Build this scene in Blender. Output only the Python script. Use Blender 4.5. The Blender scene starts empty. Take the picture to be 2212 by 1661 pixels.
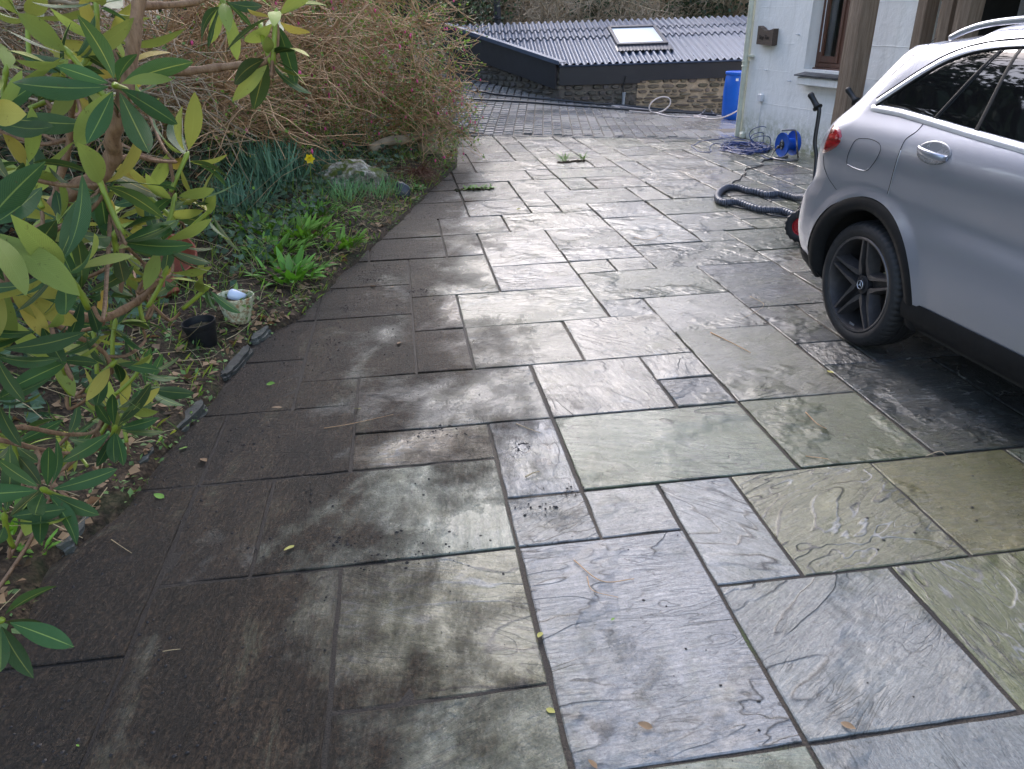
import bpy, math, random
import numpy as np
from mathutils import Vector, Matrix, noise
random.seed(7); rng = np.random.default_rng(7)
R = math.radians
scene = bpy.context.scene
COL = scene.collection

# ------------------------------------------------------------------ camera
CAM_H = 1.666; F_PX = 1600.0; IW, IH = 2212.0, 1661.0
PITCH = 0.45433; ROLL = -0.02056
_fw = np.array([0, math.cos(PITCH), -math.sin(PITCH)]); _up = np.array([0, math.sin(PITCH), math.cos(PITCH)]); _rt = np.array([1.0, 0, 0])
FW = _fw; RT = _rt*math.cos(ROLL)+_up*math.sin(ROLL); UP = _up*math.cos(ROLL)-_rt*math.sin(ROLL)
cd = bpy.data.cameras.new('camera'); cam = bpy.data.objects.new('camera', cd); COL.objects.link(cam)
cd.sensor_width = 36.0; cd.lens = 36.0*F_PX/IW; cd.clip_start = 0.05; cd.clip_end = 600
m = Matrix(((RT[0], UP[0], -FW[0], 0), (RT[1], UP[1], -FW[1], 0), (RT[2], UP[2], -FW[2], CAM_H), (0, 0, 0, 1)))
cam.matrix_world = m
scene.camera = cam

# ------------------------------------------------------------------ world, sun, exposure
SUN_EL, SUN_AZ = 38.0, -12.0      # azimuth clockwise from +Y
w = bpy.data.worlds.new('World'); scene.world = w; w.use_nodes = True
nt = w.node_tree; bg = nt.nodes['Background']
sky = nt.nodes.new('ShaderNodeTexSky'); sky.sky_type = 'NISHITA'; sky.sun_disc = False
sky.sun_elevation = R(SUN_EL); sky.sun_rotation = R(SUN_AZ); sky.air_density = 1.4; sky.dust_density = 2.0; sky.ozone_density = 1.0
hs = nt.nodes.new('ShaderNodeHueSaturation'); hs.inputs['Saturation'].default_value = 0.95
wbm = nt.nodes.new('ShaderNodeMix'); wbm.data_type = 'RGBA'; wbm.blend_type = 'MULTIPLY'; wbm.inputs[0].default_value = 1.0; wbm.inputs[7].default_value = (.995, .97, 1.025, 1)
nt.links.new(sky.outputs[0], hs.inputs['Color']); nt.links.new(hs.outputs[0], wbm.inputs[6]); nt.links.new(wbm.outputs[2], bg.inputs[0])
bg.inputs[1].default_value = 0.15
sd = bpy.data.lights.new('sun', 'SUN'); sd.energy = 0.55; sd.angle = R(24); sd.color = (0.96, 0.97, 1.0)
so = bpy.data.objects.new('sun', sd); COL.objects.link(so)
sv = Vector((math.sin(R(SUN_AZ))*math.cos(R(SUN_EL)), math.cos(R(SUN_AZ))*math.cos(R(SUN_EL)), math.sin(R(SUN_EL))))
so.rotation_euler = sv.to_track_quat('Z', 'Y').to_euler()
scene.view_settings.view_transform = 'Standard'; scene.view_settings.look = 'None'
scene.view_settings.gamma = 1.0; scene.view_settings.use_curve_mapping = False
scene.view_settings.exposure = 1.6
scene.cycles.max_bounces = 6; scene.cycles.diffuse_bounces = 2; scene.cycles.glossy_bounces = 3
scene.cycles.transmission_bounces = 4; scene.cycles.caustics_reflective = False; scene.cycles.caustics_refractive = False
scene.cycles.sample_clamp_indirect = 4

# ------------------------------------------------------------------ geometry of the place
def ray(x, y):
    return FW+RT*((x-IW/2)/F_PX)-UP*((y-IH/2)/F_PX)
def gz(x, y, z=0.0):
    d = ray(x, y); t = (z-CAM_H)/d[2]; return np.array([d[0]*t, d[1]*t, z])
def at(x, y, dist):               # point on the sight line of a pixel at a horizontal distance
    d = ray(x, y); t = dist/math.hypot(d[0], d[1]); return np.array([0, 0, CAM_H])+d*t
def hit(x, y, P0, n):             # sight line of a pixel with a plane
    d = ray(x, y); o = np.array([0, 0, CAM_H]); t = ((np.array(P0)-o)@np.array(n))/(d@np.array(n)); return o+d*t
EDGE = [(-1.5, -3), (-1.52, 1.0), (-1.56, 1.64), (-1.62, 2.01), (-1.53, 2.35), (-1.53, 2.68), (-1.51, 3.28), (-1.54, 4.05), (-1.36, 4.42), (-1.23, 5.61),
        (-1.04, 6.94), (-.84, 8.68), (-.67, 9.89), (-.85, 13.0), (-1.6, 17.0), (-2.1, 21.0), (-2.3, 30)]
EY = np.array([e[1] for e in EDGE]); EX = np.array([e[0] for e in EDGE])
def edge_x(y): return np.interp(y, EY, EX)
def patio_end(x): return 13.05-(x+1.05)*0.2635
def yard_z(x, y):                 # setts beyond the slabs: rise to the left, fall to the right
    e = patio_end(x); t = (y-e)/(17.5-e)
    t = np.clip(t, 0, 1.3); zf = 0.115-0.1*(x-1.15)
    zf = np.clip(zf, -0.45, 0.36)
    return zf*t
def gp(px, py):                   # sight line with the ground surface, patio or yard
    p = gz(px, py, 0)
    for _ in range(30):
        p = gz(px, py, float(yard_z(p[0], p[1])) if p[1] > patio_end(p[0]) else 0.0)
    return p

# ------------------------------------------------------------------ object helpers
def mesh_obj(name, V, F, mat=None, parent=None, smooth=False, loc=None, uv=None, attrs=None, mats=None, midx=None, sharp=None):
    me = bpy.data.meshes.new(name)
    V = np.asarray(V, dtype=float).reshape(-1, 3)
    if isinstance(F, np.ndarray) and F.ndim == 2:
        n, k = F.shape
        me.vertices.add(len(V)); me.vertices.foreach_set('co', V.ravel())
        me.loops.add(n*k); me.loops.foreach_set('vertex_index', F.ravel().astype(np.int32))
        me.polygons.add(n); me.polygons.foreach_set('loop_start', np.arange(0, n*k, k, dtype=np.int32))
        me.polygons.foreach_set('loop_total', np.full(n, k, dtype=np.int32))
        me.update(calc_edges=True)
    else:
        me.from_pydata([tuple(v) for v in V], [], [tuple(f) for f in F])
    me.validate(verbose=False) if False else None
    if mats:
        for q in mats: me.materials.append(q)
        if midx is not None: me.polygons.foreach_set('material_index', np.asarray(midx, dtype=np.int32))
    elif mat: me.materials.append(mat)
    if smooth:
        me.polygons.foreach_set('use_smooth', np.ones(len(me.polygons), dtype=bool))
        if sharp is not None: me.set_sharp_from_angle(angle=R(sharp))
    if uv is not None:            # per-vertex uv
        l = me.uv_layers.new(name='UVMap'); idx = np.zeros(len(me.loops), dtype=np.int32); me.loops.foreach_get('vertex_index', idx)
        l.data.foreach_set('uv', np.asarray(uv, dtype=float)[idx].ravel())
    for k, (typ, arr) in (attrs or {}).items():
        a = me.attributes.new(k, typ, 'POINT')
        a.data.foreach_set('color' if typ == 'FLOAT_COLOR' else 'value', np.asarray(arr, dtype=float).ravel())
    o = bpy.data.objects.new(name, me); COL.objects.link(o)
    if parent: o.parent = parent
    if loc is not None: o.location = loc
    return o
def tag(o, label=None, cat=None, group=None, kind=None):
    if label: o['label'] = label
    if cat: o['category'] = cat
    if group: o['group'] = group
    if kind: o['kind'] = kind
    return o
def empty(name, loc=(0, 0, 0), rz=0.0, label=None, cat=None, group=None, kind=None):
    o = bpy.data.objects.new(name, None); COL.objects.link(o); o.location = loc; o.rotation_euler = (0, 0, rz); o.empty_display_size = 0.1
    return tag(o, label, cat, group, kind)

class MB:
    """collects shapes into one mesh"""
    def __init__(s): s.V = []; s.F = []; s.n = 0; s.U = []; s.C = []
    def add(s, V, F, uv=None, c=None):
        V = np.asarray(V, dtype=float).reshape(-1, 3); s.V.append(V)
        s.F += [tuple(i+s.n for i in f) for f in F]; s.n += len(V)
        s.U.append(np.zeros((len(V), 2)) if uv is None else np.asarray(uv, dtype=float))
        s.C.append(np.tile(np.array([1, 1, 1, 1.0] if c is None else list(c)+[1.0]), (len(V), 1)))
    def box(s, c, d, rz=0.0, M=None, bev=0.0, col=None):
        x, y, z = np.array(d, dtype=float)/2
        if bev > 0:
            b = min(bev, x*.9, y*.9, z*.9); P = []
            for sz in (-1, 1):
                for (ax, ay, az) in ((x-b, y-b, z), (x, y-b, z-b), (x-b, y, z-b)):
                    for sx, sy in ((-1, -1), (1, -1), (1, 1), (-1, 1)): P.append((sx*ax, sy*ay, sz*az))
            V = np.array(P)
            def idx(k, sz): return (0 if sz < 0 else 12)+k*4
            F = []
            b0, b1, b2 = idx(0, -1), idx(1, -1), idx(2, -1); t0, t1, t2 = idx(0, 1), idx(1, 1), idx(2, 1)
            F.append((b0+3, b0+2, b0+1, b0)); F.append((t0, t0+1, t0+2, t0+3))
            # side faces: x sides use set1, y sides set2
            F.append((b1+1, b1+2, t1+2, t1+1)); F.append((b1+3, b1, t1, t1+3))
            F.append((b2, b2+1, t2+1, t2)); F.append((b2+2, b2+3, t2+3, t2+2))
            for (i, j) in ((0, 0), (1, 1), (2, 2), (3, 3)):
                pass
            # vertical bevels
            F.append((b2+1, b1+1, t1+1, t2+1)); F.append((b1+2, b2+2, t2+2, t1+2)); F.append((b2+3, b1+3, t1+3, t2+3)); F.append((b1, b2, t2, t1))
            # top / bottom bevels
            F.append((t2, t2+1, t0+1, t0)); F.append((t1+1, t1+2, t0+2, t0+1)); F.append((t2+2, t2+3, t0+3, t0+2)); F.append((t1+3, t1, t0, t0+3))
            F.append((b0, b0+1, b2+1, b2)); F.append((b0+1, b0+2, b1+2, b1+1)); F.append((b0+2, b0+3, b2+3, b2+2)); F.append((b0+3, b0, b1, b1+3))
            # corners
            for q, (u, v) in enumerate(((0, 0), (1, 1), (2, 2), (3, 3))):
                if q in (0, 2): F.append((t2+q, t0+q, t1+q)); F.append((b2+q, b1+q, b0+q))
                else: F.append((t1+q, t0+q, t2+q)); F.append((b1+q, b2+q, b0+q))
        else:
            V = np.array([(sx*x, sy*y, sz*z) for sz in (-1, 1) for sx, sy in ((-1, -1), (1, -1), (1, 1), (-1, 1))])
            F = [(3, 2, 1, 0), (4, 5, 6, 7), (0, 1, 5, 4), (1, 2, 6, 5), (2, 3, 7, 6), (3, 0, 4, 7)]
        if M is not None: V = V@np.array(M).T
        elif rz: 
            cz, sz_ = math.cos(rz), math.sin(rz); V = V@np.array([[cz, sz_, 0], [-sz_, cz, 0], [0, 0, 1]])
        s.add(V+np.array(c), F, c=col)
    def tube(s, P, r, n=6, cap=True, c=None, flat=1.0):
        P = np.asarray(P, dtype=float); m_ = len(P); r = np.full(m_, r, dtype=float) if np.isscalar(r) else np.asarray(r, dtype=float)
        T = np.gradient(P, axis=0); T /= np.linalg.norm(T, axis=1)[:, None]+1e-12
        ref = np.array([0, 0, 1.0]) if abs(T[0][2]) < .9 else np.array([1.0, 0, 0])
        N = np.cross(ref, T[0]); N /= np.linalg.norm(N); V = []; L = 0; uv = []
        a = np.linspace(0, 2*math.pi, n, endpoint=False)
        for i in range(m_):
            N = N-T[i]*(N@T[i]); N /= np.linalg.norm(N)+1e-12; B = np.cross(T[i], N)
            if i: L += np.linalg.norm(P[i]-P[i-1])
            V.append(P[i]+r[i]*(np.cos(a)[:, None]*N+np.sin(a)[:, None]*B*flat)); uv += [(k/n, L) for k in range(n)]
        V = np.concatenate(V); F = []
        for i in range(m_-1):
            for k in range(n): k2 = (k+1) % n; F.append((i*n+k, i*n+k2, (i+1)*n+k2, (i+1)*n+k))
        if cap: F.append(tuple(range(n-1, -1, -1))); F.append(tuple((m_-1)*n+k for k in range(n)))
        s.add(V, F, uv, c)
    def lathe(s, prof, n=24, M=None, c=None, cap=False):
        a = np.linspace(0, 2*math.pi, n, endpoint=False); V = []
        for (r_, z_) in prof: V += [(r_*math.cos(t), r_*math.sin(t), z_) for t in a]
        V = np.array(V); F = []
        for i in range(len(prof)-1):
            for k in range(n): k2 = (k+1) % n; F.append((i*n+k, i*n+k2, (i+1)*n+k2, (i+1)*n+k))
        if cap: F.append(tuple(range(n-1, -1, -1))); F.append(tuple((len(prof)-1)*n+k for k in range(n)))
        if M is not None:
            M = np.array(M); V = V@M[:3, :3].T+(M[:3, 3] if M.shape[0] == 4 else 0)
        s.add(V, F, c=c)
    def prism(s, poly, z0, z1, M=None, c=None):   # polygon in xy extruded in z
        n = len(poly); V = np.array([(x, y, z0) for x, y in poly]+[(x, y, z1) for x, y in poly])
        F = [tuple(range(n-1, -1, -1)), tuple(range(n, 2*n))]+[(i, (i+1) % n, n+(i+1) % n, n+i) for i in range(n)]
        if M is not None:
            M = np.array(M); V = V@M[:3, :3].T+(M[:3, 3] if M.shape[0] == 4 else 0)
        s.add(V, F, c=c)
    def build(s, name, mat, parent=None, smooth=False, loc=None, col=False, sharp=None):
        V = np.concatenate(s.V) if s.V else np.zeros((0, 3))
        if loc is not None: V = V-np.array(loc)
        elif parent is not None: V = V-np.array(wloc(parent))
        o = mesh_obj(name, V, s.F, mat, parent, smooth, loc, uv=np.concatenate(s.U) if s.U else None,
                     attrs={'tint': ('FLOAT_COLOR', np.concatenate(s.C))} if col else None, sharp=sharp)
        return o
def wloc(o):
    p = np.array(o.location)
    while o.parent: o = o.parent; p = p+np.array(o.location)
    return p
def spline(P, n=8):              # Catmull-Rom through points
    P = [np.array(p, dtype=float) for p in P]; P = [2*P[0]-P[1]]+P+[2*P[-1]-P[-2]]; out = []
    for i in range(1, len(P)-2):
        for t in np.linspace(0, 1, n, endpoint=False):
            a, b, c, d = P[i-1:i+3]
            out.append(.5*((2*b)+(c-a)*t+(2*a-5*b+4*c-d)*t*t+(3*b-a-3*c+d)*t**3))
    out.append(P[-2]); return np.array(out)
def frame(origin, zaxis, xhint=(1, 0, 0)):
    z = np.array(zaxis, dtype=float); z /= np.linalg.norm(z); x = np.array(xhint, dtype=float); x = x-z*(x@z); x /= np.linalg.norm(x); y = np.cross(z, x)
    M = np.eye(4); M[:3, 0] = x; M[:3, 1] = y; M[:3, 2] = z; M[:3, 3] = origin; return M

# ------------------------------------------------------------------ materials
class NT:
    def __init__(s, name):
        s.m = bpy.data.materials.new(name); s.m.use_nodes = True; s.t = s.m.node_tree; s.b = s.t.nodes['Principled BSDF']; s.L = s.t.links
    def n(s, typ, **kw):
        q = s.t.nodes.new('ShaderNode'+typ)
        for k, v in kw.items():
            if k in q.inputs: s.set(q.inputs[k], v)
            else: setattr(q, k, v)
        return q
    def set(s, inp, v):
        if hasattr(v, 'is_output') or isinstance(v, bpy.types.NodeSocket): s.L.new(v, inp)
        elif isinstance(v, tuple) and inp.type == 'RGBA' and len(v) == 3: inp.default_value = (*v, 1)
        else: inp.default_value = v
    def bs(s, **kw):
        for k, v in kw.items(): s.set(s.b.inputs[k.replace('_', ' ')], v)
    def noise(s, vec, scale=5, detail=4, rough=.55, dist=0.0, dim='3D'):
        q = s.n('TexNoise'); q.noise_dimensions = dim; s.L.new(vec, q.inputs['Vector'])
        q.inputs['Scale'].default_value = scale; q.inputs['Detail'].default_value = detail; q.inputs['Roughness'].default_value = rough; q.inputs['Distortion'].default_value = dist
        return q.outputs['Fac']
    def ramp(s, fac, *stops):
        q = s.n('ValToRGB'); s.L.new(fac, q.inputs[0]); el = q.color_ramp.elements
        while len(el) > 1: el.remove(el[-1])
        for i, (p, c) in enumerate(stops):
            e = el[0] if i == 0 else el.new(p)
            e.position = p; e.color = (*c, 1) if isinstance(c, tuple) else (c, c, c, 1)
        return q.outputs[0]
    def mix(s, f, a, b, mode='MIX'):
        q = s.n('Mix'); q.data_type = 'RGBA'; q.blend_type = mode
        for i, v in ((0, f), (6, a), (7, b)): s.set(q.inputs[i], v)
        return q.outputs[2]
    def math(s, op, a, b=0.0, c=0.0, clamp=False):
        q = s.n('Math'); q.operation = op; q.use_clamp = clamp
        s.set(q.inputs[0], a); s.set(q.inputs[1], b)
        if op in ('MULTIPLY_ADD', 'SMOOTH_MIN'): s.set(q.inputs[2], c)
        return q.outputs[0]
    def mapping(s, vec, scale=(1, 1, 1), rot=(0, 0, 0), loc=(0, 0, 0)):
        q = s.n('Mapping'); s.L.new(vec, q.inputs[0]); q.inputs['Scale'].default_value = scale; q.inputs['Rotation'].default_value = rot; q.inputs['Location'].default_value = loc
        return q.outputs[0]
    def coord(s, which='Object'): return s.n('TexCoord').outputs[which]
    def pos(s): return s.n('NewGeometry').outputs['Position']
    def attr(s, name, out='Color'):
        q = s.n('Attribute'); q.attribute_name = name; return q.outputs[out]
    def bump(s, h, strength=.5, dist=.01, normal=None):
        q = s.n('Bump'); s.L.new(h, q.inputs['Height']); q.inputs['Strength'].default_value = strength; q.inputs['Distance'].default_value = dist
        if normal is not None: s.L.new(normal, q.inputs['Normal'])
        return q.outputs[0]

def simple(name, col, rough=.5, metal=0.0, var=.15, scale=8, bump=.0, coat=0.0, bscale=60, bdist=.003, spec=None, tinted=False):
    k = NT(name); p = k.pos(); n = k.noise(p, scale, 5)
    a = tuple(c*(1-var) for c in col); b = tuple(min(1, c*(1+var)) for c in col)
    c = k.ramp(n, (.3, a), (.7, b))
    if tinted: c = k.mix(1.0, c, k.attr('tint'), 'MULTIPLY')
    k.bs(Base_Color=c, Roughness=k.math('MULTIPLY_ADD', k.noise(p, scale*2.3, 3), .25, rough-.12, clamp=True), Metallic=metal)
    if bump: k.bs(Normal=k.bump(k.noise(p, bscale, 4), bump, bdist))
    if coat: k.bs(Coat_Weight=coat, Coat_Roughness=.05)
    if spec is not None: k.b.inputs['Specular IOR Level'].default_value = spec
    return k.m
# ------------------------------------------------------------------ ground materials
def slab_material():
    k = NT('riven_sandstone'); uv = k.coord('UV'); P = k.pos(); tint = k.attr('tint'); mud = k.attr('mud', 'Fac'); seed = k.attr('seed', 'Fac')
    comb = k.n('CombineXYZ'); sx = k.n('SeparateXYZ'); k.L.new(uv, sx.inputs[0]); k.L.new(sx.outputs[0], comb.inputs[0]); k.L.new(sx.outputs[1], comb.inputs[1]); k.L.new(seed, comb.inputs[2])
    U = comb.outputs[0]
    # riven terraces: warped bands whose rims read as thin contour ledges
    w0 = k.math('ADD', k.noise(k.mapping(U, (1.0, 2.6, 1)), 1.7, 3, .5, .5), k.math('MULTIPLY', k.noise(U, 17, 4, .6), .035))
    t = k.math('MULTIPLY', w0, 11.0); fr = k.math('FRACT', t); fl = k.math('FLOOR', t)
    lip = k.ramp(fr, (0.0, .9), (.07, 0.0), (.88, 0.0), (.96, 1.0))
    ws = k.n('TexWhiteNoise'); ws.noise_dimensions = '1D'; k.L.new(seed, ws.inputs['W']); so_ = k.math('MULTIPLY', k.math('SUBTRACT', ws.outputs[0], .5), .22)
    sel = k.ramp(k.math('ADD', k.noise(U, 1.5, 4, .6), so_), (.45, 0.0), (.55, 1.0))
    lipm = k.math('MULTIPLY', lip, sel)
    w1 = k.math('ADD', k.noise(k.mapping(U, (1.2, 5.0, 1)), 2.6, 2, .5, .7), k.math('MULTIPLY', k.noise(U, 22, 4, .6), .03)); fr1 = k.math('FRACT', k.math('MULTIPLY', w1, 9.0)); lip1 = k.math('MULTIPLY', k.ramp(fr1, (0.0, .7), (.10, 0.0), (.86, 0.0), (.96, .9)), k.ramp(k.math('ADD', k.noise(U, 2.7, 4, .6), so_), (.50, 0.0), (.60, 1.0)))
    step = k.math('ADD', k.math('MULTIPLY', fl, .55), k.ramp(fr, (.84, 0.0), (1.0, .55)))
    wn = k.n('TexWhiteNoise'); wn.noise_dimensions = '2D'; cb2 = k.n('CombineXYZ'); k.L.new(fl, cb2.inputs[0]); k.L.new(seed, cb2.inputs[1]); k.L.new(cb2.outputs[0], wn.inputs['Vector'])
    streak = k.noise(k.mapping(U, (4, 26, 1)), 2.2, 7, .74, 1.2)
    rip = k.noise(k.mapping(U, (3, 9, 1)), 3.0, 6, .62, .8)
    fine = k.noise(P, 90, 5, .78); grit = k.noise(P, 700, 2, .6)
    h = k.math('ADD', k.math('MULTIPLY', step, k.math('MULTIPLY', sel, .50)), k.math('ADD', k.math('MULTIPLY', streak, .34), k.math('ADD', k.math('MULTIPLY', rip, .40), k.math('MULTIPLY', fine, .20))))
    h = k.math('ADD', h, k.math('MULTIPLY', lip1, -.11))
    # colour: tint, slow drifts, rusty and algae patches
    blot = k.noise(U, 3.5, 6, .66, .8)
    base = k.mix(k.ramp(blot, (.34, 0.0), (.64, 1.0)), k.mix(1.0, tint, (.80, .81, .82), 'MULTIPLY'), k.mix(1.0, tint, (1.18, 1.17, 1.14), 'MULTIPLY'))
    base = k.mix(k.math('MULTIPLY', sel, 1.0), base, k.mix(1.0, base, k.ramp(wn.outputs[0], (0.0, .90), (1.0, 1.13)), 'MULTIPLY'))
    base = k.mix(k.ramp(streak, (.50, .0), (.66, .38)), base, (.20, .20, .195))
    base = k.mix(k.ramp(streak, (.32, .38), (.42, .0)), base, (.055, .055, .055))
    base = k.mix(k.ramp(rip, (.30, .4), (.42, .0)), base, (.05, .052, .05))
    alg = k.math('MULTIPLY', k.ramp(k.noise(P, 1.1, 6, .70, .4), (.46, 0.0), (.60, 1.0)), k.ramp(k.noise(U, 12, 6, .75), (.38, .15), (.60, 1.0)))
    base = k.mix(k.math('MULTIPLY', alg, .70), base, (.080, .086, .036))
    lt = k.ramp(k.noise(U, 3.1, 2), (.52, 0.0), (.60, 1.0))
    base = k.mix(k.math('MULTIPLY', lipm, .85), base, k.mix(lt, (.030, .028, .025), (.27, .265, .25)))
    base = k.mix(k.math('MULTIPLY', lip1, .70), base, k.mix(lt, (.038, .036, .033), (.19, .19, .18)))
    dirt = k.ramp(k.noise(P, 30, 6, .8), (.57, 0.0), (.64, 1.0))
    base = k.mix(k.math('MULTIPLY', dirt, .62), base, (.032, .027, .022))
    # silt washed off the bed
    band = k.noise(k.mapping(P, (22, 6, 1), (0, 0, R(-32))), 3.4, 7, .76, 1.1); mg = k.noise(P, 75, 5, .78)
    mm = k.math('MULTIPLY_ADD', k.math('SUBTRACT', k.noise(P, 2.6, 8, .74), .5), 1.5, k.math('MULTIPLY_ADD', k.math('SUBTRACT', k.noise(k.mapping(P, (1.5, .8, 1), (0, 0, R(-35))), 1.1, 4, .6, .8), .5), 1.6, mud))
    mm = k.ramp(mm, (.26, 0.0), (.74, 1.0))
    pt = k.noise(k.mapping(P, (1.6, .8, 1), (0, 0, R(-32))), 2.2, 6, .68, .9)
    mudc = k.mix(k.ramp(mg, (.42, 0.0), (.56, .8)), (.011, .0075, .005), k.mix(k.ramp(band, (.42, 0.0), (.58, 1.0)), (.020, .0135, .009), (.075, .054, .035)))
    mudc = k.mix(1.0, mudc, k.mix(1.0, k.ramp(pt, (.32, .6), (.50, 1.1), (.66, 2.0)), (1.02, .82, .64), 'MULTIPLY'), 'MULTIPLY')
    mudc = k.mix(k.math('MULTIPLY', k.ramp(pt, (.56, 0.0), (.64, 1.0)), k.ramp(streak, (.42, 0.0), (.58, .7))), mudc, (.10, .092, .055))
    col = k.mix(k.math('MULTIPLY', mm, .95), base, mudc)
    wet = k.noise(P, 3.2, 5, .6); r0 = k.ramp(wet, (.32, .15), (.62, .30))
    rough = k.mix(mm, r0, k.ramp(mg, (.3, .26), (.6, .60)))
    hm = k.math('ADD', k.math('MULTIPLY', h, k.math('MULTIPLY_ADD', mm, -.35, 1.0)), k.math('MULTIPLY', mm, k.math('ADD', k.math('MULTIPLY', mg, .7), k.math('MULTIPLY', band, 1.7))))
    gr1 = k.noise(k.mapping(U, (9, 60, 1)), 2.4, 6, .78, .8); gr2 = k.noise(P, 60, 6, .84)
    tex = k.math('MULTIPLY', k.ramp(gr1, (.34, .78), (.66, 1.22)), k.ramp(gr2, (.38, .76), (.62, 1.26)))
    col = k.mix(1.0, col, tex, 'MULTIPLY')
    nrm = k.bump(hm, 1.0, .012); k.bs(Base_Color=col, Roughness=rough, Normal=nrm)
    k.b.inputs['IOR'].default_value = 1.55
    k.set(k.b.inputs['Specular IOR Level'], k.mix(mm, (.5, .5, .5), (.36, .36, .36)))
    film = k.bump(k.math('ADD', k.math('MULTIPLY', hm, .8), k.math('MULTIPLY', grit, .12)), .6, .009)
    k.bs(Coat_Weight=k.mix(mm, k.ramp(wet, (.35, .70), (.65, .25)), (.06, .06, .06)), Coat_Roughness=.10, Coat_Normal=film); k.b.inputs['Coat IOR'].default_value = 1.33
    return k.m
def mortar_material():
    k = NT('dark_mortar'); P = k.pos(); n = k.noise(P, 160, 4, .7)
    c = k.mix(k.ramp(k.noise(P, .7, 3), (.42, 0.0), (.58, 1.0)), k.ramp(n, (.35, (.012, .011, .011)), (.7, (.050, .042, .036))), k.ramp(n, (.35, (.03, .024, .018)), (.7, (.11, .085, .062))))
    c = k.mix(k.math('MULTIPLY', k.ramp(k.noise(P, 1.9, 4), (.60, 0.0), (.68, 1.0)), k.ramp(n, (.4, 0.0), (.6, 1.0))), c, (.05, .09, .02))
    c = k.mix(k.ramp(k.attr('mud', 'Fac'), (.3, 0.0), (.7, 1.0)), c, k.ramp(n, (.35, (.006, .005, .004)), (.7, (.035, .027, .02)))); k.bs(Base_Color=c, Roughness=.6, Normal=k.bump(n, .8, .006)); k.b.inputs['Specular IOR Level'].default_value = .3; return k.m
def soil_material():
    k = NT('damp_soil'); P = k.pos(); n = k.noise(P, 34, 6, .72); v = k.n('TexVoronoi'); k.L.new(P, v.inputs[0]); v.inputs['Scale'].default_value = 42
    c = k.ramp(n, (.32, (.010, .007, .005)), (.52, (.06, .040, .024)), (.72, (.16, .11, .065)))
    c = k.mix(k.math('MULTIPLY', k.ramp(k.noise(P, 6, 4), (.5, 0.0), (.62, .7)), .6), c, (.03, .045, .012))
    k.bs(Base_Color=c, Roughness=.8, Normal=k.bump(k.math('ADD', n, k.math('MULTIPLY', v.outputs[0], .7)), .9, .02)); k.b.inputs['Specular IOR Level'].default_value = .2; return k.m
M_SLAB = slab_material(); M_MORTAR = mortar_material(); M_SOIL = soil_material()

# ------------------------------------------------------------------ patio slabs (0.305 m modules, turned with the drive)
AZ = -0.13737; U0 = .305; OS, OT = .295, 2.078
TI = [-9, -8, -7, -6, -5, -4, -3, -2, -1, 0, 1, 2, 3, 4, 5, 6, 7, 8, 9, 10, 11, 12, 13, 14, 15, 16, 17, 18, 19, 20, 21, 22, 23, 24, 25, 26, 27, 28, 29, 30, 40]
TV = [-8.6, -7.6, -6.6, -5.7, -4.8, -3.9, -2.95, -2, -1, 0, 1, 2, 3, 4, 5, 6, 7, 8, 9.05, 10, 11, 12.1, 13.1, 14.25, 15.3, 16.4, 17.4, 18.65, 19.7, 20.6, 21.9, 22.7, 24, 25, 26.4, 27.5, 28.9, 30, 31.2, 32.4, 44]
def st_world(s, t):
    S = OS+np.asarray(s)*U0; T = OT+np.interp(t, TI, TV)*U0
    return S*math.cos(AZ)+T*math.sin(AZ), -S*math.sin(AZ)+T*math.cos(AZ)
KNOWN = [(-2,-4,0,-2),(-4,-3,-2,0),(-6,-4,-4,-1),(-4,-6,-2,-3),(-2,-2,0,0),(0,-3,2,0),(0,-5,2,-3),(2,-3,4,-1),(2,-5,5,-3),(4,-3,7,-1),(5,-1,7,1),(7,-1,9,1),(3,-1,5,1),(2,-1,3,1),
 (1,0,2,1),(0,0,1,1),(-3,0,0,2),(-4,0,-3,2),(-6,-1,-4,2),(-2,2,0,3),(0,1,1,3),(1,1,4,3),(4,1,6,3),(6,1,8,4),(8,1,10,4),(-4,2,-2,4),(-2,3,1,5),(1,3,3,5),(3,3,4,4),(3,4,4,5),
 (4,3,6,6),(6,4,7,5),(7,4,9,7),(6,5,7,7),(-3,4,-2,5),(-3,5,-1,8),(-2,4,-2,5),(-6,2,-4,4),(-5,4,-3,6),(-5,6,-3,8),(-1,5,0,7),(0,5,2,7),(2,5,4,7),(4,6,6,8),(3,7,4,8),(0,7,3,9),(-1,7,0,9),
 (-3,8,-1,10),(-3,10,-1,12),(-1,9,1,12),(1,9,3,11),(1,11,3,14),(0,12,1,14),(-2,12,0,14),(3,8,6,10),(3,10,4,11),(4,10,5,11),(3,11,5,12),(3,12,5,14),(5,10,8,12),(6,7,8,10),(8,7,10,9),(8,9,10,11),
 (8,11,10,13),(5,12,7,15),(7,12,8,13),(7,13,9,15),(9,13,11,14),(9,14,11,15),(5,15,7,17),(7,15,10,17),(2,14,5,16),(0,14,2,16),(-2,14,0,16),(1,16,3,18),(1,18,3,21),(3,16,4,17),(3,17,4,19),(4,16,5,17),
 (4,17,7,19),(7,17,8,19),(8,17,10,20),(3,19,5,21),(5,19,6,21),(6,19,8,21),(1,21,4,23),(4,21,5,22),(5,21,8,23),(8,20,10,22),(10,19,12,22),(10,17,12,19),(4,22,5,23),(8,22,9,24),(9,22,12,24),(1,23,2,25),(2,23,5,25),(5,23,7,24),(-2,4,-1,5)]
S0, S1, T0, T1 = -9, 22, -9, 32
occ = set(); slabs = []
for r in KNOWN:
    cells = [(s, t) for s in range(r[0], r[2]) for t in range(r[1], r[3])]
    if not cells or any(c in occ for c in cells): continue
    occ.update(cells); slabs.append(r)
rr = random.Random(11)
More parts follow.
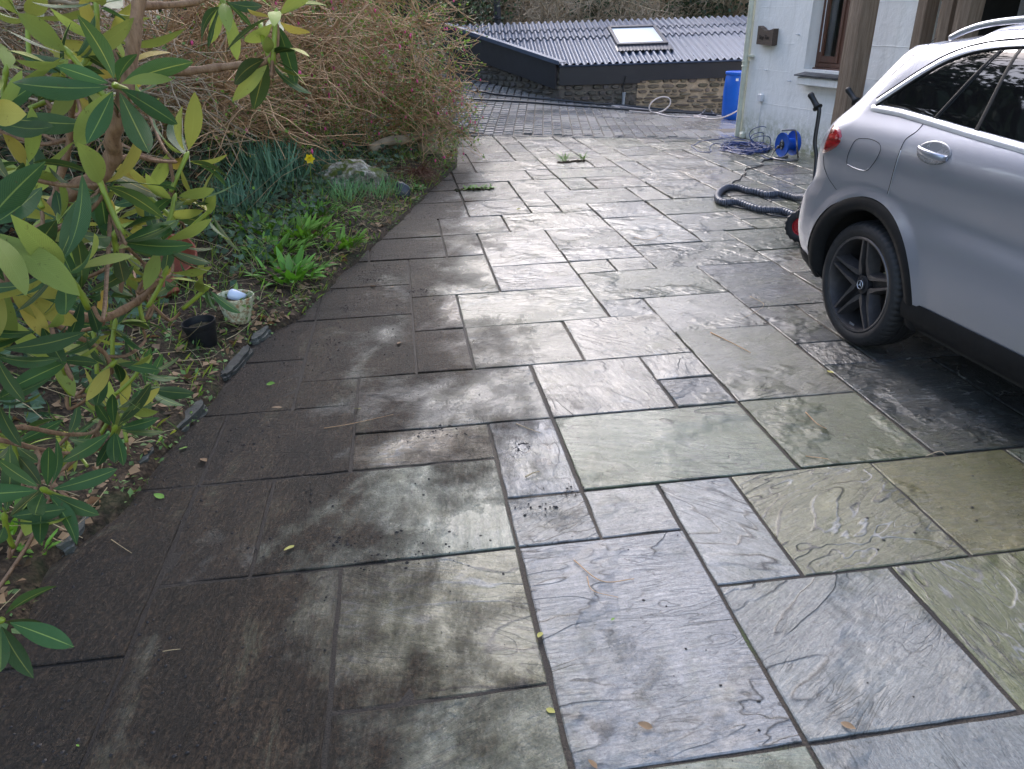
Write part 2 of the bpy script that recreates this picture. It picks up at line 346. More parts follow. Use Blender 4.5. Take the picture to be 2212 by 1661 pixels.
for t in range(T0, T1):
    for s in range(S0, S1):
        if (s, t) in occ: continue
        opts = [(2, 2), (3, 2), (2, 3), (2, 1), (1, 2), (3, 2), (2, 2)]; rr.shuffle(opts); opts.append((1, 1))
        for w_, h_ in opts:
            cells = [(a, b) for a in range(s, s+w_) for b in range(t, t+h_)]
            if all(c not in occ and c[0] < S1 and c[1] < T1 for c in cells):
                occ.update(cells); slabs.append((s, t, s+w_, t+h_)); break
PAL = [(.155, .165, .150), (.20, .205, .195), (.175, .185, .19), (.145, .160, .135), (.185, .175, .165), (.225, .225, .215), (.13, .14, .14), (.17, .18, .155), (.21, .215, .225)]
SPECIAL = {(0,-3,2,0): (.245,.25,.265), (2,-3,4,-1): (.215,.22,.22), (2,-1,3,1): (.235,.24,.245), (-2,-2,0,0): (.165,.16,.12), (3,-1,5,1): (.165,.16,.115), (5,-1,7,1): (.115,.11,.065), (1,1,4,3): (.13,.15,.115), (8,1,10,4): (.06,.065,.07), (6,4,7,5): (.09,.095,.10), (6,5,7,7): (.085,.09,.10), (7,4,9,7): (.07,.075,.085), (8,7,10,9): (.08,.085,.09),  # slabs beside the car tinted dark to imitate the reflected car and house
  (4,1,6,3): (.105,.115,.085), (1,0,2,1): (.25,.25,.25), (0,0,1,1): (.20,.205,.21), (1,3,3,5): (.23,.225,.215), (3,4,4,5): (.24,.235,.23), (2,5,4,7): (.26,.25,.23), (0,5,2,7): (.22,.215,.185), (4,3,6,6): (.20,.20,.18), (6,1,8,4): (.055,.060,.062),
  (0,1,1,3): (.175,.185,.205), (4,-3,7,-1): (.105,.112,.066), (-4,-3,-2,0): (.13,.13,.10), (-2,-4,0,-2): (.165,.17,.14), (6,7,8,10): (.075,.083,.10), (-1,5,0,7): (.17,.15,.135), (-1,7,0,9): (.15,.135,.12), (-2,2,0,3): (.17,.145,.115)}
VV, FF, UVs, TT, MM_, SS = [], [], [], [], [], []; nv = 0
def patio_height(x, y, sid):
    return 0.0016*math.sin(sid*7.3)+0.0
for sid, (s0, t0, s1, t1) in enumerate(slabs):
    cx, cy = st_world((s0+s1)/2, (t0+t1)/2)
    if cy > patio_end(cx)+.35 or cx < edge_x(cy)-1.3 or cy < -1.2 or cx > 6.5: continue
    g = (.0062 if cy < 5 else .0062+min(.0035, (cy-5)*.0012))/U0; rs = random.Random(sid*13+5)
    a0, a1 = s0+g*rs.uniform(.6, 1.35), s1-g*rs.uniform(.6, 1.35); tw = [np.interp(q, TI, TV) for q in (t0, t1)]
    near = cy < 6; step = .045 if near else .11
    nx = max(3, int((a1-a0)*U0/step)); ny = max(3, int((tw[1]-tw[0])*U0/step))
    xs = np.concatenate([[0, .005/(U0*(a1-a0))], np.linspace(0, 1, nx+1)[1:-1], [1-.005/(U0*(a1-a0)), 1]])
    L = (tw[1]-tw[0])*U0; ys = np.concatenate([[0, .005/L], np.linspace(0, 1, ny+1)[1:-1], [1-.005/L, 1]])
    NX, NY = len(xs), len(ys); usc = rs.uniform(.6, 1.5); rot = rs.uniform(0, math.pi) if rs.random() < .45 else rs.choice([0, 0, math.pi/2, .35, -.4]); du, dv = rs.uniform(0, 40), rs.uniform(0, 40)
    tilt = (rs.uniform(-.003, .003), rs.uniform(-.003, .003)); zb = rs.uniform(-.0015, .0015)
    t_lo, t_hi = tw[0]+g*rs.uniform(.6, 1.35), tw[1]-g*rs.uniform(.6, 1.35)
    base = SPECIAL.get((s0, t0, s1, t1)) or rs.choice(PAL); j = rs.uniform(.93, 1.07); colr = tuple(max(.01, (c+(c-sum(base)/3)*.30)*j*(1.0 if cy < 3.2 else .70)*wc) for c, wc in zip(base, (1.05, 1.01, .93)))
    V = np.zeros((NX*NY, 3)); 
    A, B = np.meshgrid(xs, ys); A = A.ravel(); B = B.ravel()
    S_ = OS+(a0+(a1-a0)*A)*U0; T_ = OT+(t_lo+(t_hi-t_lo)*B)*U0
    # chipped, wavering edges
    onx = np.where((A == 0), 1, np.where(A == 1, -1, 0)); ony = np.where((B == 0), 1, np.where(B == 1, -1, 0))
    for i in range(len(A)):
        if onx[i] or ony[i]:
            q = noise.noise(Vector((S_[i]*9+sid, T_[i]*9, .3))); q2 = noise.noise(Vector((S_[i]*30+sid, T_[i]*30, 4.3)))
            e = max(0, q*.006+q2*.004)+.0005
            S_[i] += onx[i]*e; T_[i] += ony[i]*e
    X = S_*math.cos(AZ)+T_*math.sin(AZ); Y = -S_*math.sin(AZ)+T_*math.cos(AZ)
    Z = zb+(A-.5)*tilt[0]*2+(B-.5)*tilt[1]*2+np.array([noise.noise(Vector((x*1.9+sid*3.1, y*1.9, sid)))*.0022 for x, y in zip(S_, T_)])
    Z = Z-np.where((onx != 0) | (ony != 0), .0028, 0)
    cc = cy-0; keepZ = np.where(Y > patio_end(X)-.0, -.05, Z)
    V[:, 0] = X; V[:, 1] = Y; V[:, 2] = keepZ
    cr_, sr_ = math.cos(rot), math.sin(rot)
    uvx = (S_*cr_-T_*sr_)*usc+du; uvy = (S_*sr_+T_*cr_)*usc+dv
    md = np.clip(1.15-(X-edge_x(Y))/np.interp(Y, [0, 1.6, 2.6, 3.4, 4.4, 5.6, 7, 9, 11, 13], [1.3, 1.28, 1.12, 1.1, .95, .8, .55, .42, .34, .3])*.62, 0, 1.2)
    F = []
    for b in range(NY-1):
        for a in range(NX-1):
            i = b*NX+a; F.append((nv+i, nv+i+1, nv+i+NX+1, nv+i+NX))
    # skirts
    per = [a for a in range(NX)]+[b*NX+NX-1 for b in range(1, NY)]+[(NY-1)*NX+a for a in range(NX-2, -1, -1)]+[b*NX for b in range(NY-2, 0, -1)]
    sk = V[per].copy(); sk[:, 2] -= .03; n0 = nv+len(V)
    for i in range(len(per)): 
        i2 = (i+1) % len(per); F.append((nv+per[i2], nv+per[i], n0+i, n0+i2))
    V2 = np.concatenate([V, sk]); VV.append(V2); FF += F; nv += len(V2)
    UVs.append(np.concatenate([np.stack([uvx, uvy], 1), np.stack([uvx, uvy], 1)[per]]))
    TT.append(np.tile([*colr, 1.0], (len(V2), 1))); MM_.append(np.concatenate([md, md[per]])); SS.append(np.full(len(V2), rs.uniform(0, 30)))
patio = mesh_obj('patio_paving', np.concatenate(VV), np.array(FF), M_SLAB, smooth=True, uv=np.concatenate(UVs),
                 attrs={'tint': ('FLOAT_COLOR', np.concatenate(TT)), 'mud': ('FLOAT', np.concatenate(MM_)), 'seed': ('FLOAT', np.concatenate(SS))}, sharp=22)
tag(patio, kind='structure')
# mortar bed just under the slab tops
def sheet(name, x0, x1, y0, y1, nx, ny, zf, mat):
    X, Y = np.meshgrid(np.linspace(x0, x1, nx), np.linspace(y0, y1, ny)); Z = zf(X, Y)
    F = np.array([(b*nx+a, b*nx+a+1, (b+1)*nx+a+1, (b+1)*nx+a) for b in range(ny-1) for a in range(nx-1)])
    return mesh_obj(name, np.stack([X.ravel(), Y.ravel(), Z.ravel()], 1), F, mat, smooth=True)
mo = sheet('path_mortar', -2.3, 7.2, -2, 13.2, 120, 190, lambda X, Y: -.0070-.016*np.clip((Y-4)/4, 0, 1)+.0022*np.sin(X*31+np.sin(Y*23)*2)*np.sin(Y*29), M_MORTAR); tag(mo, kind='structure')
_n = len(mo.data.vertices); _co = np.zeros(_n*3); mo.data.vertices.foreach_get('co', _co); _co = _co.reshape(-1, 3); _md = np.clip(1.15-(_co[:, 0]-edge_x(_co[:, 1]))/np.interp(_co[:, 1], [0, 1.6, 2.6, 3.4, 4.4, 5.6, 7, 9, 11, 13], [1.3, 1.28, 1.12, 1.1, .95, .8, .55, .42, .34, .3])*.62, 0, 1.2)
_a = mo.data.attributes.new('mud', 'FLOAT', 'POINT'); _a.data.foreach_set('value', _md); _co[:, 2] += .0028*np.clip(_md*1.6-.5, 0, 1); mo.data.vertices.foreach_set('co', _co.ravel())

# ------------------------------------------------------------------ yard of setts beyond the slabs
def sett_material():
    k = NT('grey_setts'); P = k.pos(); t = k.attr('tint'); n = k.noise(P, 30, 5, .7)
    c = k.mix(1.0, t, k.ramp(n, (.3, .72), (.7, 1.2)), 'MULTIPLY')
    c = k.mix(k.ramp(k.noise(P, .9, 4), (.55, 0.0), (.72, .6)), c, (.06, .055, .042))
    wet = k.noise(P, .8, 4); k.bs(Base_Color=c, Roughness=k.ramp(wet, (.35, .16), (.62, .38)), Normal=k.bump(k.noise(P, 55, 4, .6), .5, .006))
    k.bs(Coat_Weight=.5, Coat_Roughness=.12); k.b.inputs['Coat IOR'].default_value = 1.33; return k.m
sb = MB(); azs = R(2.8); rs = random.Random(3)
ROW, WID = .235, .165
for j in range(0, 52):
    for i in range(-30, 44):
        lx = i*WID; ly = 11.2+j*ROW*1.0+(ROW/2 if i % 2 else 0)+ (.03*math.sin(i*1.7))
        x = .8+lx*math.cos(azs)+(ly-12)*math.sin(azs); y = 12+(ly-12)*math.cos(azs)-lx*math.sin(azs)
        if y < patio_end(x)+.10 or x < edge_x(y)-.2 or x > 6.4 or y > 21.5: continue
        if x > 3.6 and y < 12.0: continue
        z = float(yard_z(x, y)); dz = rs.uniform(-.003, .003)
        sxl = float(yard_z(x+.1, y)-yard_z(x-.1, y))/.2; syl = float(yard_z(x, y+.1)-yard_z(x, y-.1))/.2
        g_ = rs.uniform(.15, .24); col = (g_, g_*rs.uniform(.97, 1.02), g_*rs.uniform(.95, 1.05))
        X0 = np.array([math.cos(azs), -math.sin(azs), 0]); Y0 = np.array([math.sin(azs), math.cos(azs), 0])
        Zx = np.array([-sxl, -syl, 1]); Zx /= np.linalg.norm(Zx)
        Mx = np.stack([X0, Y0, Zx], 1)
        sb.box((x, y, z-.03+dz), (WID-.020, ROW-.012, .06), M=Mx, bev=.004, col=col)
setts = sb.build('yard_setts', sett_material(), col=True, smooth=True, sharp=40); tag(setts, kind='structure')
yj = sheet('path_joints', -3, 7.2, 11.0, 22, 60, 60, lambda X, Y: np.where(Y > patio_end(X), yard_z(X, Y)-.024, -.06), M_MORTAR); tag(yj, kind='structure')
# narrow kerb course between the slabs and the setts
kb = MB(); rs = random.Random(8)
x = -1.4
while x < 4.2:
    L = rs.uniform(.35, .62); xc = x+L/2; g_ = rs.uniform(.08, .12)
    if xc < 3.75: kb.box((xc, patio_end(xc)-.02, -.026), (L-.014, .13, .06), rz=-math.atan(.2635), bev=.006, col=(g_, g_, g_*.97))
    x += L
tag(kb.build('path_edging', M_SLAB if False else sett_material(), col=True), kind='structure')

# ------------------------------------------------------------------ planting bed and the land around
def bed_z(x, y):
    d = edge_x(y)-x
    h = np.where(d > 0, .035+.10*np.clip(d/.35, 0, 1)+.10*np.clip(d-.35, 0, 1.1)+.42*np.clip(d-1.4, 0, 2.2)+.15*np.clip(d-3.6, 0, 20), -.05+.08*np.clip(d/.05+1, 0, 1))
    return h
def bed_zn(x, y):
    n1 = noise.noise(Vector((x*2.2, y*2.2, 0)))*.05+noise.noise(Vector((x*8, y*8, 3)))*.022+noise.noise(Vector((x*25, y*25, 3)))*.008
    d = float(edge_x(y)-x)
    return float(bed_z(x, y))+n1*min(1, max(0, d/.25))
yy = np.concatenate([np.arange(-4, 10, .055), np.arange(10, 32, .18)]); dd = np.concatenate([[-.07, -.04, -.015, 0, .015, .03, .05, .08, .12], np.arange(.16, 2.2, .05), np.arange(2.3, 6, .16), np.arange(6.3, 26, 1.4)])
V = np.array([(edge_x(y)-d+(.03*noise.noise(Vector((0, y*3.1, 0)))+.018*noise.noise(Vector((2, y*11, 0)))), y, bed_zn(edge_x(y)-d, y)) for y in yy for d in dd])
for i in range(len(V)):
    if V[i, 1] > patio_end(V[i, 0]): V[i, 2] += float(yard_z(max(V[i, 0], -2.0), V[i, 1]))
nd = len(dd); F = np.array([(b*nd+a, (b+1)*nd+a, (b+1)*nd+a+1, b*nd+a+1)[::1] for b in range(len(yy)-1) for a in range(nd-1)])
F = F[:, ::-1]
bed = mesh_obj('ground_flower_bed', V, F, M_SOIL, smooth=True); tag(bed, kind='structure')
def far_material():
    k = NT('rough_grass'); P = k.pos(); k.bs(Base_Color=k.ramp(k.noise(P, 1.4, 6, .7), (.35, (.055, .042, .024)), (.65, (.14, .11, .06))), Roughness=.85, Normal=k.bump(k.noise(P, 7, 5), .8, .1)); return k.m
M_FAR = far_material()
g = sheet('ground', -200, 200, -120, 280, 60, 60, lambda X, Y: -.5+0*X, M_FAR); tag(g, kind='structure')
# wooded bank behind the outhouse
def bank_z(X, Y): return -.4+np.clip((Y-23.5)/9, 0, 1)**1.1*4.4+np.clip((Y-33)/30, 0, 1)*5+.25*np.sin(X*1.3)*np.sin(Y*.9)
bk = sheet('hill_bank', -40, 45, 22.8, 75, 120, 80, bank_z, M_FAR); tag(bk, kind='structure')
# ------------------------------------------------------------------ white rendered house
WA = R(-14.0); WC = np.array([3.63, 11.97, 0.0])            # far corner of the wall, running towards the camera
WD = np.array([-math.sin(WA), -math.cos(WA), 0]); WD = np.array([math.sin(R(166)), math.cos(R(166)), 0]); WN = np.array([-WD[1]*-1, 0, 0])
WN = np.array([WD[1], -WD[0], 0]); 
if WN[0] > 0: WN = -WN                                       # outward, facing the drive
def wall_sz(px, py, off=0.0):
    p = hit(px, py, WC+WN*off, WN); return float((p-WC)@WD), float(p[2])
def wp(s, z, off=0.0): return WC+WD*s+WN*off+np.array([0, 0, z])
MWALL = np.stack([WD, -WN, np.array([0, 0, 1.0])], 1)        # local x along wall, y into wall, z up
def crA(X, Y): return ((2700+X*.6322)*.54004, Y*.6322*.54004)
def wall_material():
    k = NT('white_masonry_paint'); P = k.pos(); sp = k.n('SeparateXYZ'); k.L.new(P, sp.inputs[0])
    n = k.noise(P, 3, 5, .6); low = k.ramp(sp.outputs[2], (0.0, 1.0), (.16, .75), (.5, 0.0))
    c = k.ramp(n, (.3, (.88, .87, .85)), (.7, (.93, .92, .90)))
    gr = k.math('MULTIPLY', low, k.ramp(k.noise(P, 9, 5, .7), (.36, 0.0), (.6, 1.0)))
    c = k.mix(k.math('MULTIPLY', gr, .95), c, (.26, .28, .13))
    c = k.mix(k.math('MULTIPLY', k.ramp(k.noise(P, 40, 5, .8), (.66, 0.0), (.72, 1.0)), .35), c, (.38, .38, .33))
    c = k.mix(k.math('MULTIPLY', k.ramp(k.noise(k.mapping(P, (6, 6, .7)), 2.0, 5, .7), (.5, 0.0), (.7, 1.0)), .22), c, (.45, .45, .40))
    h = k.math('ADD', k.noise(P, 14, 5, .6), k.math('MULTIPLY', k.noise(P, 90, 3), .25)); k.bs(Base_Color=c, Roughness=.75, Normal=k.bump(h, .6, .014)); return k.m
M_WALL = wall_material()
def wood_material(name, a, b, rough=.7, sc=(26, 26, 1.4)):
    k = NT(name); P = k.coord('Object'); n = k.noise(k.mapping(P, sc), 1.6, 6, .7, .6); n2 = k.noise(k.mapping(P, (sc[0]*3, sc[1]*3, sc[2]*2)), 2, 4, .7)
    c = k.mix(k.ramp(n, (.3, 0.0), (.7, 1.0)), a, b); c = k.mix(k.ramp(n2, (.28, .7), (.42, 0.0)), c, tuple(q*.3 for q in a))
    k.bs(Base_Color=c, Roughness=rough, Normal=k.bump(k.math('ADD', n, n2), .6, .006)); return k.m
M_OAK = wood_material('weathered_oak', (.13, .085, .055), (.30, .225, .165)); M_BROWNFRAME = wood_material('brown_stained_wood', (.095, .04, .024), (.15, .065, .04), .45)
M_SLATE = simple('slate', (.045, .05, .06), .4, var=.3, scale=14, bump=.5, bscale=50)
M_PIPEC = simple('cream_paint', (.62, .62, .50), .4, var=.16, scale=6, bump=.1)
M_WHITEPL = simple('white_plastic', (.72, .72, .74), .35, var=.04)
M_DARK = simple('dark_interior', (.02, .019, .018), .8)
M_GLASS = simple('window_glass', (.03, .035, .04), .06, var=.1, spec=.8)
M_BLIND = simple('curtain_grey', (.30, .32, .34), .7, var=.05)
winL = (wall_sz(*crA(870, 15))[0]+wall_sz(*crA(818, 430))[0])/2; winBot = wall_sz(*crA(820, 437))[1]
winR = winL+1.0; doorL = wall_sz(*crA(1540, 150))[0]; winTop = 2.25
print('WALL win', winL, winBot, 'door', doorL)
HH = 5.2; WLEN = 11.0; TH = .42; door_top = 2.35
house = empty('white_house', tuple(WC), 0, 'white painted rendered house with a brown window and a slate sill', 'house')
def wall_block(mb, s0, s1, z0, z1, o0=0.0, th=TH): mb.box(wp((s0+s1)/2, (z0+z1)/2, o0-th/2), (s1-s0, th, z1-z0), M=MWALL)
hb = MB()
doorR = doorL+4.2
def wall_face(s0, s1, z0, z1):     # subdivided slightly uneven outer face with block coursing
    pass
for a, b, c_, d in ((0, winL, 0, HH), (winR, doorL, 0, HH), (winL, winR, 0, winBot), (winL, winR, winTop, HH), (doorL, doorR, door_top, HH), (doorR, WLEN, 0, HH)): wall_block(hb, a, b, c_, d)
# gable return wall running away from the drive
hb.box(wp(.21, HH/2, -TH-3.3), (.42, 6.6, HH), M=MWALL)
hb.box(wp(WLEN-.21, HH/2, -TH-3.3), (.42, 6.6, HH), M=MWALL); hb.box(wp(WLEN/2, HH/2, -TH-6.4), (WLEN-.9, .4, HH), M=MWALL)
hb.box(wp(WLEN/2, .01, -TH-3.2), (WLEN-.85, 6, .1), M=MWALL)
hw = hb.build('wall', M_WALL, house)
# coursing lines: thin raised seams of the painted blockwork
cb = MB(); rs = random.Random(5)
for px, py in ((570, 45), (560, 268), (560, 440), (565, 650)):
    z = wall_sz(*crA(px, py))[1]; 
    for a, b in ((.12, winL-.3), (winR+.05, doorL-.06)):
        if z < winBot-.2 and b < winL: b = winL+.9
        P = [wp(s, z+.004*math.sin(s*5), .0) for s in np.linspace(a, b, 14)]; cb = MB(); cb.tube(P, .004, 5); cb.build('course_line', M_WALL, hw)
# roof above the frame
rb = MB(); 
for sgn in (0, 1):
    o1 = .45 if sgn == 0 else -TH-6.65-.3; om = -3.5
    A, B, C_, D_ = wp(-.3, HH-.1, o1), wp(WLEN+.3, HH-.1, o1), wp(WLEN+.3, HH+2.6, om), wp(-.3, HH+2.6, om)
    up = np.array([0, 0, .12]); rb.add([A, B, C_, D_, A+up, B+up, C_+up, D_+up], [(0, 1, 2, 3), (7, 6, 5, 4), (0, 4, 5, 1), (1, 5, 6, 2), (2, 6, 7, 3), (3, 7, 4, 0)])
rb.build('roof', M_SLATE, house)
# plaster reveal around the window and its slightly proud band
# window (frame, casement, glass, curtain)
rec = -.16; wb = MB()
def wbar(mb, s0, s1, z0, z1, off, th=.06, bev=.004): mb.box(wp((s0+s1)/2, (z0+z1)/2, off-th/2), (s1-s0, th, z1-z0), M=MWALL, bev=bev)
fz0 = winBot+.02
wbar(wb, winL+.003, winL+.07, fz0, winTop-.003, rec); wbar(wb, winR-.07, winR-.003, fz0, winTop-.003, rec); wbar(wb, winL+.073, winR-.073, fz0, fz0+.06, rec); wbar(wb, winL+.073, winR-.073, winTop-.07, winTop-.003, rec)
mid = (winL+winR)/2; wbar(wb, mid-.035, mid+.035, fz0+.063, winTop-.073, rec)
wbar(wb, winL+.003, winR-.003, winBot-.005, fz0-.002, rec+.035, .10)
win = wb.build('window', M_BROWNFRAME, house)
wb = MB()
for a, b in ((winL+.075, mid-.037), (mid+.037, winR-.075)):
    z0, z1 = fz0+.063, winTop-.075
    for q in ((a, a+.055, z0, z1), (b-.055, b, z0, z1), (a+.057, b-.057, z0, z0+.075), (a+.057, b-.057, z1-.06, z1)): wbar(wb, *q, rec+.012, .05)
wb.build('frame', M_BROWNFRAME, win)
gb = MB(); 
for a, b in ((winL+.132, mid-.094), (mid+.094, winR-.132)): wbar(gb, a, b, fz0+.14, winTop-.137, rec-.02, .006, 0)
kg = NT('clear_pane'); kg.bs(Base_Color=(.9, .92, .93), Roughness=.03, Transmission_Weight=1.0, IOR=1.45)
gb.build('pane', kg.m, win)
cbm = MB(); 
for i in range(16):
    s = winL+.20+i*.042; cbm.box(wp(s, (winBot+winTop)/2, rec-.11-.012*math.sin(i*1.9)), (.05, .02, winTop-winBot-.1), M=MWALL)
cbm.build('curtain', M_BLIND, win)
# rod stay on the casement
sb_ = MB(); sb_.tube([wp(winL+.10, winTop-.12, rec+.03), wp(winL+.115, 1.25, rec+.03)], .006, 6); sb_.build('stay_rod', M_WHITEPL, win)
# slate sill on a white concrete ledge
sl_s0 = wall_sz(*crA(757, 470), .15)[0]; sl_z = wall_sz(*crA(757, 470), .15)[1]
sbm = MB(); pts = []
nseg = 6
for i in range(nseg):
    a = sl_s0+i*(1.14/nseg); b = a+1.14/nseg-.004; rs2 = random.Random(i)
    o_out = .155+rs2.uniform(-.006, .006)
    A0 = wp(a, sl_z, o_out); B0 = wp(b, sl_z, o_out); C0 = wp(b, winBot-.008, -.12 if winL < (a+b)/2 < winR else .001); D0 = wp(a, winBot-.008, -.12 if winL < (a+b)/2 < winR else .001); dn = np.array([0, 0, -.016])
    sbm.add([A0+dn, B0+dn, C0+dn, D0+dn, A0, B0, C0, D0], [(3, 2, 1, 0), (4, 5, 6, 7), (0, 1, 5, 4), (1, 2, 6, 5), (2, 3, 7, 6), (3, 0, 4, 7)])
sbm.build('sill', M_SLATE, house)
lb = MB(); lb.box(wp(sl_s0+.56, sl_z-.075, .063), (1.08, .125, .10), M=MWALL, bev=.012); lb.build('ledge', M_WALL, house)
# dark carport opening with oak lining
ob = MB(); lw = .13
ob.box(wp(doorL+lw/2+.002, door_top/2, -.02), (lw, .16, door_top-.004), M=MWALL, bev=.006); ob.build('door_post', M_OAK, house)
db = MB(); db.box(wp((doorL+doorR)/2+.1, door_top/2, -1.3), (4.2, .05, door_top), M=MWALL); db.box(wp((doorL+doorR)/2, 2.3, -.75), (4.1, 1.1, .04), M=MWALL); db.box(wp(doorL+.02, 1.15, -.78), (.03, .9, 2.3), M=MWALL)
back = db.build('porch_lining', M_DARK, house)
pb = MB()
for i in range(6):
    s = doorL+1.1+i*.55
    for (a, b, c_, d) in ((s, s+.05, .9, 2.2), (s+.5, s+.55, .9, 2.2), (s+.05, s+.5, 2.12, 2.2), (s+.05, s+.5, .9, .98), (s+.05, s+.5, 1.5, 1.53)): wbar(pb, a, b, c_, d, -1.18, .05)
pb.build('screen_frame', M_BROWNFRAME, house)

# oak posts of the porch frame, each its own timber
def oak_post(name, px0, px1, ptop, off, w_, d_, label, rot=0.0, top=2.9, chamfer=True, ds=0.0):
    s, z = wall_sz((px0+px1)/2, ptop, off); s += ds; c = wp(s, 0, off); o = empty(name, tuple(c), 0, label, 'timber post', 'oak porch posts')
    mb = MB(); n = 26; V = []; F = []
    for i in range(n+1):
        z_ = i/n*top; wv = 1+.025*noise.noise(Vector((s, z_*1.7, 0)))
        for (x, y) in ((-w_/2, -d_/2), (-.1*w_, -d_/2-.004), (w_/2, -d_/2), (w_/2, d_/2), (-w_/2, d_/2)):
            jx = .005*noise.noise(Vector((z_*3, x*9, 1))); jy = .005*noise.noise(Vector((z_*3, y*9, 5)))
            p = np.array([x*wv+jx, y*wv+jy, z_]); cr, sr = math.cos(rot), math.sin(rot); p = np.array([p[0]*cr-p[1]*sr, p[0]*sr+p[1]*cr, z_])
            V.append(c+MWALL@p)
    for i in range(n):
        for q in range(5): q2 = (q+1) % 5; F.append((i*5+q, i*5+q2, (i+1)*5+q2, (i+1)*5+q))
    F += [(4, 3, 2, 1, 0), tuple(n*5+q for q in range(5))]
    mb.add(V, F); mb.build('shaft', M_OAK, o)
    bb = MB(); bb.box(c+np.array([0, 0, .03]), (w_+.05, d_+.05, .06), M=MWALL, bev=.012); bb.build('pad_stone', M_SLATE, o)
    return o
p1 = oak_post('oak_post', crA(1110, 0)[0], crA(1250, 0)[0], crA(0, 300)[1], .62, .20, .20, 'grey-brown squared oak post standing in front of the brown window', rot=.0, ds=-.07)
p2 = oak_post('oak_post', crA(1712, 0)[0], crA(1800, 0)[0], 20, .10, .15, .16, 'pale knotty oak post, left one of the pair behind the car roof', rot=0)
p3 = oak_post('oak_post', crA(1800, 0)[0], crA(1930, 0)[0], 20, .16, .17, .16, 'pale cracked oak post beside the dark porch opening, right one of the pair')
p4 = oak_post('oak_post', crA(1600, 0)[0], crA(1690, 0)[0], 20, -.30, .12, .12, 'dark brown inner post set back in the porch shadow')
beam = MB(); s1_ = float((np.array(p1.location)-WC)@WD); beam.box(wp(s1_+2.2, 2.98, .55), (5.2, .18, .2), M=MWALL, bev=.01)
bo = beam.build('oak_beam', M_OAK, loc=wp(s1_+2.2, 2.98, .55)); tag(bo, 'long horizontal oak beam resting across the porch posts', 'beam')

# downpipe at the corner
dp = empty('downpipe', tuple(wp(-.02, 0, .06)), 0, 'cream painted cast downpipe at the corner of the white house', 'downpipe')
mb = MB(); mb.tube([wp(-.02, 0.02, .06), wp(-.02, HH-.2, .06)], .038, 14); mb.build('pipe', M_PIPEC, dp, smooth=True, sharp=60)
mb = MB(); zc = wall_sz(*crA(480, 370))[1]
mb.lathe([(.039, -.06), (.05, -.06), (.05, -.045), (.043, -.04), (.043, .0), (.052, .005), (.052, .02), (.039, .022)], 16, M=frame(wp(-.02, zc-.05, .06), (0, 0, 1)))
mb.box(wp(.05, zc+.035, .03), (.17, .05, .028), M=MWALL, bev=.005); mb.build('collar', M_PIPEC, dp, smooth=True, sharp=40)
mb = MB(); mb.box(wp(.0, .18, .02), (.14, .05, .36), M=MWALL, bev=.01); 
cs = empty('corner_board', tuple(wp(-.06, 0, -.04)), 0, 'cream weathered board boxing the house corner behind the downpipe', 'board'); mb2 = MB(); mb2.box(wp(-.045, HH/2-.1, -.08), (.085, .16, HH-.3), M=MWALL, bev=.006); mb2.build('panel', M_PIPEC, cs)
fb = MB(); fb.box(wp(.11, .05, .05), (.13, .08, .11), M=MWALL, bev=.03); fo = fb.build('broken_block', M_PIPEC, loc=wp(.11, 0, .05)); tag(fo, 'small broken cream block at the foot of the downpipe', 'stone block')

# carved wooden sign
s0, z1 = wall_sz(*crA(540, 170), .05); s1, z0 = wall_sz(*crA(625, 285), .05)
so_ = empty('wooden_sign', tuple(wp((s0+s1)/2, (z0+z1)/2, 0)), 0, 'small dark carved wooden board fixed on the white wall', 'sign')
mb = MB(); W_ = s1-s0; H_ = z1-z0; n = 10
front = []; 
for i in range(n+1): 
    x = i/n; top = z1-.035*math.sin(x*math.pi)-.02*x+(.015 if x < .25 else 0); front.append((s0+W_*x, top))
bot = [(s1-.0, z0+.0), (s1-.05, z0-.01), (s0, z0+.005)]
poly = front+bot; V = [wp(a, b, .085) for a, b in poly]+[wp(a, b, .003) for a, b in poly]; m_ = len(poly)
mb.add(V, [tuple(range(m_)), tuple(range(2*m_-1, m_-1, -1))]+[((i+1) % m_, i, m_+i, m_+(i+1) % m_) for i in range(m_)])
M_SIGN = wood_material('sign_wood', (.05, .034, .026), (.11, .075, .055), .7, (30, 3, 30)); mb.build('board', M_SIGN, so_)
def text_obj(name, s, size, mat, M4, parent=None, ext=.001, align='CENTER', shear=0.0):
    cu = bpy.data.curves.new(name, 'FONT'); cu.body = s; cu.size = size; cu.extrude = ext; cu.align_x = align; cu.align_y = 'CENTER'; cu.shear = shear
    tmp = bpy.data.objects.new('tmp', cu); COL.objects.link(tmp); bpy.context.view_layer.update()
    me = bpy.data.meshes.new_from_object(tmp.evaluated_get(bpy.context.evaluated_depsgraph_get())); bpy.data.objects.remove(tmp)
    me.transform(Matrix([list(r) for r in M4])); 
    if parent: me.transform(Matrix.Translation(-Vector(wloc(parent))))
    me.materials.append(mat); o = bpy.data.objects.new(name, me); COL.objects.link(o); o.parent = parent; return o
MW = np.eye(4); MW[:3, 0] = WD; MW[:3, 1] = (0, 0, 1); MW[:3, 2] = WN
M_CARVE = simple('carved_groove', (.012, .009, .007), .8)
T4 = MW.copy(); T4[:3, 3] = wp((s0+s1)/2-.02, z0+H_*.42, .0865); text_obj('carved_lettering', 'Stiwdio Tan', .062, M_CARVE, T4, so_, .0015) if False else text_obj('carved_lettering', 'Siop Tan', .075, M_CARVE, T4, so_, .0015, shear=.15)
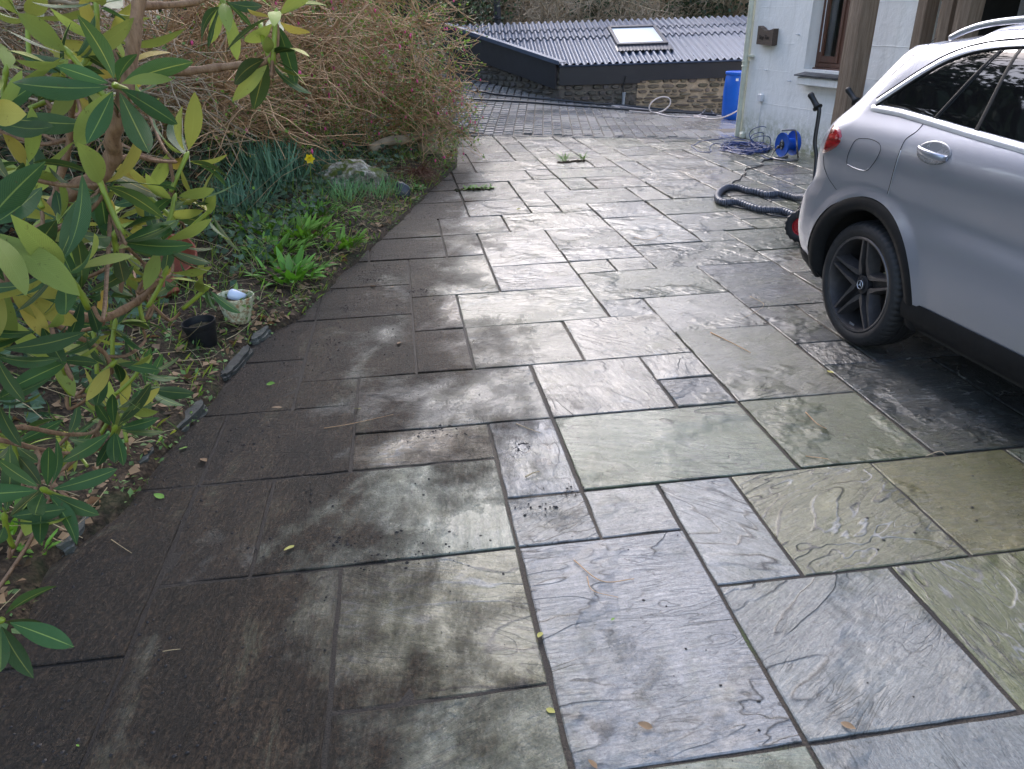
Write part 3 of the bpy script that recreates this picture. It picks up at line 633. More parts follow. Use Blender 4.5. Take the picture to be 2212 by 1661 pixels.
# socket box with thin cable, wall hooks
s, z = wall_sz(*crA(550, 617)); o = empty('socket_box', tuple(wp(s, z)), 0, 'small square white socket box low on the white wall', 'socket box')
mb = MB(); mb.box(wp(s, z, .025), (.105, .05, .10), M=MWALL, bev=.008); mb.build('cover', M_WHITEPL, o)
mb = MB(); mb.tube([wp(s+.01, z-.05, .006), wp(s+.008, z-.35, .006), wp(s+.0, .03, .006)], .004, 6); mb.build('cable', M_WHITEPL, o)
for (px, py, lb_) in ((787, 218, 'white pipe hook high on the wall beside the window'), (582, 442, 'white pipe hook on the wall below the carved sign'), (732, 512, 'white pipe hook just under the left end of the slate sill')):
    s, z = wall_sz(*crA(px, py)); mb = MB(); mb.tube([wp(s, z, -.01), wp(s-.004, z, .03), wp(s-.03, z+.004, .036)], .007, 7)
    mb.lathe([(.0, 0), (.014, .0), (.014, .008), (0, .008)], 10, M=frame(wp(s, z, 0), WN)); o = mb.build('wall_hook', M_WHITEPL, loc=wp(s, z)); tag(o, lb_, 'hook', 'white hooks on the house wall')

# ------------------------------------------------------------------ low outhouse with corrugated roof
def crB(X, Y): return ((1700+X*.6329)*.54004, Y*.6329*.54004)
EL = at(1207, 137, 17.55); ER = at(1640, 122.5, 18.55); RL = at(967, 57, 20.6); 
ER[2] = EL[2]+ (ER[2]-EL[2]); 
ed = (ER-EL); rd = RL-EL
# stretch the eave to pass behind the house
ER2 = EL+ed*1.9; RR = RL+ed*1.9*1.02
rn = np.cross(ed, rd); rn /= np.linalg.norm(rn); rn = rn if rn[2] > 0 else -rn
print('SHED', EL, ER, RL, np.linalg.norm(ed))
oh = empty('stone_outhouse', tuple((EL[0], EL[1], 0)), 0, 'low stone outhouse with black corrugated roof and one roof window', 'outhouse')
def roof_mat():
    k = NT('black_corrugated_sheet'); P = k.pos(); n = k.noise(P, 5, 5, .65); sp = k.noise(P, 120, 3, .7)
    c = k.ramp(n, (.3, (.070, .090, .135)), (.7, (.10, .125, .18))); c = k.mix(k.ramp(sp, (.62, 0.0), (.72, .6)), c, (.16, .17, .17))
    k.bs(Base_Color=c, Roughness=k.ramp(n, (.3, .42), (.7, .5)), Normal=k.bump(sp, .15, .002)); k.b.inputs['Specular IOR Level'].default_value = .16; k.b.inputs['Metallic'].default_value = .3; return k.m
M_ROOF = roof_mat(); M_FASCIA = simple('black_fascia', (.012, .013, .018), .55, var=.2, scale=3, bump=.15, bscale=20)
eu = ed/np.linalg.norm(ed); PITCHW = .157; pu = rd-eu*(rd@eu); QL = np.linalg.norm(pu); pu /= QL; SR = float(rd@eu)
def roof_sheet(t0, t1, lift0, lift1, s_start=0.0, s_end=None, hole=None):
    Ltot = np.linalg.norm(ed)*1.9 if s_end is None else s_end
    s_start = SR-.2; n = int((Ltot-s_start)/PITCHW*10); V = []; F = []
    xs = s_start+np.arange(n+1)*PITCHW/10; m_ = 10
    for j in range(m_+1):
        f = t0+(t1-t0)*j/m_; 
        for x in xs:
            x = max(x, SR*f-.05); h = .032*math.cos(x/PITCHW*2*math.pi)+(lift0+(lift1-lift0)*j/m_)
            V.append(EL+eu*x+pu*QL*f+rn*h)
    N = len(xs)
    for j in range(m_):
        for i in range(N-1):
            if hole and hole[0] < xs[i] < hole[1] and hole[2] < t0+(t1-t0)*(j+.5)/m_ < hole[3]: continue
            F.append((j*N+i, j*N+i+1, (j+1)*N+i+1, (j+1)*N+i))
    V = np.array(V); V2 = V-rn*.006; nn = len(V); F2 = [(b+nn, a+nn, d+nn, c+nn) for a, b, c, d in F]
    edge = [(i+1, i, nn+i, nn+i+1) for i in range(N-1)]+[(i*1+m_*N, i+1+m_*N, nn+m_*N+i+1, nn+m_*N+i) for i in range(N-1)]
    return np.concatenate([V, V2]), F+F2+edge
rf = MB()
for (t0, t1, l0, l1) in ((-.03, .60, .0, .0), (.57, .80, .026, .004), (.77, 1.02, .03, .006)):
    V, F = roof_sheet(t0, t1, l0, l1); rf.add(V, F)
roof = rf.build('roof', M_ROOF, oh, smooth=True, sharp=50)
# sheet fixings
fx = MB(); rs = random.Random(4)
for t in (.04, .25, .45, .60, .80):
    for i in range(-14, 52, 3):
        if i*PITCHW > SR*t+.1: fx.lathe([(0, .012), (.014, .008), (.016, 0)], 8, M=frame(EL+eu*(i*PITCHW)+pu*QL*t+rn*.034, rn))
f = fx.build('roof_fixing', M_ROOF, roof); f['kind'] = 'stuff'
# verge board (left), eave board and gutter-like drip
vb = MB()
def plank(mb, A, B, h, th, n_out, top=0.0):
    A = np.array(A); B = np.array(B); u = np.array([0, 0, 1.0]); n_out = np.array(n_out)*th
    V = [A+u*top, B+u*top, B-u*h, A-u*h]; V2 = [v+n_out for v in V]; mb.add(V+V2, [(0, 1, 2, 3), (7, 6, 5, 4), (0, 4, 5, 1), (1, 5, 6, 2), (2, 6, 7, 3), (3, 7, 4, 0)])
no = np.cross(rd, [0, 0, 1]); no /= np.linalg.norm(no); no = no if no[0] < 0 else -no
ne = np.cross(ed, [0, 0, 1]); ne /= np.linalg.norm(ne); ne = ne if ne[1] < 0 else -ne
plank(vb, EL+no*.02-eu*.02, RL+no*.02-eu*.02+rd*.03, .52, .05, no, top=.05)
v = vb.build('verge_board', M_FASCIA, oh)
vb = MB(); plank(vb, EL+no*.075-eu*.02-rd*.03+rn*.05, RL+no*.075-eu*.02+rd*.03+rn*.05, .05, .03, no, top=.03); 
A_ = EL+no*.09-rd*.035+rn*.062; B_ = RL+no*.09+rd*.03+rn*.062; wv = eu*.16; vb.add([A_, B_, B_+wv, A_+wv, A_-rn*.01, B_-rn*.01, B_+wv-rn*.01, A_+wv-rn*.01], [(3, 2, 1, 0), (4, 5, 6, 7), (0, 1, 5, 4), (2, 3, 7, 6)])
vb.build('verge_flashing', M_ROOF, oh)
joint = .405*np.linalg.norm(ed)*1.0
vb = MB(); plank(vb, EL-rd*.005, EL+eu*joint-rd*.005-np.array([0, 0, .004]), .44, .04, ne, top=-.05); vb.build('fascia', M_FASCIA, oh)
vb = MB(); plank(vb, EL+eu*joint+ne*.006, EL+eu*np.linalg.norm(ed)*1.9+ne*.006, .40, .04, ne, top=-.05); vb.build('fascia', M_FASCIA, oh)
vb = MB(); vb.tube([EL+ne*.07+np.array([0, 0, -.055]), EL+eu*np.linalg.norm(ed)*1.9+ne*.07+np.array([0, 0, -.055])], .022, 8); vb.build('drip_rail', M_ROOF, oh, smooth=True)
# skylight
def on_roof(px, py): return hit(px, py, EL, rn)
q = [on_roof(*crB(1147, 198)), on_roof(*crB(1453, 180)), on_roof(*crB(1533, 298)), on_roof(*crB(1218, 306))]
# rectify to roof axes
def rc(p): d = p-EL; A = np.stack([eu, pu*QL], 1); return np.linalg.lstsq(A, d, rcond=None)[0]
co = [rc(p) for p in q]; print('SKY', co)
sa = (co[0][0]+co[3][0])/2; sb2 = (co[1][0]+co[2][0])/2; ta = (co[2][1]+co[3][1])/2; tb = (co[0][1]+co[1][1])/2
rdn = np.linalg.norm(rd); ru = rd/rdn; ru2 = ru-eu*(ru@eu); 
def rp(s, t, h): return EL+eu*s+pu*QL*t+rn*h
sk = empty('skylight_root', tuple(rp((sa+sb2)/2, (ta+tb)/2, .05)-np.array(oh.location)*0), 0); bpy.data.objects.remove(sk)
def slab4(mb, s0, s1, t0, t1, h0, h1):
    V = [rp(s0, t0, h0), rp(s1, t0, h0), rp(s1, t1, h0), rp(s0, t1, h0), rp(s0, t0, h1), rp(s1, t0, h1), rp(s1, t1, h1), rp(s0, t1, h1)]
    mb.add(V, [(3, 2, 1, 0), (4, 5, 6, 7), (0, 1, 5, 4), (1, 2, 6, 5), (2, 3, 7, 6), (3, 0, 4, 7)])
mb = MB(); fw_ = .075; ft = .035
slab4(mb, sa, sa+fw_, ta, tb, .0, .10); slab4(mb, sb2-fw_, sb2, ta, tb, .0, .10); slab4(mb, sa+fw_, sb2-fw_, ta, ta+ft, .0, .098); slab4(mb, sa+fw_, sb2-fw_, tb-ft, tb, .0, .11)
M_SKF = simple('grey_metal_frame', (.045, .05, .065), .4, metal=.3)
skf = mb.build('skylight', M_SKF, oh)
ks = NT('skylight_sky_reflection'); ks.bs(Base_Color=(.88, .90, .90), Roughness=.22)  # near-white base colour stands in for the sky reflected in the pane
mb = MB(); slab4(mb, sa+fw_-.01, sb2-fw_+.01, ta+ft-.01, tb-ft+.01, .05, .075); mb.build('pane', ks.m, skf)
mb = MB(); Vs, Fs = [], []
nn_ = 40; xs = np.linspace(sa-.05, sb2+.05, nn_); 
for t, h in ((ta, .06), (ta-.10, .045)):
    for x in xs: Vs.append(rp(x, t, h+.018*math.cos(x/PITCHW*4*math.pi)*(1 if t < ta else .2)))
mb.add(Vs, [(i, i+1, nn_+i+1, nn_+i) for i in range(nn_-1)]); mb.build('apron_flashing', M_SKF, skf, smooth=True)
# stone walls, built of individual stones bedded in mortar
def stone_mat(name, a, b):
    k = NT(name); P = k.pos(); n = k.noise(k.mapping(P, (1, 1, 3)), 14, 6, .7); t = k.attr('tint')
    k.bs(Base_Color=k.mix(1.0, t, k.mix(k.ramp(n, (.3, 0.0), (.7, 1.0)), a, b), 'MULTIPLY'), Roughness=.7, Normal=k.bump(n, .8, .02)); return k.m
M_ST1 = stone_mat('dark_slatestone', (.05, .048, .045), (.15, .137, .122)); M_ST2 = stone_mat('brown_slatestone', (.10, .085, .065), (.27, .225, .17))
M_MOR1 = simple('grey_lime_mortar', (.12, .108, .095), .85, var=.3, scale=9, bump=.6, bscale=30, bdist=.02); M_MOR2 = simple('buff_lime_mortar', (.42, .33, .23), .85, var=.22, scale=9, bump=.6, bscale=30, bdist=.02)
def stone_wall(A, B, zb, zt, mst, mmor, seed, sz=(.16, .42, .035, .10), dens=1.0, tf=None):
    A = np.array([A[0], A[1], 0.0]); B = np.array([B[0], B[1], 0.0]); L = np.linalg.norm(B-A); d = (B-A)/L; nrm = np.array([d[1], -d[0], 0]); nrm = nrm if nrm[1] < 0 or nrm[0] < 0 else -nrm
    if nrm[1] > .1: nrm = -nrm
    Mx = np.stack([d, -nrm, np.array([0, 0, 1.0])], 1); mm = MB(); nx = int(L/.12)+1; V = []; F = []
    nz = 12
    for i in range(nx+1):
        for j in range(nz+1):
            s = L*i/nx; zt_ = zt if tf is None else tf(s/L); z = zb+(zt_-zb)*j/nz; V.append(A+d*s+nrm*(.012*noise.noise(Vector((s*4, z*5, seed))))+np.array([0, 0, z]))
    for i in range(nx):
        for j in range(nz): a = i*(nz+1)+j; F.append((a, a+nz+1, a+nz+2, a+1))
    mm.add(V, F); zl = zt if tf is None else min(tf(0), tf(1)); mm.box(A+d*L/2-nrm*.2+np.array([0, 0, (zb+zl)/2]), (L, .3, zl-zb-.01), M=Mx)
    ss = MB(); rs = random.Random(seed); z = zb+.01
    while z < zt-.02:
        h = rs.uniform(sz[2], sz[3]); s = rs.uniform(-.2, 0)
        while s < L:
            l = rs.uniform(sz[0], sz[1])*(1.0 if h < .07 else .75)
            if rs.random() < dens and s+l < L+.03 and (tf is None or z+h < tf(min(1, max(0, (s+l/2)/L)))):
                n_ = 9; c = A+d*(s+l/2)+nrm*rs.uniform(.0, .02)+np.array([0, 0, z+h/2]); P = []
                angs = np.linspace(0, 2*math.pi, n_, endpoint=False)+rs.uniform(0, .5); ex = rs.uniform(.55, .9)
                for ring, (f_, o_) in enumerate(((1.0, -.04), (.98, .012), (.78, .034))):
                    for a in angs:
                        ca, sa_ = math.cos(a), math.sin(a); x = math.copysign(abs(ca)**ex, ca)*l/2*.93*f_*(1+.12*noise.noise(Vector((a*2, s, z)))); y = math.copysign(abs(sa_)**ex, sa_)*h/2*.86*f_*(1+.15*noise.noise(Vector((a*2+5, s, z))))
                        P.append(c+d*x+np.array([0, 0, y+x*rs.uniform(-.02, .02)])+nrm*(o_+.008*noise.noise(Vector((x*20, y*20, s)))))
                F = [tuple(2*n_+k for k in range(n_))]+[(r*n_+k, r*n_+(k+1) % n_, (r+1)*n_+(k+1) % n_, (r+1)*n_+k) for r in range(2) for k in range(n_)]
                g_ = rs.uniform(.6, 1.35); ss.add(P, F, c=(g_, g_*rs.uniform(.93, 1.02), g_*rs.uniform(.85, 1.02)))
            s += l+rs.uniform(.01, .035)
        z += h+rs.uniform(.006, .02)
    return mm, ss
wl0 = EL+ru*.25*0+np.array([0, 0, 0]); jn = EL+eu*joint*.98; en = EL+eu*7.2
for (A, B, z0, z1, m1, m2, sd_, sz_, dn_) in ((EL+rd*1.05+no*-.12, EL-no*.02, -.1, 1.55, M_ST1, M_MOR1, 3, (.15, .45, .04, .13), .96), (EL+ne*-.03, jn-ne*.03, -.2, EL[2]-.3, M_ST1, M_MOR1, 5, (.18, .42, .05, .17), .9), (jn-ne*.02, en-ne*.02, -.55, EL[2]-.3, M_ST2, M_MOR2, 9, (.14, .46, .03, .095), .80)):
    if sd_ == 3:
        nseg = 5
    mm, ss = stone_wall(A, B, z0, z1, m1, m2, sd_, sz_, dn_, (lambda f: RL[2]+(EL[2]-RL[2])*f-.10) if sd_ == 3 else None)
    if sd_ == 3:                 # gable follows the verge: trim stones above it
        pass
    w_ = mm.build('wall', m2, oh); st = ss.build('stonework', m1, w_, col=True, smooth=True, sharp=45); st['kind'] = 'stuff'
# back wall closes the building
mb = MB(); c_ = EL+rd*.98+eu*4.6; mb.box((c_[0], c_[1], .5), (8.6, .3, 1.9), rz=math.atan2(ed[1], ed[0])); mb.build('rear_wall', M_MOR1, oh)
# grey conduit on the wall
a = np.array(hit(*crB(1262, 520), EL+ne*.08, ne)); b = np.array(hit(*crB(1252, 668), EL+ne*.10, ne))
co_ = empty('drain_conduit', tuple(b), 0, 'short grey plastic conduit on the buff stone wall under the fascia', 'conduit')
mb = MB(); mid_ = a+(b-a)*.48; mb.tube(spline([a+np.array([.02, 0, .12]), a, a+(b-a)*.2+np.array([-.03, 0, 0]), mid_], 5), .016, 8); mb.build('cable', simple('black_rubber', (.012, .012, .014), .5, var=.2), co_, smooth=True)
mb = MB(); mb.tube([mid_, b], .034, 12); mb.tube([mid_+np.array([0, 0, .03]), mid_-np.array([0, 0, .03])], .04, 12); mb.build('pipe', simple('grey_plastic', (.28, .30, .33), .4), co_, smooth=True, sharp=50)
# black flue pipe behind the roof
fp = at((1700+457*.6329)*.54, 20, 21.6); fl_ = empty('flue_pipe', (fp[0], fp[1], 0), 0, 'tall black metal flue pipe rising behind the outhouse roof', 'flue pipe')
mb = MB(); mb.tube([(fp[0], fp[1], 0), (fp[0], fp[1], 3.6)], .09, 16); mb.build('pipe', M_FASCIA, fl_, smooth=True, sharp=60)
mb = MB(); mb.lathe([(.092, 0), (.13, .01), (.13, .05), (.092, .06)], 16, M=frame((fp[0], fp[1], 1.75), (0, 0, 1))); mb.build('flue_collar', M_FASCIA, fl_, smooth=True, sharp=40); mb = MB(); mb.lathe([(.05, 0), (.19, .0), (.0, .14)], 16, M=frame((fp[0], fp[1], 3.65), (0, 0, 1))); mb.build('cowl', M_FASCIA, fl_, smooth=True, sharp=40)

# ------------------------------------------------------------------ blue barrel
bc = gp(1592, 250); bx = at(1592, 250, 16.2); bz = float(yard_z(bx[0], bx[1])); BH = .80*16.2/14.6
M_BLUE = simple('blue_plastic', (.012, .13, .62), .32, var=.12, scale=3, bump=.05, spec=.5)
br = empty('blue_barrel', (bx[0], bx[1], bz), 0, 'blue plastic water barrel between the outhouse wall and the house corner', 'barrel')
mb = MB(); r_ = .31; mb.lathe([(0, .01), (r_*.86, .01), (r_*.93, .03), (r_*.97, .12), (r_*.985, .30), (r_*1.0, .45), (r_*.985, .62), (r_*.94, BH-.10), (r_*.90, BH-.05), (r_*.90, BH-.04)], 36, M=frame((bx[0], bx[1], bz), (0, 0, 1))); mb.build('drum', M_BLUE, br, smooth=True, sharp=50)
mb = MB(); mb.lathe([(r_*.90, BH-.05), (r_*.97, BH-.045), (r_*.985, BH-.02), (r_*.97, BH), (r_*.92, BH+.003), (r_*.90, BH-.015), (0, BH-.018)], 36, M=frame((bx[0], bx[1], bz), (0, 0, 1))); mb.build('lid', M_BLUE, br, smooth=True, sharp=50)
mb = MB(); tc = np.array([bx[0], bx[1], bz]); vd = -tc/np.linalg.norm(tc); vd[2] = 0; vd /= np.linalg.norm(vd); mb.box(tc+vd*r_*.955+np.array([-.07, 0, BH-.13]), (.05, .012, .045), rz=math.atan2(-vd[0], -vd[1])*-1, bev=.002); mb.build('label_patch', M_WHITEPL, br)

# ------------------------------------------------------------------ hoses in the yard
M_RUB = simple('black_hose_rubber', (.016, .018, .024), .35, var=.2); M_WHOSE = simple('pale_hose', (.50, .44, .42), .4, var=.08)
def ground_path(pts, r, ysurf=True, lift=0.0):
    out = []
    for p in pts:
        g_ = gp(p[0], p[1]); g_[2] += r+(p[2] if len(p) > 2 else 0)+lift; out.append(g_)
    return out
def cB(L): return [(*crB(p[0], p[1]), *(p[2:])) for p in L]
P = ground_path(cB([(-60, 650), (60, 640), (200, 632), (420, 640), (640, 652), (850, 668), (1060, 682), (1230, 695), (1400, 705), (1600, 716), (1800, 730), (1990, 742)]), .022)
mb = MB(); mb.tube(spline(P, 8), .022, 8); o = mb.build('black_hose', M_RUB, smooth=True, loc=P[0]); tag(o, 'long straight black hose, the nearer of the two lying across the setts', 'hose')
P = ground_path(cB([(40, 600), (200, 596), (300, 588), (342, 568), (300, 545), (230, 540), (160, 552), (190, 575), (330, 580), (430, 600), (640, 622), (850, 640), (1060, 660), (1200, 668), (1420, 690), (1640, 710), (1830, 722)]), .022)
mb = MB(); mb.tube(spline(P, 8), .022, 8); o = mb.build('black_hose', M_RUB, smooth=True, loc=P[0]); tag(o, 'black hose with a loop at its left end, lying nearer the outhouse wall', 'hose')
P = ground_path(cB([(1130, 678), (1180, 690), (1230, 686), (1180, 672), (1240, 676), (1330, 688), (1440, 700)]), .013); mb = MB(); mb.tube(spline(P, 8), .013, 7); o = mb.build('pale_hose', M_WHOSE, smooth=True, loc=P[0]); tag(o, 'short tangled pale hose by the foot of the grey conduit', 'hose')
L1 = cB([(1290, 706), (1440, 722), (1520, 745), (1560, 735, .0), (1440, 715, .02)]);
loop = [gp(*crB(1480, 722))]; g0 = loop[0]
lp = []
for a in np.linspace(-math.pi/2, 1.5*math.pi, 16): lp.append(g0+np.array([.20*math.cos(a)+.08*math.sin(a), .05*math.sin(a), .16+.145*math.sin(a)+.02]))
P = ground_path(cB([(1290, 706), (1400, 716)]), .013)+lp+ground_path(cB([(1540, 738), (1660, 745), (1770, 746), (1770, 738), (1700, 733)]), .013)
P2 = ground_path(cB([(1740, 728), (1790, 700, .06), (1830, 728), (1900, 742), (2000, 748)]), .013)
mb = MB(); mb.tube(spline(P+P2, 8), .014, 8); o = mb.build('pale_hose', M_WHOSE, smooth=True, loc=P[0]); tag(o, 'pinkish white hose with one upright loop against the stone wall', 'hose')
rim = np.array([bx[0]+.20, bx[1]-.2, bz+BH-.12]); P = [rim+np.array([.1, .1, .1]), rim, rim+np.array([-.05, -.12, -.25]), rim+np.array([-.30, -.28, -.52]), rim+np.array([-.75, -.35, -.73])]+ground_path(cB([(1700, 738)]), .013)
P[-2][2] = float(yard_z(P[-2][0], P[-2][1]))+.03
mb = MB(); mb.tube(spline(P, 8), .014, 8); o = mb.build('pale_hose', M_WHOSE, smooth=True, loc=P[0]); tag(o, 'pale hose hanging down from the rim of the blue barrel', 'hose')
# ------------------------------------------------------------------ silver estate car
CAZ = R(169.5); CF = np.array([math.sin(CAZ), math.cos(CAZ), 0]); CR = np.array([CF[1], -CF[0], 0]); W0 = .86; WR = .342
CO = np.array([1.89, 3.863, 0])-CR*W0
def cw(u, v, z): return CO+CF*u+CR*v+np.array([0, 0, z])
def itp(x, tab): return float(np.interp(x, [a for a, b in tab], [b for a, b in tab]))
HWT = [(.18, .78), (.27, .835), (.34, .855), (.42, .872), (.50, .884), (.60, .889), (.70, .884), (.78, .872), (.86, .868), (.94, .882), (1.0, .888), (1.06, .884), (1.12, .866), (1.17, .838), (1.21, .812), (1.30, .771), (1.40, .727), (1.50, .675), (1.545, .640), (1.58, .605), (1.62, .57)]
URT = [(.18, -.62), (.24, -.68), (.32, -.79), (.42, -.855), (.52, -.885), (.70, -.885), (.75, -.865), (.80, -.835), (.95, -.805), (1.05, -.775), (1.12, -.745), (1.18, -.69), (1.24, -.63), (1.30, -.59), (1.36, -.545), (1.46, -.475), (1.50, -.45), (1.55, -.36), (1.58, -.25)]
AT = [(.18, .36), (.75, .42), (1.05, .43), (1.20, .42), (1.5, .40), (1.58, .4)]
def smooth(x): x = min(1, max(0, x)); return x*x*(3-2*x)
_z = np.linspace(.15, 1.62, 200)
def _sm(tab):
    y = np.interp(_z, [a for a, b in tab], [b for a, b in tab]); k_ = np.ones(9)/9; yp = np.pad(y, 4, mode='edge'); return np.convolve(yp, k_, 'valid')
_hw, _ur, _a = _sm(HWT), _sm(URT), _sm(AT)
def HW(z, u=1.0):
    h = float(np.interp(z, _z, _hw)); 
    if u > 2.9: h *= 1-.20*((u-2.9)/.9)**2
    # swage line over the doors
    return h-.008*math.exp(-((z-.83+.05*(u-.5))/.05)**2)*smooth((u-.35)/.3)
def UR(z): return float(np.interp(z, _z, _ur))
def AA(z): return float(np.interp(z, _z, _a))
def surf(u, z, out=0.0):          # a point of the right flank; u behind the corner start wraps round the tail
    ur, a = UR(z), AA(z); us = ur+a; h = HW(z, u)
    if u >= us: v = h
    else:
        x = min(1.0, (us-u)/a); v = h*max(0.0, 1-x**2.7)**(1/2.7)
    p = np.array([u, v, z])
    if out:
        e = .01; q1 = surf(u+e, z); q2 = surf(u, z+e); n = np.cross(q2-p, q1-p); n /= np.linalg.norm(n)+1e-9
        if n[1] < 0: n = -n
        p = p+n*out
    return p
def car_uz(px, py):               # pixel to (u, z) on the flank
    off = 0.0
    for _ in range(25):
        P0 = CO+CR*(W0+off); q = hit(px, py, P0, CR); u = float((q-CO)@CF); z = float(q[2]); t = surf(u, min(1.6, max(.2, z)))[1]-W0; off += (t-off)*.6
    return u, z
def cA(L): return [car_uz(*crA(x, y)) for x, y in L]
def paint_material():
    k = NT('silver_metallic_paint'); P = k.pos(); n = k.noise(P, 900, 2, .5); vo = k.n('TexVoronoi'); k.L.new(P, vo.inputs[0]); vo.inputs['Scale'].default_value = 150
    drop = k.ramp(vo.outputs[0], (.0, 1.0), (.22, 0.0)); sel = k.ramp(k.noise(P, 60, 2), (.5, 0.0), (.56, 1.0)); up = k.n('SeparateXYZ'); k.L.new(k.n('NewGeometry').outputs['Normal'], up.inputs[0])
    um = k.ramp(up.outputs[2], (.08, 0.0), (.25, 1.0)); dr = k.math('MULTIPLY', k.math('MULTIPLY', drop, sel), um)
    k.bs(Base_Color=k.mix(n, (.40, .42, .50), (.47, .49, .57)), Metallic=.72, Roughness=.36, Coat_Weight=1.0, Coat_Roughness=.035, Coat_Normal=k.bump(dr, .5, .002)); return k.m
M_PAINT = paint_material(); M_CLAD = simple('black_cladding', (.009, .0095, .011), .55, var=.25, scale=20, bump=.15, bscale=300, bdist=.001, spec=.25)
M_TINT = NT('tinted_glass'); M_TINT.bs(Base_Color=(.006, .006, .007), Roughness=.025, Coat_Weight=1.0, Coat_Roughness=.02); M_TINT = M_TINT.m
_kc = NT('satin_chrome'); _kc.bs(Base_Color=(.62, .65, .71), Roughness=.3, Metallic=.7); M_CHROME = _kc.m; M_GAP = simple('panel_gap', (.004, .004, .005), .9)
kt = NT('red_lamp'); kt.bs(Base_Color=kt.mix(kt.ramp(kt.noise(kt.mapping(kt.pos(), (3, 3, 14)), 4, 3), (.4, 0.0), (.6, 1.0)), (.14, .004, .008), (.36, .012, .018)), Roughness=.06, Coat_Weight=1.0); M_LAMP = kt.m
M_TYRE = simple('tyre_rubber', (.018, .018, .020), .6, var=.25, scale=14, bump=.2, bscale=120); M_RIM = simple('grey_alloy', (.11, .105, .11), .38, metal=.7, var=.15, scale=30); M_RIMD = simple('dark_alloy', (.035, .035, .04), .45, metal=.5, var=.2)
car = empty('parked_car', tuple(CO), 0, 'silver grey estate car with tinted windows parked at the right on wet slabs', 'car')
# column positions along the flank
RA = .475; ZC = .345
cols = [('r', t) for t in np.linspace(0, 1, 20)[:-1]]
us_side = sorted(set([round(x, 4) for x in np.concatenate([-.46+np.array([0.0]), -RA*np.cos(np.linspace(0.03, math.pi-.03, 44)), np.linspace(RA+.005, RA+.1, 3), np.linspace(.62, 2.2, 34), 2.7-RA*np.cos(np.linspace(0.03, math.pi-.03, 40)), np.linspace(2.7+RA+.005, 3.62, 14)]) if x >= -.475]))
NWALL = 46; NROOF = 9
def zt(u):
    return itp(u, [(-.5, 1.515), (-.15, 1.545), (.1, 1.572), (.4, 1.594), (.8, 1.603), (1.2, 1.592), (1.55, 1.545), (1.95, 1.30), (2.25, 1.10), (2.6, 1.06), (3.2, .98), (3.62, .82)])
def zbottom(u, rear=False):
    z0 = .37 if u < 0 else .395
    for c in (0, 2.7):
        d = abs(u-c)
        if d < RA: z0 = max(z0, ZC+math.sqrt(RA*RA-d*d))
    return z0
V = []; ncol = 0
def column(kind, val):
    out = []
    if kind == 'r':
        th = val
        u_top = UR(1.52)+AA(1.52)*(1-math.cos(th*math.pi/2)); zb_, ztp = .37, 1.515+.010*th
        for j in range(NWALL+1):
            z = zb_+(ztp-zb_)*j/NWALL; ur, a, h = UR(z), AA(z), HW(z)
            c, s_ = math.cos(th*math.pi/2), math.sin(th*math.pi/2); e = 2/2.7; x = abs(c)**e if c > 1e-6 else 0; y = abs(s_)**e if s_ > 1e-6 else 0
            out.append((ur+a*(1-x), h*y, z))
    else:
        zb_, ztp = zbottom(val), zt(val)
        for j in range(NWALL+1):
            w_ = j/NWALL; z = zb_+(ztp-zb_)*w_
            us0 = UR(z)+AA(z); sh = (us0+.465)*(1-smooth((val+.475)/.85)); u = val+max(0, sh)
            h = HW(z, u)
            fl_ = .012*max(0, 1-abs(math.hypot(u, z-ZC)-RA)/.06)+.012*max(0, 1-abs(math.hypot(u-2.7, z-ZC)-RA)/.06)
            out.append((u, h+fl_, z))
    e = out[-1]; top = e[2]+(.066 if e[0] < 2.1 else .06); 
    for k_ in range(1, NROOF+1):
        t = k_/NROOF; out.append((e[0], e[1]*math.cos(t*math.pi/2)**.9 if t < 1 else 0.0, e[2]+(top-e[2])*(math.sin(t*math.pi/2))**1.0*min(1, (e[0]+.30)/.35 if e[0] < .05 else 1)))
    return out
allc = cols+[('s', u) for u in us_side]
G = np.array([column(*c) for c in allc]); nc, nr = G.shape[:2]
F = []
for i in range(nc-1):
    for j in range(nr-1): a = i*nr+j; F.append((a, a+nr, a+nr+1, a+1))
Vr = G.reshape(-1, 3); Vl = Vr*np.array([1, -1, 1]); Fl = [(d, c, b, a) for a, b, c, d in F]; n0 = len(Vr)
front = [(nc-1)*nr+j for j in range(nr)]
Fall = F+[tuple(i+n0 for i in f) for f in Fl]+[(front[j]+n0, front[j], front[j+1], front[j+1]+n0)[::-1] for j in range(nr-1)]
def c2w(A): A = np.asarray(A); return CF*A[:, :1]+CR*A[:, 1:2]+np.array([0, 0, 1])*A[:, 2:]
body = mesh_obj('body', c2w(np.concatenate([Vr, Vl])), Fall, M_PAINT, car, smooth=True)
body.data.polygons.foreach_set('use_smooth', np.ones(len(body.data.polygons), dtype=bool))
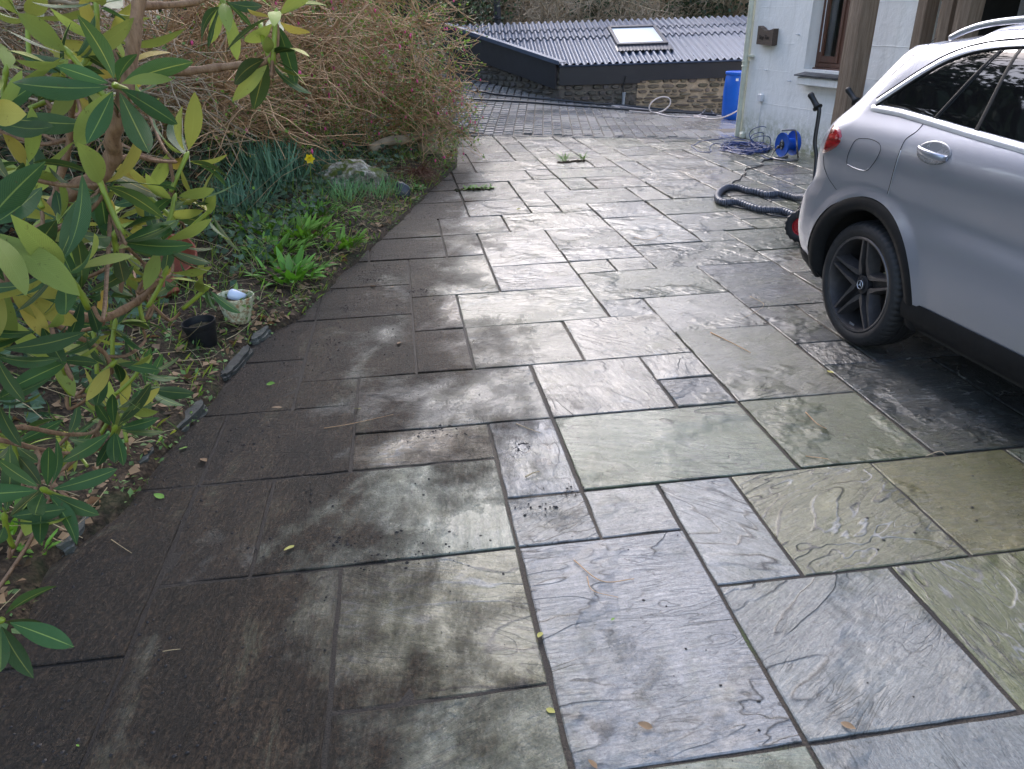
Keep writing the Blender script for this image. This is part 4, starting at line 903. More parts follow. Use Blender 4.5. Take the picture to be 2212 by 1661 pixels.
def patch(name, bottom, top, nu, nv, out, mat, parent=car, mirror=False):   # surface strip between two (u,z) polylines
    B = np.array(bottom); T = np.array(top)
    def rs_(A, n):
        d = np.concatenate([[0], np.cumsum(np.linalg.norm(np.diff(A, axis=0), axis=1))]); q = np.linspace(0, d[-1], n); return np.stack([np.interp(q, d, A[:, 0]), np.interp(q, d, A[:, 1])], 1)
    b, t = rs_(B, nu), rs_(T, nu); V = []; F = []
    for i in range(nu):
        for j in range(nv): q = b[i]+(t[i]-b[i])*j/(nv-1); o_ = out*(1.0 if 0 < i < nu-1 and 0 < j < nv-1 else .5); V.append(surf(q[0], q[1], o_))
    for i in range(nu-1):
        for j in range(nv-1): a = i*nv+j; F.append((a, a+nv, a+nv+1, a+1))
    V = np.array(V); n_ = len(V)
    if mirror: V = np.concatenate([V, V*np.array([1, -1, 1])]); F = F+[(d+n_, c+n_, b_+n_, a+n_) for a, b_, c, d in F]
    return mesh_obj(name, c2w(V), F, mat, parent, smooth=True)
def line(name, pts, r, out, mat, parent=car, closed=False, n=6, sub=8):
    P = spline([np.array([a, b, 0]) for a, b in pts]+([np.array([*pts[0], 0])] if closed else []), sub); Q = c2w(np.array([surf(p[0], p[1], out) for p in P]))
    mb = MB(); mb.tube(Q, r, n); V = np.concatenate(mb.V); return mesh_obj(name, V, mb.F, mat, parent, smooth=True)
# window band
bot = [(-.195, 1.243), (.0, 1.238), (.2, 1.225), (.5, 1.203), (.9, 1.178), (1.5, 1.15), (2.12, 1.128)]
top = [(-.195, 1.247), (-.10, 1.315), (.0, 1.388), (.1, 1.452), (.2, 1.494), (.32, 1.520), (.5, 1.535), (.9, 1.545), (1.3, 1.54), (1.6, 1.48), (1.9, 1.29), (2.12, 1.132)]
glass = patch('side_window', [(a, b+.012) for a, b in bot], [(a, b-.008) for a, b in top], 60, 14, .0035, M_TINT)
tw_ = [(a-.004, b+.016) for a, b in top]
patch('window_trim', top[:9], [(a-.022, b+.026) for a, b in top[:9]], 60, 4, .007, M_CHROME)
patch('window_trim', [(-.222, 1.218)]+[(a, b-.024) for a, b in bot[1:]], [(-.222, 1.246)]+[(a, b+.006) for a, b in bot[1:]], 60, 4, .008, M_CHROME)
line('window_seal', [(-.19, 1.244)]+[(a, b-.004) for a, b in top[1:9]], .006, .004, M_GAP)
line('window_seal', [(a-.026, b+.03) for a, b in top[:9]], .004, .002, M_GAP)
def pillar(a, b, w_): return patch('window_pillar', [(a[0], a[1]), (b[0], b[1])], [(a[0]+w_, a[1]), (b[0]+w_, b[1])], 14, 3, .0075, M_CLAD)
p_a, p_b = car_uz(*crA(1620, 765)), car_uz(*crA(2070, 302)); p_c, p_d = car_uz(*crA(1893, 830)), car_uz(*crA(2185, 300))
pillar((p_a[0], p_a[1]), (p_b[0], p_b[1]), .018); pillar((p_a[0]+.024, p_a[1]), (p_b[0]+.024, p_b[1]), .006); pillar(p_c, p_d, .022); pillar((1.28, 1.17), (1.33, 1.535), .07)
# door shut lines, seams, flap
dg = cA([(1580, 772), (1530, 830), (1462, 880), (1425, 950), (1395, 1040), (1368, 1140), (1346, 1220), (1338, 1262)])
line('door_gap', dg, .0021, .000, M_GAP); line('door_edge', [(a+.006, b) for a, b in dg[3:]], .0016, .0012, M_CHROME)
line('door_gap', [(1.27, 1.14), (1.27, .9), (1.25, .41)], .0018, .0, M_GAP)
line('bumper_seam', cA([(938, 985), (945, 1060), (968, 1120), (1000, 1170), (1022, 1200)]), .0011, .0005, M_GAP)
line('tailgate_gap', cA([(1655, 240), (1600, 285), (1545, 335), (1505, 352)]), .0013, .0005, M_GAP); line('tailgate_gap', cA([(1465, 357), (1505, 352), (1420, 430), (1320, 520), (1215, 615), (1150, 672)]), .0013, .0005, M_GAP)
flap = line('fuel_flap', cA([(1165, 876), (1235, 880), (1292, 908), (1300, 950), (1272, 1010), (1228, 1068), (1195, 1080), (1130, 1060), (1092, 1040), (1090, 1000), (1115, 930), (1140, 890)]), .0014, .0005, M_GAP, closed=True)
line('fuel_flap_rim', cA([(1094, 1038), (1130, 1058), (1195, 1078), (1230, 1064)]), .0014, .003, M_CHROME)
# door handle in its dished recess
hc = car_uz(*crA(1636, 968)); hx = (car_uz(*crA(1745, 985))[0]-car_uz(*crA(1527, 965))[0])/2*.97; hz = .047
V = [surf(hc[0], hc[1], .001)]; F = []; nn_ = 36
M_DISH = simple('handle_dish_shade', (.30, .31, .345), .25, metal=.6, var=.02)  # body silver darkened to paint in the shade of the handle recess
for r_, d in ((.5, -.0005), (.85, .0005), (1.0, .0022), (1.05, .0006)):
    for k_ in range(nn_): t = k_*2*math.pi/nn_; V.append(surf(hc[0]+hx*r_*math.cos(t), hc[1]+hz*r_*math.sin(t)-.02*hx*math.cos(t), d+.001))
F = [(0, 1+(k_+1) % nn_, 1+k_) for k_ in range(nn_)]+[(1+l*nn_+k_, 1+l*nn_+(k_+1) % nn_, 1+(l+1)*nn_+(k_+1) % nn_, 1+(l+1)*nn_+k_) for l in range(3) for k_ in range(nn_)]
dish = mesh_obj('handle_recess', c2w(np.array(V)), F, M_DISH, car, smooth=True)
V = []; nb = 18
for i in range(nb):
    t = i/(nb-1); u = hc[0]-hx*.98+2*hx*.97*t; z = hc[1]+.010-.020*t; o_ = .004+.034*math.sin(min(1, t*1.0)*math.pi)**.6; hh = .013+.004*math.sin(t*math.pi)
    base = surf(u, z)
    for a in np.linspace(0, 2*math.pi, 10, endpoint=False): V.append(base+np.array([0, o_+.007*math.cos(a), hh*math.sin(a)]))
F = [(i*10+k_, i*10+(k_+1) % 10, (i+1)*10+(k_+1) % 10, (i+1)*10+k_) for i in range(nb-1) for k_ in range(10)]+[tuple(range(10)), tuple((nb-1)*10+k_ for k_ in range(9, -1, -1))]
mesh_obj('door_handle', c2w(np.array(V)), [f[::-1] for f in F], M_PAINT, car, smooth=True)
# tail lamp wrapping the corner
ol = cA([(937, 972), (948, 925), (965, 880), (988, 830), (1010, 788), (1030, 798), (1050, 825), (1056, 860), (1046, 900), (1020, 930), (985, 952), (955, 966)])
ol = np.array(ol); cen = ol.mean(0); V = [surf(cen[0], cen[1], .011)]; n_ = len(ol)
for f_, d in ((.35, .011), (.7, .010), (.94, .007), (1.0, .0)):
    for q in ol: p = cen+(q-cen)*f_; V.append(surf(p[0], p[1], d))
F = [(0, 1+k_, 1+(k_+1) % n_) for k_ in range(n_)]+[(1+l*n_+k_, 1+(l+1)*n_+k_, 1+(l+1)*n_+(k_+1) % n_, 1+l*n_+(k_+1) % n_) for l in range(3) for k_ in range(n_)]
for sg, nm in ((1, 0), (-1, 1)):
    o = mesh_obj('tail_light', c2w(np.array(V)*np.array([1, sg, 1])), F, M_LAMP, car, smooth=True)
# cladding: wheel arch rings, sills, lower bumper
def ring(c, sg):
    V = []; F = []; n_ = 60
    for i in range(n_+1):
        a = R(-12)+R(204)*i/n_
        for r_, d in ((.392, -.05), (.405, .008), (.432, .013), (.465, .011), (.480, .002)):
            u, z = c+r_*math.cos(a), ZC+r_*math.sin(a); p = surf(u, max(.2, z)); V.append((p[0], (p[1]+d)*sg, z))
    for i in range(n_):
        for j in range(4): a = i*5+j; F.append((a, a+5, a+6, a+1))
    return mesh_obj('wheel_arch', c2w(np.array(V)), F if sg > 0 else [f[::-1] for f in F], M_CLAD, car, smooth=True)
for c in (0, 2.7):
    for sg in (1, -1): ring(c, sg)
sl = MB()
for sg in (1, -1):
    V = []; F = []; us_ = np.linspace(.39, 2.30, 40); prof = [(.405, .004), (.37, .016), (.315, .018), (.27, .0), (.262, -.10)]
    for u in us_:
        for z, d in prof: V.append((u+(.03 if z < .3 else 0)*(1 if u < 1 else 0), (HW(z, u)+d)*sg, z))
    for i in range(len(us_)-1):
        for j in range(4): a = i*5+j; F.append((a, a+1, a+6, a+5) if sg < 0 else (a, a+5, a+6, a+1))
    mesh_obj('sill', c2w(np.array(V)), F, M_CLAD, car, smooth=True, sharp=40)
V = []; F = []; ths = np.linspace(-1, 1, 60); lv = [(.385, .003), (.365, .010), (.33, .010), (.28, .002), (.235, -.02), (.23, -.2)]
for th in ths:
    for z, d in lv:
        a_ = abs(th); c, s_ = math.cos(a_*math.pi/2), math.sin(a_*math.pi/2); e = 2/2.7; x = abs(c)**e if c > 1e-6 else 0; y = abs(s_)**e; ur = UR(z)-d
        V.append((ur+(AA(z)-.01)*(1-x), math.copysign((HW(z)+d)*y, th), z))
for i in range(59):
    for j in range(5): a = i*6+j; F.append((a, a+6, a+7, a+1))
mesh_obj('rear_bumper', c2w(np.array(V)), F, M_CLAD, car, smooth=True)
# roof rail
for sg in (1, -1):
    pts = [(-.01, .600, 1.560), (.07, .600, 1.590), (.18, .592, 1.618), (.36, .588, 1.636), (.7, .586, 1.648), (1.2, .586, 1.640), (1.5, .60, 1.59), (1.62, .61, 1.54)]
    mb = MB(); mb.tube(c2w(spline([np.array([a, b*sg, c]) for a, b, c in pts], 6)), .010, 8, flat=1.5); mesh_obj('roof_rail', np.concatenate(mb.V), mb.F, M_CHROME, car, smooth=True)
# wheel housings and underbody
V, F = [], []
for c in (0, 2.7):
    for sg in (1, -1):
        mb = MB(); pr = []; 
        for i in range(25):
            a = R(-3)+R(186)*i/24; pr.append((c+.43*math.cos(a), ZC+.43*math.sin(a)))
        Vv = [(u, sg*.868, z) for u, z in pr]+[(u, sg*.48, z) for u, z in pr]; mb.add(c2w(np.array(Vv)), [(i, i+1, 26+i-0, 25+i) for i in range(24)]+[tuple(25+i for i in range(25))]); mesh_obj('wheel_housing', np.concatenate(mb.V), mb.F, M_DARK, car)
mb = MB(); 
for (u0, u1, v1) in ((-.70, -.40, .60), (-.40, .40, .55), (.40, 2.28, .80), (2.28, 3.12, .55), (3.12, 3.5, .66)):
    A = [(u0, -v1, .24), (u1, -v1, .24), (u1, v1, .24), (u0, v1, .24), (u0, -v1, .62), (u1, -v1, .62), (u1, v1, .62), (u0, v1, .62)]
    mb.add(c2w(np.array(A)), [(3, 2, 1, 0), (4, 5, 6, 7), (0, 1, 5, 4), (1, 2, 6, 5), (2, 3, 7, 6), (3, 0, 4, 7)])
mesh_obj('underbody', np.concatenate(mb.V), mb.F, M_DARK, car)
# wheels: lying in local xy with the axle along z, then turned
def wheel_parts(M4):
    w_ = bpy.data.objects.new('wheel', None); COL.objects.link(w_); w_.parent = car
    tw = .112
    # tyre with shoulder grooves
    prof = [(.255, -.100), (.266, -.112), (.300, -.118), (.325, -.108), (.336, -.090), (.3415, -.06), (.3415, -.036), (.333, -.035), (.333, -.025), (.342, -.024), (.342, .024), (.333, .025), (.333, .035), (.3415, .036), (.3415, .06), (.337, .084), (.329, .100), (.315, .1135), (.300, .117), (.297, .1185), (.283, .117), (.270, .112), (.263, .106), (.256, .100)]
    n = 240; V = []; F = []
    for i, (r_, z_) in enumerate(prof):
        for k_ in range(n):
            a = k_*2*math.pi/n; rr_ = r_-(.0055 if (k_ % 4 == 0 and .335 < r_ and abs(z_) > .03) or (k_ % 4 == 0 and i in (3, 4, 15, 16)) else 0); V.append((rr_*math.cos(a), rr_*math.sin(a), z_))
    for i in range(len(prof)-1):
        for k_ in range(n): k2 = (k_+1) % n; F.append((i*n+k_, i*n+k2, (i+1)*n+k2, (i+1)*n+k_))
    def put(nm, V, F, mat, parent=w_, sharp=None):
        V = np.array(V)@M4[:3, :3].T+M4[:3, 3]-CO; return mesh_obj(nm, V, F, mat, parent, smooth=True, sharp=sharp)
    put('tyre', V, F, M_TYRE, sharp=35)
    mb = MB(); mb.lathe([(.248, .108), (.258, .111), (.2625, .107), (.262, .095)], 72); mb.lathe([(.248, .108), (.245, .096), (.237, .05), (.232, .0), (.230, -.09)], 72)
    rim = put('rim', np.concatenate(mb.V), mb.F, M_RIM, sharp=35)
    mb = MB(); mb.lathe([(.0, -.02), (.165, -.02), (.168, -.03), (.0, -.03)], 40); dk = put('brake_disc', np.concatenate(mb.V), mb.F, simple('brake_disc_steel', (.10, .095, .09), .35, metal=.8))
    mb = MB(); pts = [(r_*math.cos(a), r_*math.sin(a)) for r_, a in [(.175, R(10)), (.175, R(25)), (.175, R(42)), (.11, R(46)), (.10, R(25)), (.11, R(5))]]; mb.prism(pts, -.015, .03); put('caliper', np.concatenate(mb.V), mb.F, simple('pale_yellow_caliper', (.42, .38, .20), .5))
    mb = MB(); mb.lathe([(.0, -.04), (.228, -.04), (.228, -.045), (0, -.045)], 40); put('rim_back', np.concatenate(mb.V), mb.F, M_DARK)
    # five twin spokes forming a star
    zf, zh = .104, .066
    for s_i in range(5):
        a0 = R(90+72*s_i); e1 = np.array([math.cos(a0), math.sin(a0)]); e2 = np.array([-math.sin(a0), math.cos(a0)])
        mb = MB()
        for sg in (1, -1):
            J = np.array([math.cos(a0+sg*R(36)), math.sin(a0+sg*R(36))])*.084
            Oo = e1*.2475+e2*sg*.027; Oi = e1*.2475+e2*sg*.0155; Ii = e1*.072+e2*sg*.020; Ij = J*.62
            top_ = [(*Oo, zf), (*Oi, zf), (*(e1*.13+e2*sg*.0205), zf-.010), (*Ii, zh+.012), (*Ij, zh+.004), (*J, zh+.010), (*(e1*.145+e2*sg*.0345), zf-.010)]
            Jc = J*1.25; bo_ = [(*(Oo+e2*sg*.012), .03), (*(Oi-e2*sg*.006), .06), (*(e1*.13+e2*sg*.012), .05), (*Ii, .035), (*Ij, .03), (*Jc, .03), (*(e1*.145+e2*sg*.052), .03)]
            m_ = 7; F_ = [(0, 1, 2, 6), (6, 2, 3, 5), (3, 4, 5)]; F_ = F_ if sg > 0 else [f[::-1] for f in F_]
            sd_ = [(i, (i+1) % m_, m_+(i+1) % m_, m_+i) for i in range(m_)]; sd_ = [f[::-1] for f in sd_] if sg > 0 else sd_
            mb.add(top_+bo_, F_+sd_)
        put('spoke', np.concatenate(mb.V), mb.F, M_RIM, rim, sharp=18)
        bb = MB(); q = [e1*.238-e2*.018, e1*.238+e2*.018, e1*.07+e2*.022, e1*.07-e2*.022]; bb.add([(*p, .062 if i_ < 2 else .05) for i_, p in enumerate(q)], [(0, 1, 2, 3)]); put('spoke_slot', np.concatenate(bb.V), bb.F, M_RIMD, rim)
        bb = MB(); bb.lathe([(0, 0), (.0085, 0), (.0085, .012), (0, .012)], 10, M=frame((*(np.array([math.cos(a0+R(36)), math.sin(a0+R(36))])*.058), .060), (0, 0, 1))); put('wheel_bolt', np.concatenate(bb.V), bb.F, M_RIMD, rim)
    mb = MB(); mb.lathe([(.052, .045), (.050, .072), (.036, .078), (.0, .078)], 36); put('hub', np.concatenate(mb.V), mb.F, M_RIMD, sharp=30)
    cap = MB(); cap.lathe([(.034, .074), (.034, .084), (.031, .086), (.024, .086), (.0235, .084), (0, .084)], 40); capo = put('centre_cap', np.concatenate(cap.V), cap.F, M_RIMD, sharp=30)
    em = MB(); em.lathe([(.0245, .0855), (.0245, .0885), (.0225, .0885), (.0225, .0855)], 40)
    for s_i in range(3):
        a = R(90+120*s_i); e1 = np.array([math.cos(a), math.sin(a)]); e2 = np.array([-math.sin(a), math.cos(a)]); V = [(0, 0, .0905), (*(e1*.0235), .087), (*(e2*.0042+e1*.002), .0855), (*(-e2*.0042+e1*.002), .0855)]; em.add(V, [(0, 1, 2), (0, 3, 1), (1, 3, 2)])
    put('emblem', np.concatenate(em.V), em.F, M_CHROME)
    return w_
for u, sg in ((0, 1), (0, -1), (2.7, 1), (2.7, -1)):
    c = cw(u, (W0-.1135)*sg, WR); z = CR*sg; xh = np.array([0, 0, 1.0]); M4 = frame(c, z, np.cross(xh, z) if True else xh)
    # spoke star has one arm pointing up: local y must be world up
    M4 = frame(c, z, np.cross(np.array([0, 0, 1.0]), z)); ww = wheel_parts(M4)
    if u == 0 and sg == 1:
        T = M4.copy(); RZ = np.eye(4); RZ[:2, :2] = [[-1, 0], [0, -1]]; T = T@RZ; TT_ = np.eye(4); TT_[:3, 3] = (0, .229, .0895); T = T@TT_; text_obj('rim_lettering', 'AMG', .020, M_CHROME, T, car, .0005)

# ------------------------------------------------------------------ trolley behind the car
M_BLK = simple('black_powder_coat', (.012, .013, .015), .35, var=.2, scale=20); M_RED = simple('red_plastic', (.50, .012, .022), .35, var=.1); M_GRIP = simple('black_grip', (.010, .010, .011), .5)
def tri_wheel(root, c, ax):
    M4 = frame(c, ax, (0, 0, 1)); w_ = bpy.data.objects.new('wheel', None); COL.objects.link(w_); w_.parent = root
    r0 = .132; prof = [(.075, -.03), (.085, -.036), (.115, -.036), (.128, -.026), (r0, -.01), (r0, .01), (.128, .026), (.115, .036), (.085, .036), (.075, .03)]; n = 72; V = []; F = []
    for i, (r_, z_) in enumerate(prof):
        for k_ in range(n): a = k_*2*math.pi/n; q = r_+(.007 if (r_ > .12 and k_ % 4 < 2) else 0); V.append((q*math.cos(a), q*math.sin(a), z_))
    for i in range(len(prof)-1):
        for k_ in range(n): k2 = (k_+1) % n; F.append((i*n+k_, i*n+k2, (i+1)*n+k2, (i+1)*n+k_))
    def put(nm, V, F, mat, par): return mesh_obj(nm, np.array(V)@M4[:3, :3].T+M4[:3, 3]-np.array(wloc(root)), F, mat, par, smooth=True, sharp=35)
    put('tyre', V, F, M_TYRE, w_)
    mb = MB(); mb.lathe([(.078, .030), (.070, .026), (.066, .012), (.030, .010), (.026, .034), (.014, .036)], 40)
    for k_ in range(8):
        a = k_*math.pi/4; mb.box((.047*math.cos(a), .047*math.sin(a), .018), (.045, .006, .016), M=np.array([[math.cos(a), -math.sin(a), 0], [math.sin(a), math.cos(a), 0], [0, 0, 1]]))
    mb.lathe([(.078, -.030), (.02, -.02)], 24); put('rim', np.concatenate(mb.V), mb.F, M_RED, w_); mb = MB(); mb.lathe([(.016, .02), (.016, .044), (.0, .046)], 14); put('axle_cap', np.concatenate(mb.V), mb.F, M_BLK, w_)
tg = gz(1728, 524); tr = empty('hand_trolley', (tg[0], tg[1], 0), 0, 'black hand trolley with rubber grips and red wheel hubs behind the silver car', 'hand trolley')
axd = -tg/np.linalg.norm(tg); axd = np.array([-.50, -.87, 0]); axd /= np.linalg.norm(axd); c1 = tg+np.array([0, 0, .138]); tri_wheel(tr, c1, axd); c2 = c1-axd*.52; tri_wheel(tr, c2, -axd)
back_ = np.array([axd[1], -axd[0], 0]); back_ = back_ if back_[1] > 0 else -back_
mb = MB(); mb.tube([c1, c2], .012, 8); mb.build('axle', M_BLK, tr)
g1 = at(*crA(855, 592), 7.05); g1b = at(*crA(898, 672), 6.98); g2 = at(*crA(1090, 560), 7.35); g2b = at(*crA(1140, 635), 7.27)
s1 = [g1b, at(*crA(912, 705), 6.97), at(*crA(885, 890), 6.95), at(*crA(893, 980), 6.93), at(*crA(888, 1080), 6.9), at(*crA(868, 1200), 6.8), c1+np.array([.1, .25, .05]), c1+back_*.05]
off_ = g2b-g1b; s2 = [p+off_*1.0 for p in s1[:-1]]+[c2+back_*.05]; s2[-2] = s2[-2]+(c2-c1)*.3
for S in (s1, s2): mb = MB(); mb.tube(spline(S, 8), .0165, 10); mb.build('handle', M_BLK, tr, smooth=True)
for a, b in ((g1, g1b), (g2, g2b)):
    d = (b-a)/np.linalg.norm(b-a); mb = MB(); L = np.linalg.norm(b-a)+.02; mb.lathe([(.0, 0), (.020, .002), (.026, .012), (.026, .03), (.023, .04), (.023, L-.04), (.026, L-.03), (.026, L-.012), (.040, L-.01), (.040, L-.003), (.028, L), (.017, L+.004)], 16, M=frame(a, d)); mb.build('grip', M_GRIP, tr, smooth=True, sharp=40)
mb = MB(); 
for t in (.25, .5): P1 = spline(s1, 8); P2 = spline(s2, 8); i = int(len(P1)*t)+14; i = min(i, len(P1)-3); mb.tube([P1[i], P2[i]], .013, 8)
mb.build('cross_bar', M_BLK, tr)
mb = MB(); pc = (c1+c2)/2-back_*.0; mb.box(pc+back_*-.18+np.array([0, 0, -.10]), (.42, .36, .012), rz=math.atan2(axd[1], axd[0])); mb.build('toe_plate', M_BLK, tr)
hk = MB(); top_ = at(*crA(795, 1335), 6.2); hk.tube(spline([top_+np.array([-.02, 0, -.05]), top_+np.array([-.018, 0, .0]), top_+np.array([0, 0, .02]), top_+np.array([.018, 0, 0]), top_+np.array([.02, 0, -.05]), c1+np.array([0.05, 0.05, .1])], 6), .005, 6); hk.build('hook', M_BLK, tr)

# ribbed suction hose with its cable
def crC(X, Y): return ((2780+X*.24084)*.54004, (500+Y*.24084)*.54004)
kh = NT('ribbed_hose'); uvh = kh.coord('UV'); wv = kh.n('TexWave'); kh.L.new(kh.mapping(uvh, (0, 1, 0)), wv.inputs[0]); wv.bands_direction = 'Y'; wv.inputs['Scale'].default_value = 22
kh.bs(Base_Color=kh.mix(wv.outputs['Fac'], (.03, .033, .045), (.20, .21, .26)), Roughness=.28, Normal=kh.bump(wv.outputs['Fac'], .8, .01))
HP = [(2300, 1440, 0), (2080, 1370, 0), (1870, 1235, .05), (1800, 1205, .04), (1680, 1205), (1530, 1165), (1400, 1140), (1290, 1150), (1180, 1150), (1020, 1105), (880, 1085), (760, 1045), (640, 1028), (520, 1040), (420, 1100), (370, 1180), (395, 1250), (500, 1285), (640, 1280), (760, 1290), (900, 1345), (1050, 1390), (1200, 1410), (1370, 1415), (1500, 1435), (1650, 1500), (1780, 1570), (1950, 1640)]
pts = []
for p in HP: q = gz(*crC(p[0], p[1]), .034+(p[2] if len(p) > 2 else 0)); pts.append(q)
mb = MB(); SP = spline(pts, 14); L = np.cumsum(np.concatenate([[0], np.linalg.norm(np.diff(SP, axis=0), axis=1)])); SP = np.stack([np.convolve(np.pad(SP[:, i], 10, mode='edge'), np.hanning(21)/np.hanning(21).sum(), 'valid') for i in range(3)], 1); mm_ = np.arange(0, L[-1], .0055); SQ = np.stack([np.interp(mm_, L, SP[:, i]) for i in range(3)], 1); rad = .0325+.0028*np.sin(np.arange(len(mm_))*math.pi/2)
mb.tube(SQ, rad, 14); o = mb.build('suction_hose', kh.m, smooth=True, loc=pts[0]); tag(o, 'thick grey ribbed suction hose looped on the slabs behind the car', 'hose')
P = [gz(*crC(x, y), .01) for x, y in ((355, 1230), (340, 1275), (420, 1300), (600, 1340), (760, 1375), (900, 1395), (1080, 1425), (1250, 1490), (1420, 1520), (1600, 1545), (1800, 1640))]
mb = MB(); mb.tube(spline(P, 8), .007, 6); o = mb.build('black_cable', M_RUB, smooth=True, loc=P[0]); tag(o, 'thin black cable running under the near side of the ribbed hose', 'cable')
P = [gz(*crC(x, y), .009) for x, y in ((590, 1010), (640, 940), (740, 905), (770, 850), (850, 800), (825, 770), (860, 725), (980, 710), (1060, 680), (1130, 660), (1100, 640), (1120, 600), (1170, 580), (1300, 570))]
mb = MB(); mb.tube(spline(P, 8), .007, 6); o = mb.build('black_cable', M_RUB, smooth=True, loc=P[0]); tag(o, 'thin wavy black cable linking the ribbed hose to the blue reel', 'cable')

# ------------------------------------------------------------------ cable reel and its heap of blue cable
M_REEL = simple('reel_blue_plastic', (.008, .09, .48), .35, var=.12); M_STEEL = simple('galvanised_tube', (.22, .21, .22), .38, metal=.8, var=.2, scale=30); M_CABLE = simple('blue_cable', (.006, .035, .17), .4, var=.15)
rc1 = gz(*crC(1422, 540), 0); f2 = gz(*crC(1610, 530), 0); rl = empty('cable_reel', (rc1[0], rc1[1], 0), 0, 'blue cable reel on a bent steel tube stand near the white wall', 'cable reel')
axr = np.array([.97, .24, 0]); axr /= np.linalg.norm(axr); rrad = .152; ctr = rc1+np.array([0, 0, rrad+.012]); 
def disc(name, c, mat, r_, th=.012, par=rl):
    mb = MB(); mb.lathe([(0, -th/2), (r_*.93, -th/2), (r_, -th), (r_, th*.7), (r_*.95, th), (r_*.93, th/2), (0, th/2)], 48, M=frame(c, axr, (0, 0, 1))); return mb.build(name, mat, par, smooth=True, sharp=35)
fl1 = disc('flange', ctr, M_REEL, rrad); fl2c = ctr+axr*.165+np.array([0, 0, .012]); disc('flange', fl2c, M_REEL, rrad*1.02)
mb = MB(); mb.lathe([(.075, 0), (.075, .165)], 30, M=frame(ctr, axr, (0, 0, 1))); mb.build('drum', M_REEL, rl, smooth=True)
mb = MB(); fr = frame(ctr-axr*.0075, -axr, (0, 0, 1)); mb.lathe([(0, .004), (.052, .004), (.056, 0)], 30, M=fr); 
mb.build('socket_plate', M_BLK, rl, smooth=True, sharp=30)
for k_, (a, b) in enumerate(((.045, .0), (.0, .0), (-.045, .0))):
    q = ctr-axr*.012+np.array([0, 0, a]); mb = MB(); mb.lathe([(0, .004), (.017, .004), (.019, 0)], 16, M=frame(q, -axr, (0, 0, 1))); mb.build('socket', simple('worn_white_plastic', (.30, .31, .33), .5) if k_ == 0 else bpy.data.materials['worn_white_plastic'], rl, smooth=True, sharp=30)
A = [at(*crC(1440, 92), 10.25), at(*crC(1560, 82), 10.25), at(*crC(1650, 82), 10.25), at(*crC(1678, 120), 10.25), at(*crC(1690, 250), 10.27), at(*crC(1697, 400), 10.25)]
Bq = [gz(*crC(1710, 540), .012), gz(*crC(1690, 580), .012), gz(*crC(1600, 588), .012), gz(*crC(1450, 580), .012), gz(*crC(1310, 555), .012), gz(*crC(1360, 545), .012), gz(*crC(1480, 540), .012), gz(*crC(1540, 505), .012)]
mb = MB(); mb.tube(spline(A+Bq, 8), .011, 10); mb.build('stand', M_STEEL, rl, smooth=True)
mb = MB(); mb.tube([ctr-axr*.02, fl2c+axr*.03], .012, 8); mb.build('axle', M_STEEL, rl)
rs = random.Random(21); P = []
cx0, cy0 = 850, 400
for k_ in range(165):
    a = k_*.74+rs.uniform(-.25, .25); rx = rs.uniform(150, 430)*(1 if k_ % 9 else 1.15); ry = rs.uniform(22, 115)
    x = cx0+60*math.sin(k_*.31)+rx*math.cos(a); y = cy0+20*math.sin(k_*.23)-30+ry*math.sin(a); x = min(x, 1310); P.append(gz(*crC(x, y), .006+rs.uniform(.0, .035)))
mb = MB(); mb.tube(spline(P, 7), .0055, 6)
lead = [gz(*crC(x, y), .008) for x, y in ((520, 400), (480, 330), (370, 300), (290, 320), (240, 380), (268, 425), (230, 450), (80, 440), (5, 400), (-60, 340), (0, 325), (100, 265), (350, 240), (560, 205), (740, 195))]
mb.tube(spline(lead, 8), .0055, 6)
for (x0, y0, rx, rz_) in ((1060, 300, .085, .12), (1090, 420, .09, .10), (1040, 330, .06, .09)):
    g_ = gz(*crC(x0, y0), 0); mb.tube(spline([g_+np.array([rx*1.6*math.cos(a), .06*math.cos(a*2), max(.006, rz_+rz_*math.sin(a))]) for a in np.linspace(-1.5, 4.9, 12)], 6), .0055, 6)
lead2 = [gz(*crC(x, y), .008) for x, y in ((1100, 500), (1180, 545), (1240, 560), (1330, 545), (1400, 520))]; mb.tube(spline(lead2, 8), .0055, 6)
o = mb.build('blue_cable', M_CABLE, smooth=True, loc=P[0]); tag(o, 'tangled heap of blue extension cable on the slabs beside the reel', 'cable')
# plug lead in the socket
P = [ctr-axr*.03+np.array([0, 0, -.02]), ctr-axr*.07+np.array([0, 0, -.03]), ctr-axr*.12+np.array([0, 0, -.10]), gz(*crC(1245, 560), .01)]; mb = MB(); mb.tube(spline(P, 8), .006, 6); mb.lathe([(.0, 0), (.02, 0), (.022, .03), (.01, .05)], 10, M=frame(P[1], P[0]-P[1])); o = mb.build('plug_lead', M_RUB, smooth=True, loc=P[-1]); tag(o, 'short black lead plugged into the face of the blue reel', 'plug lead')
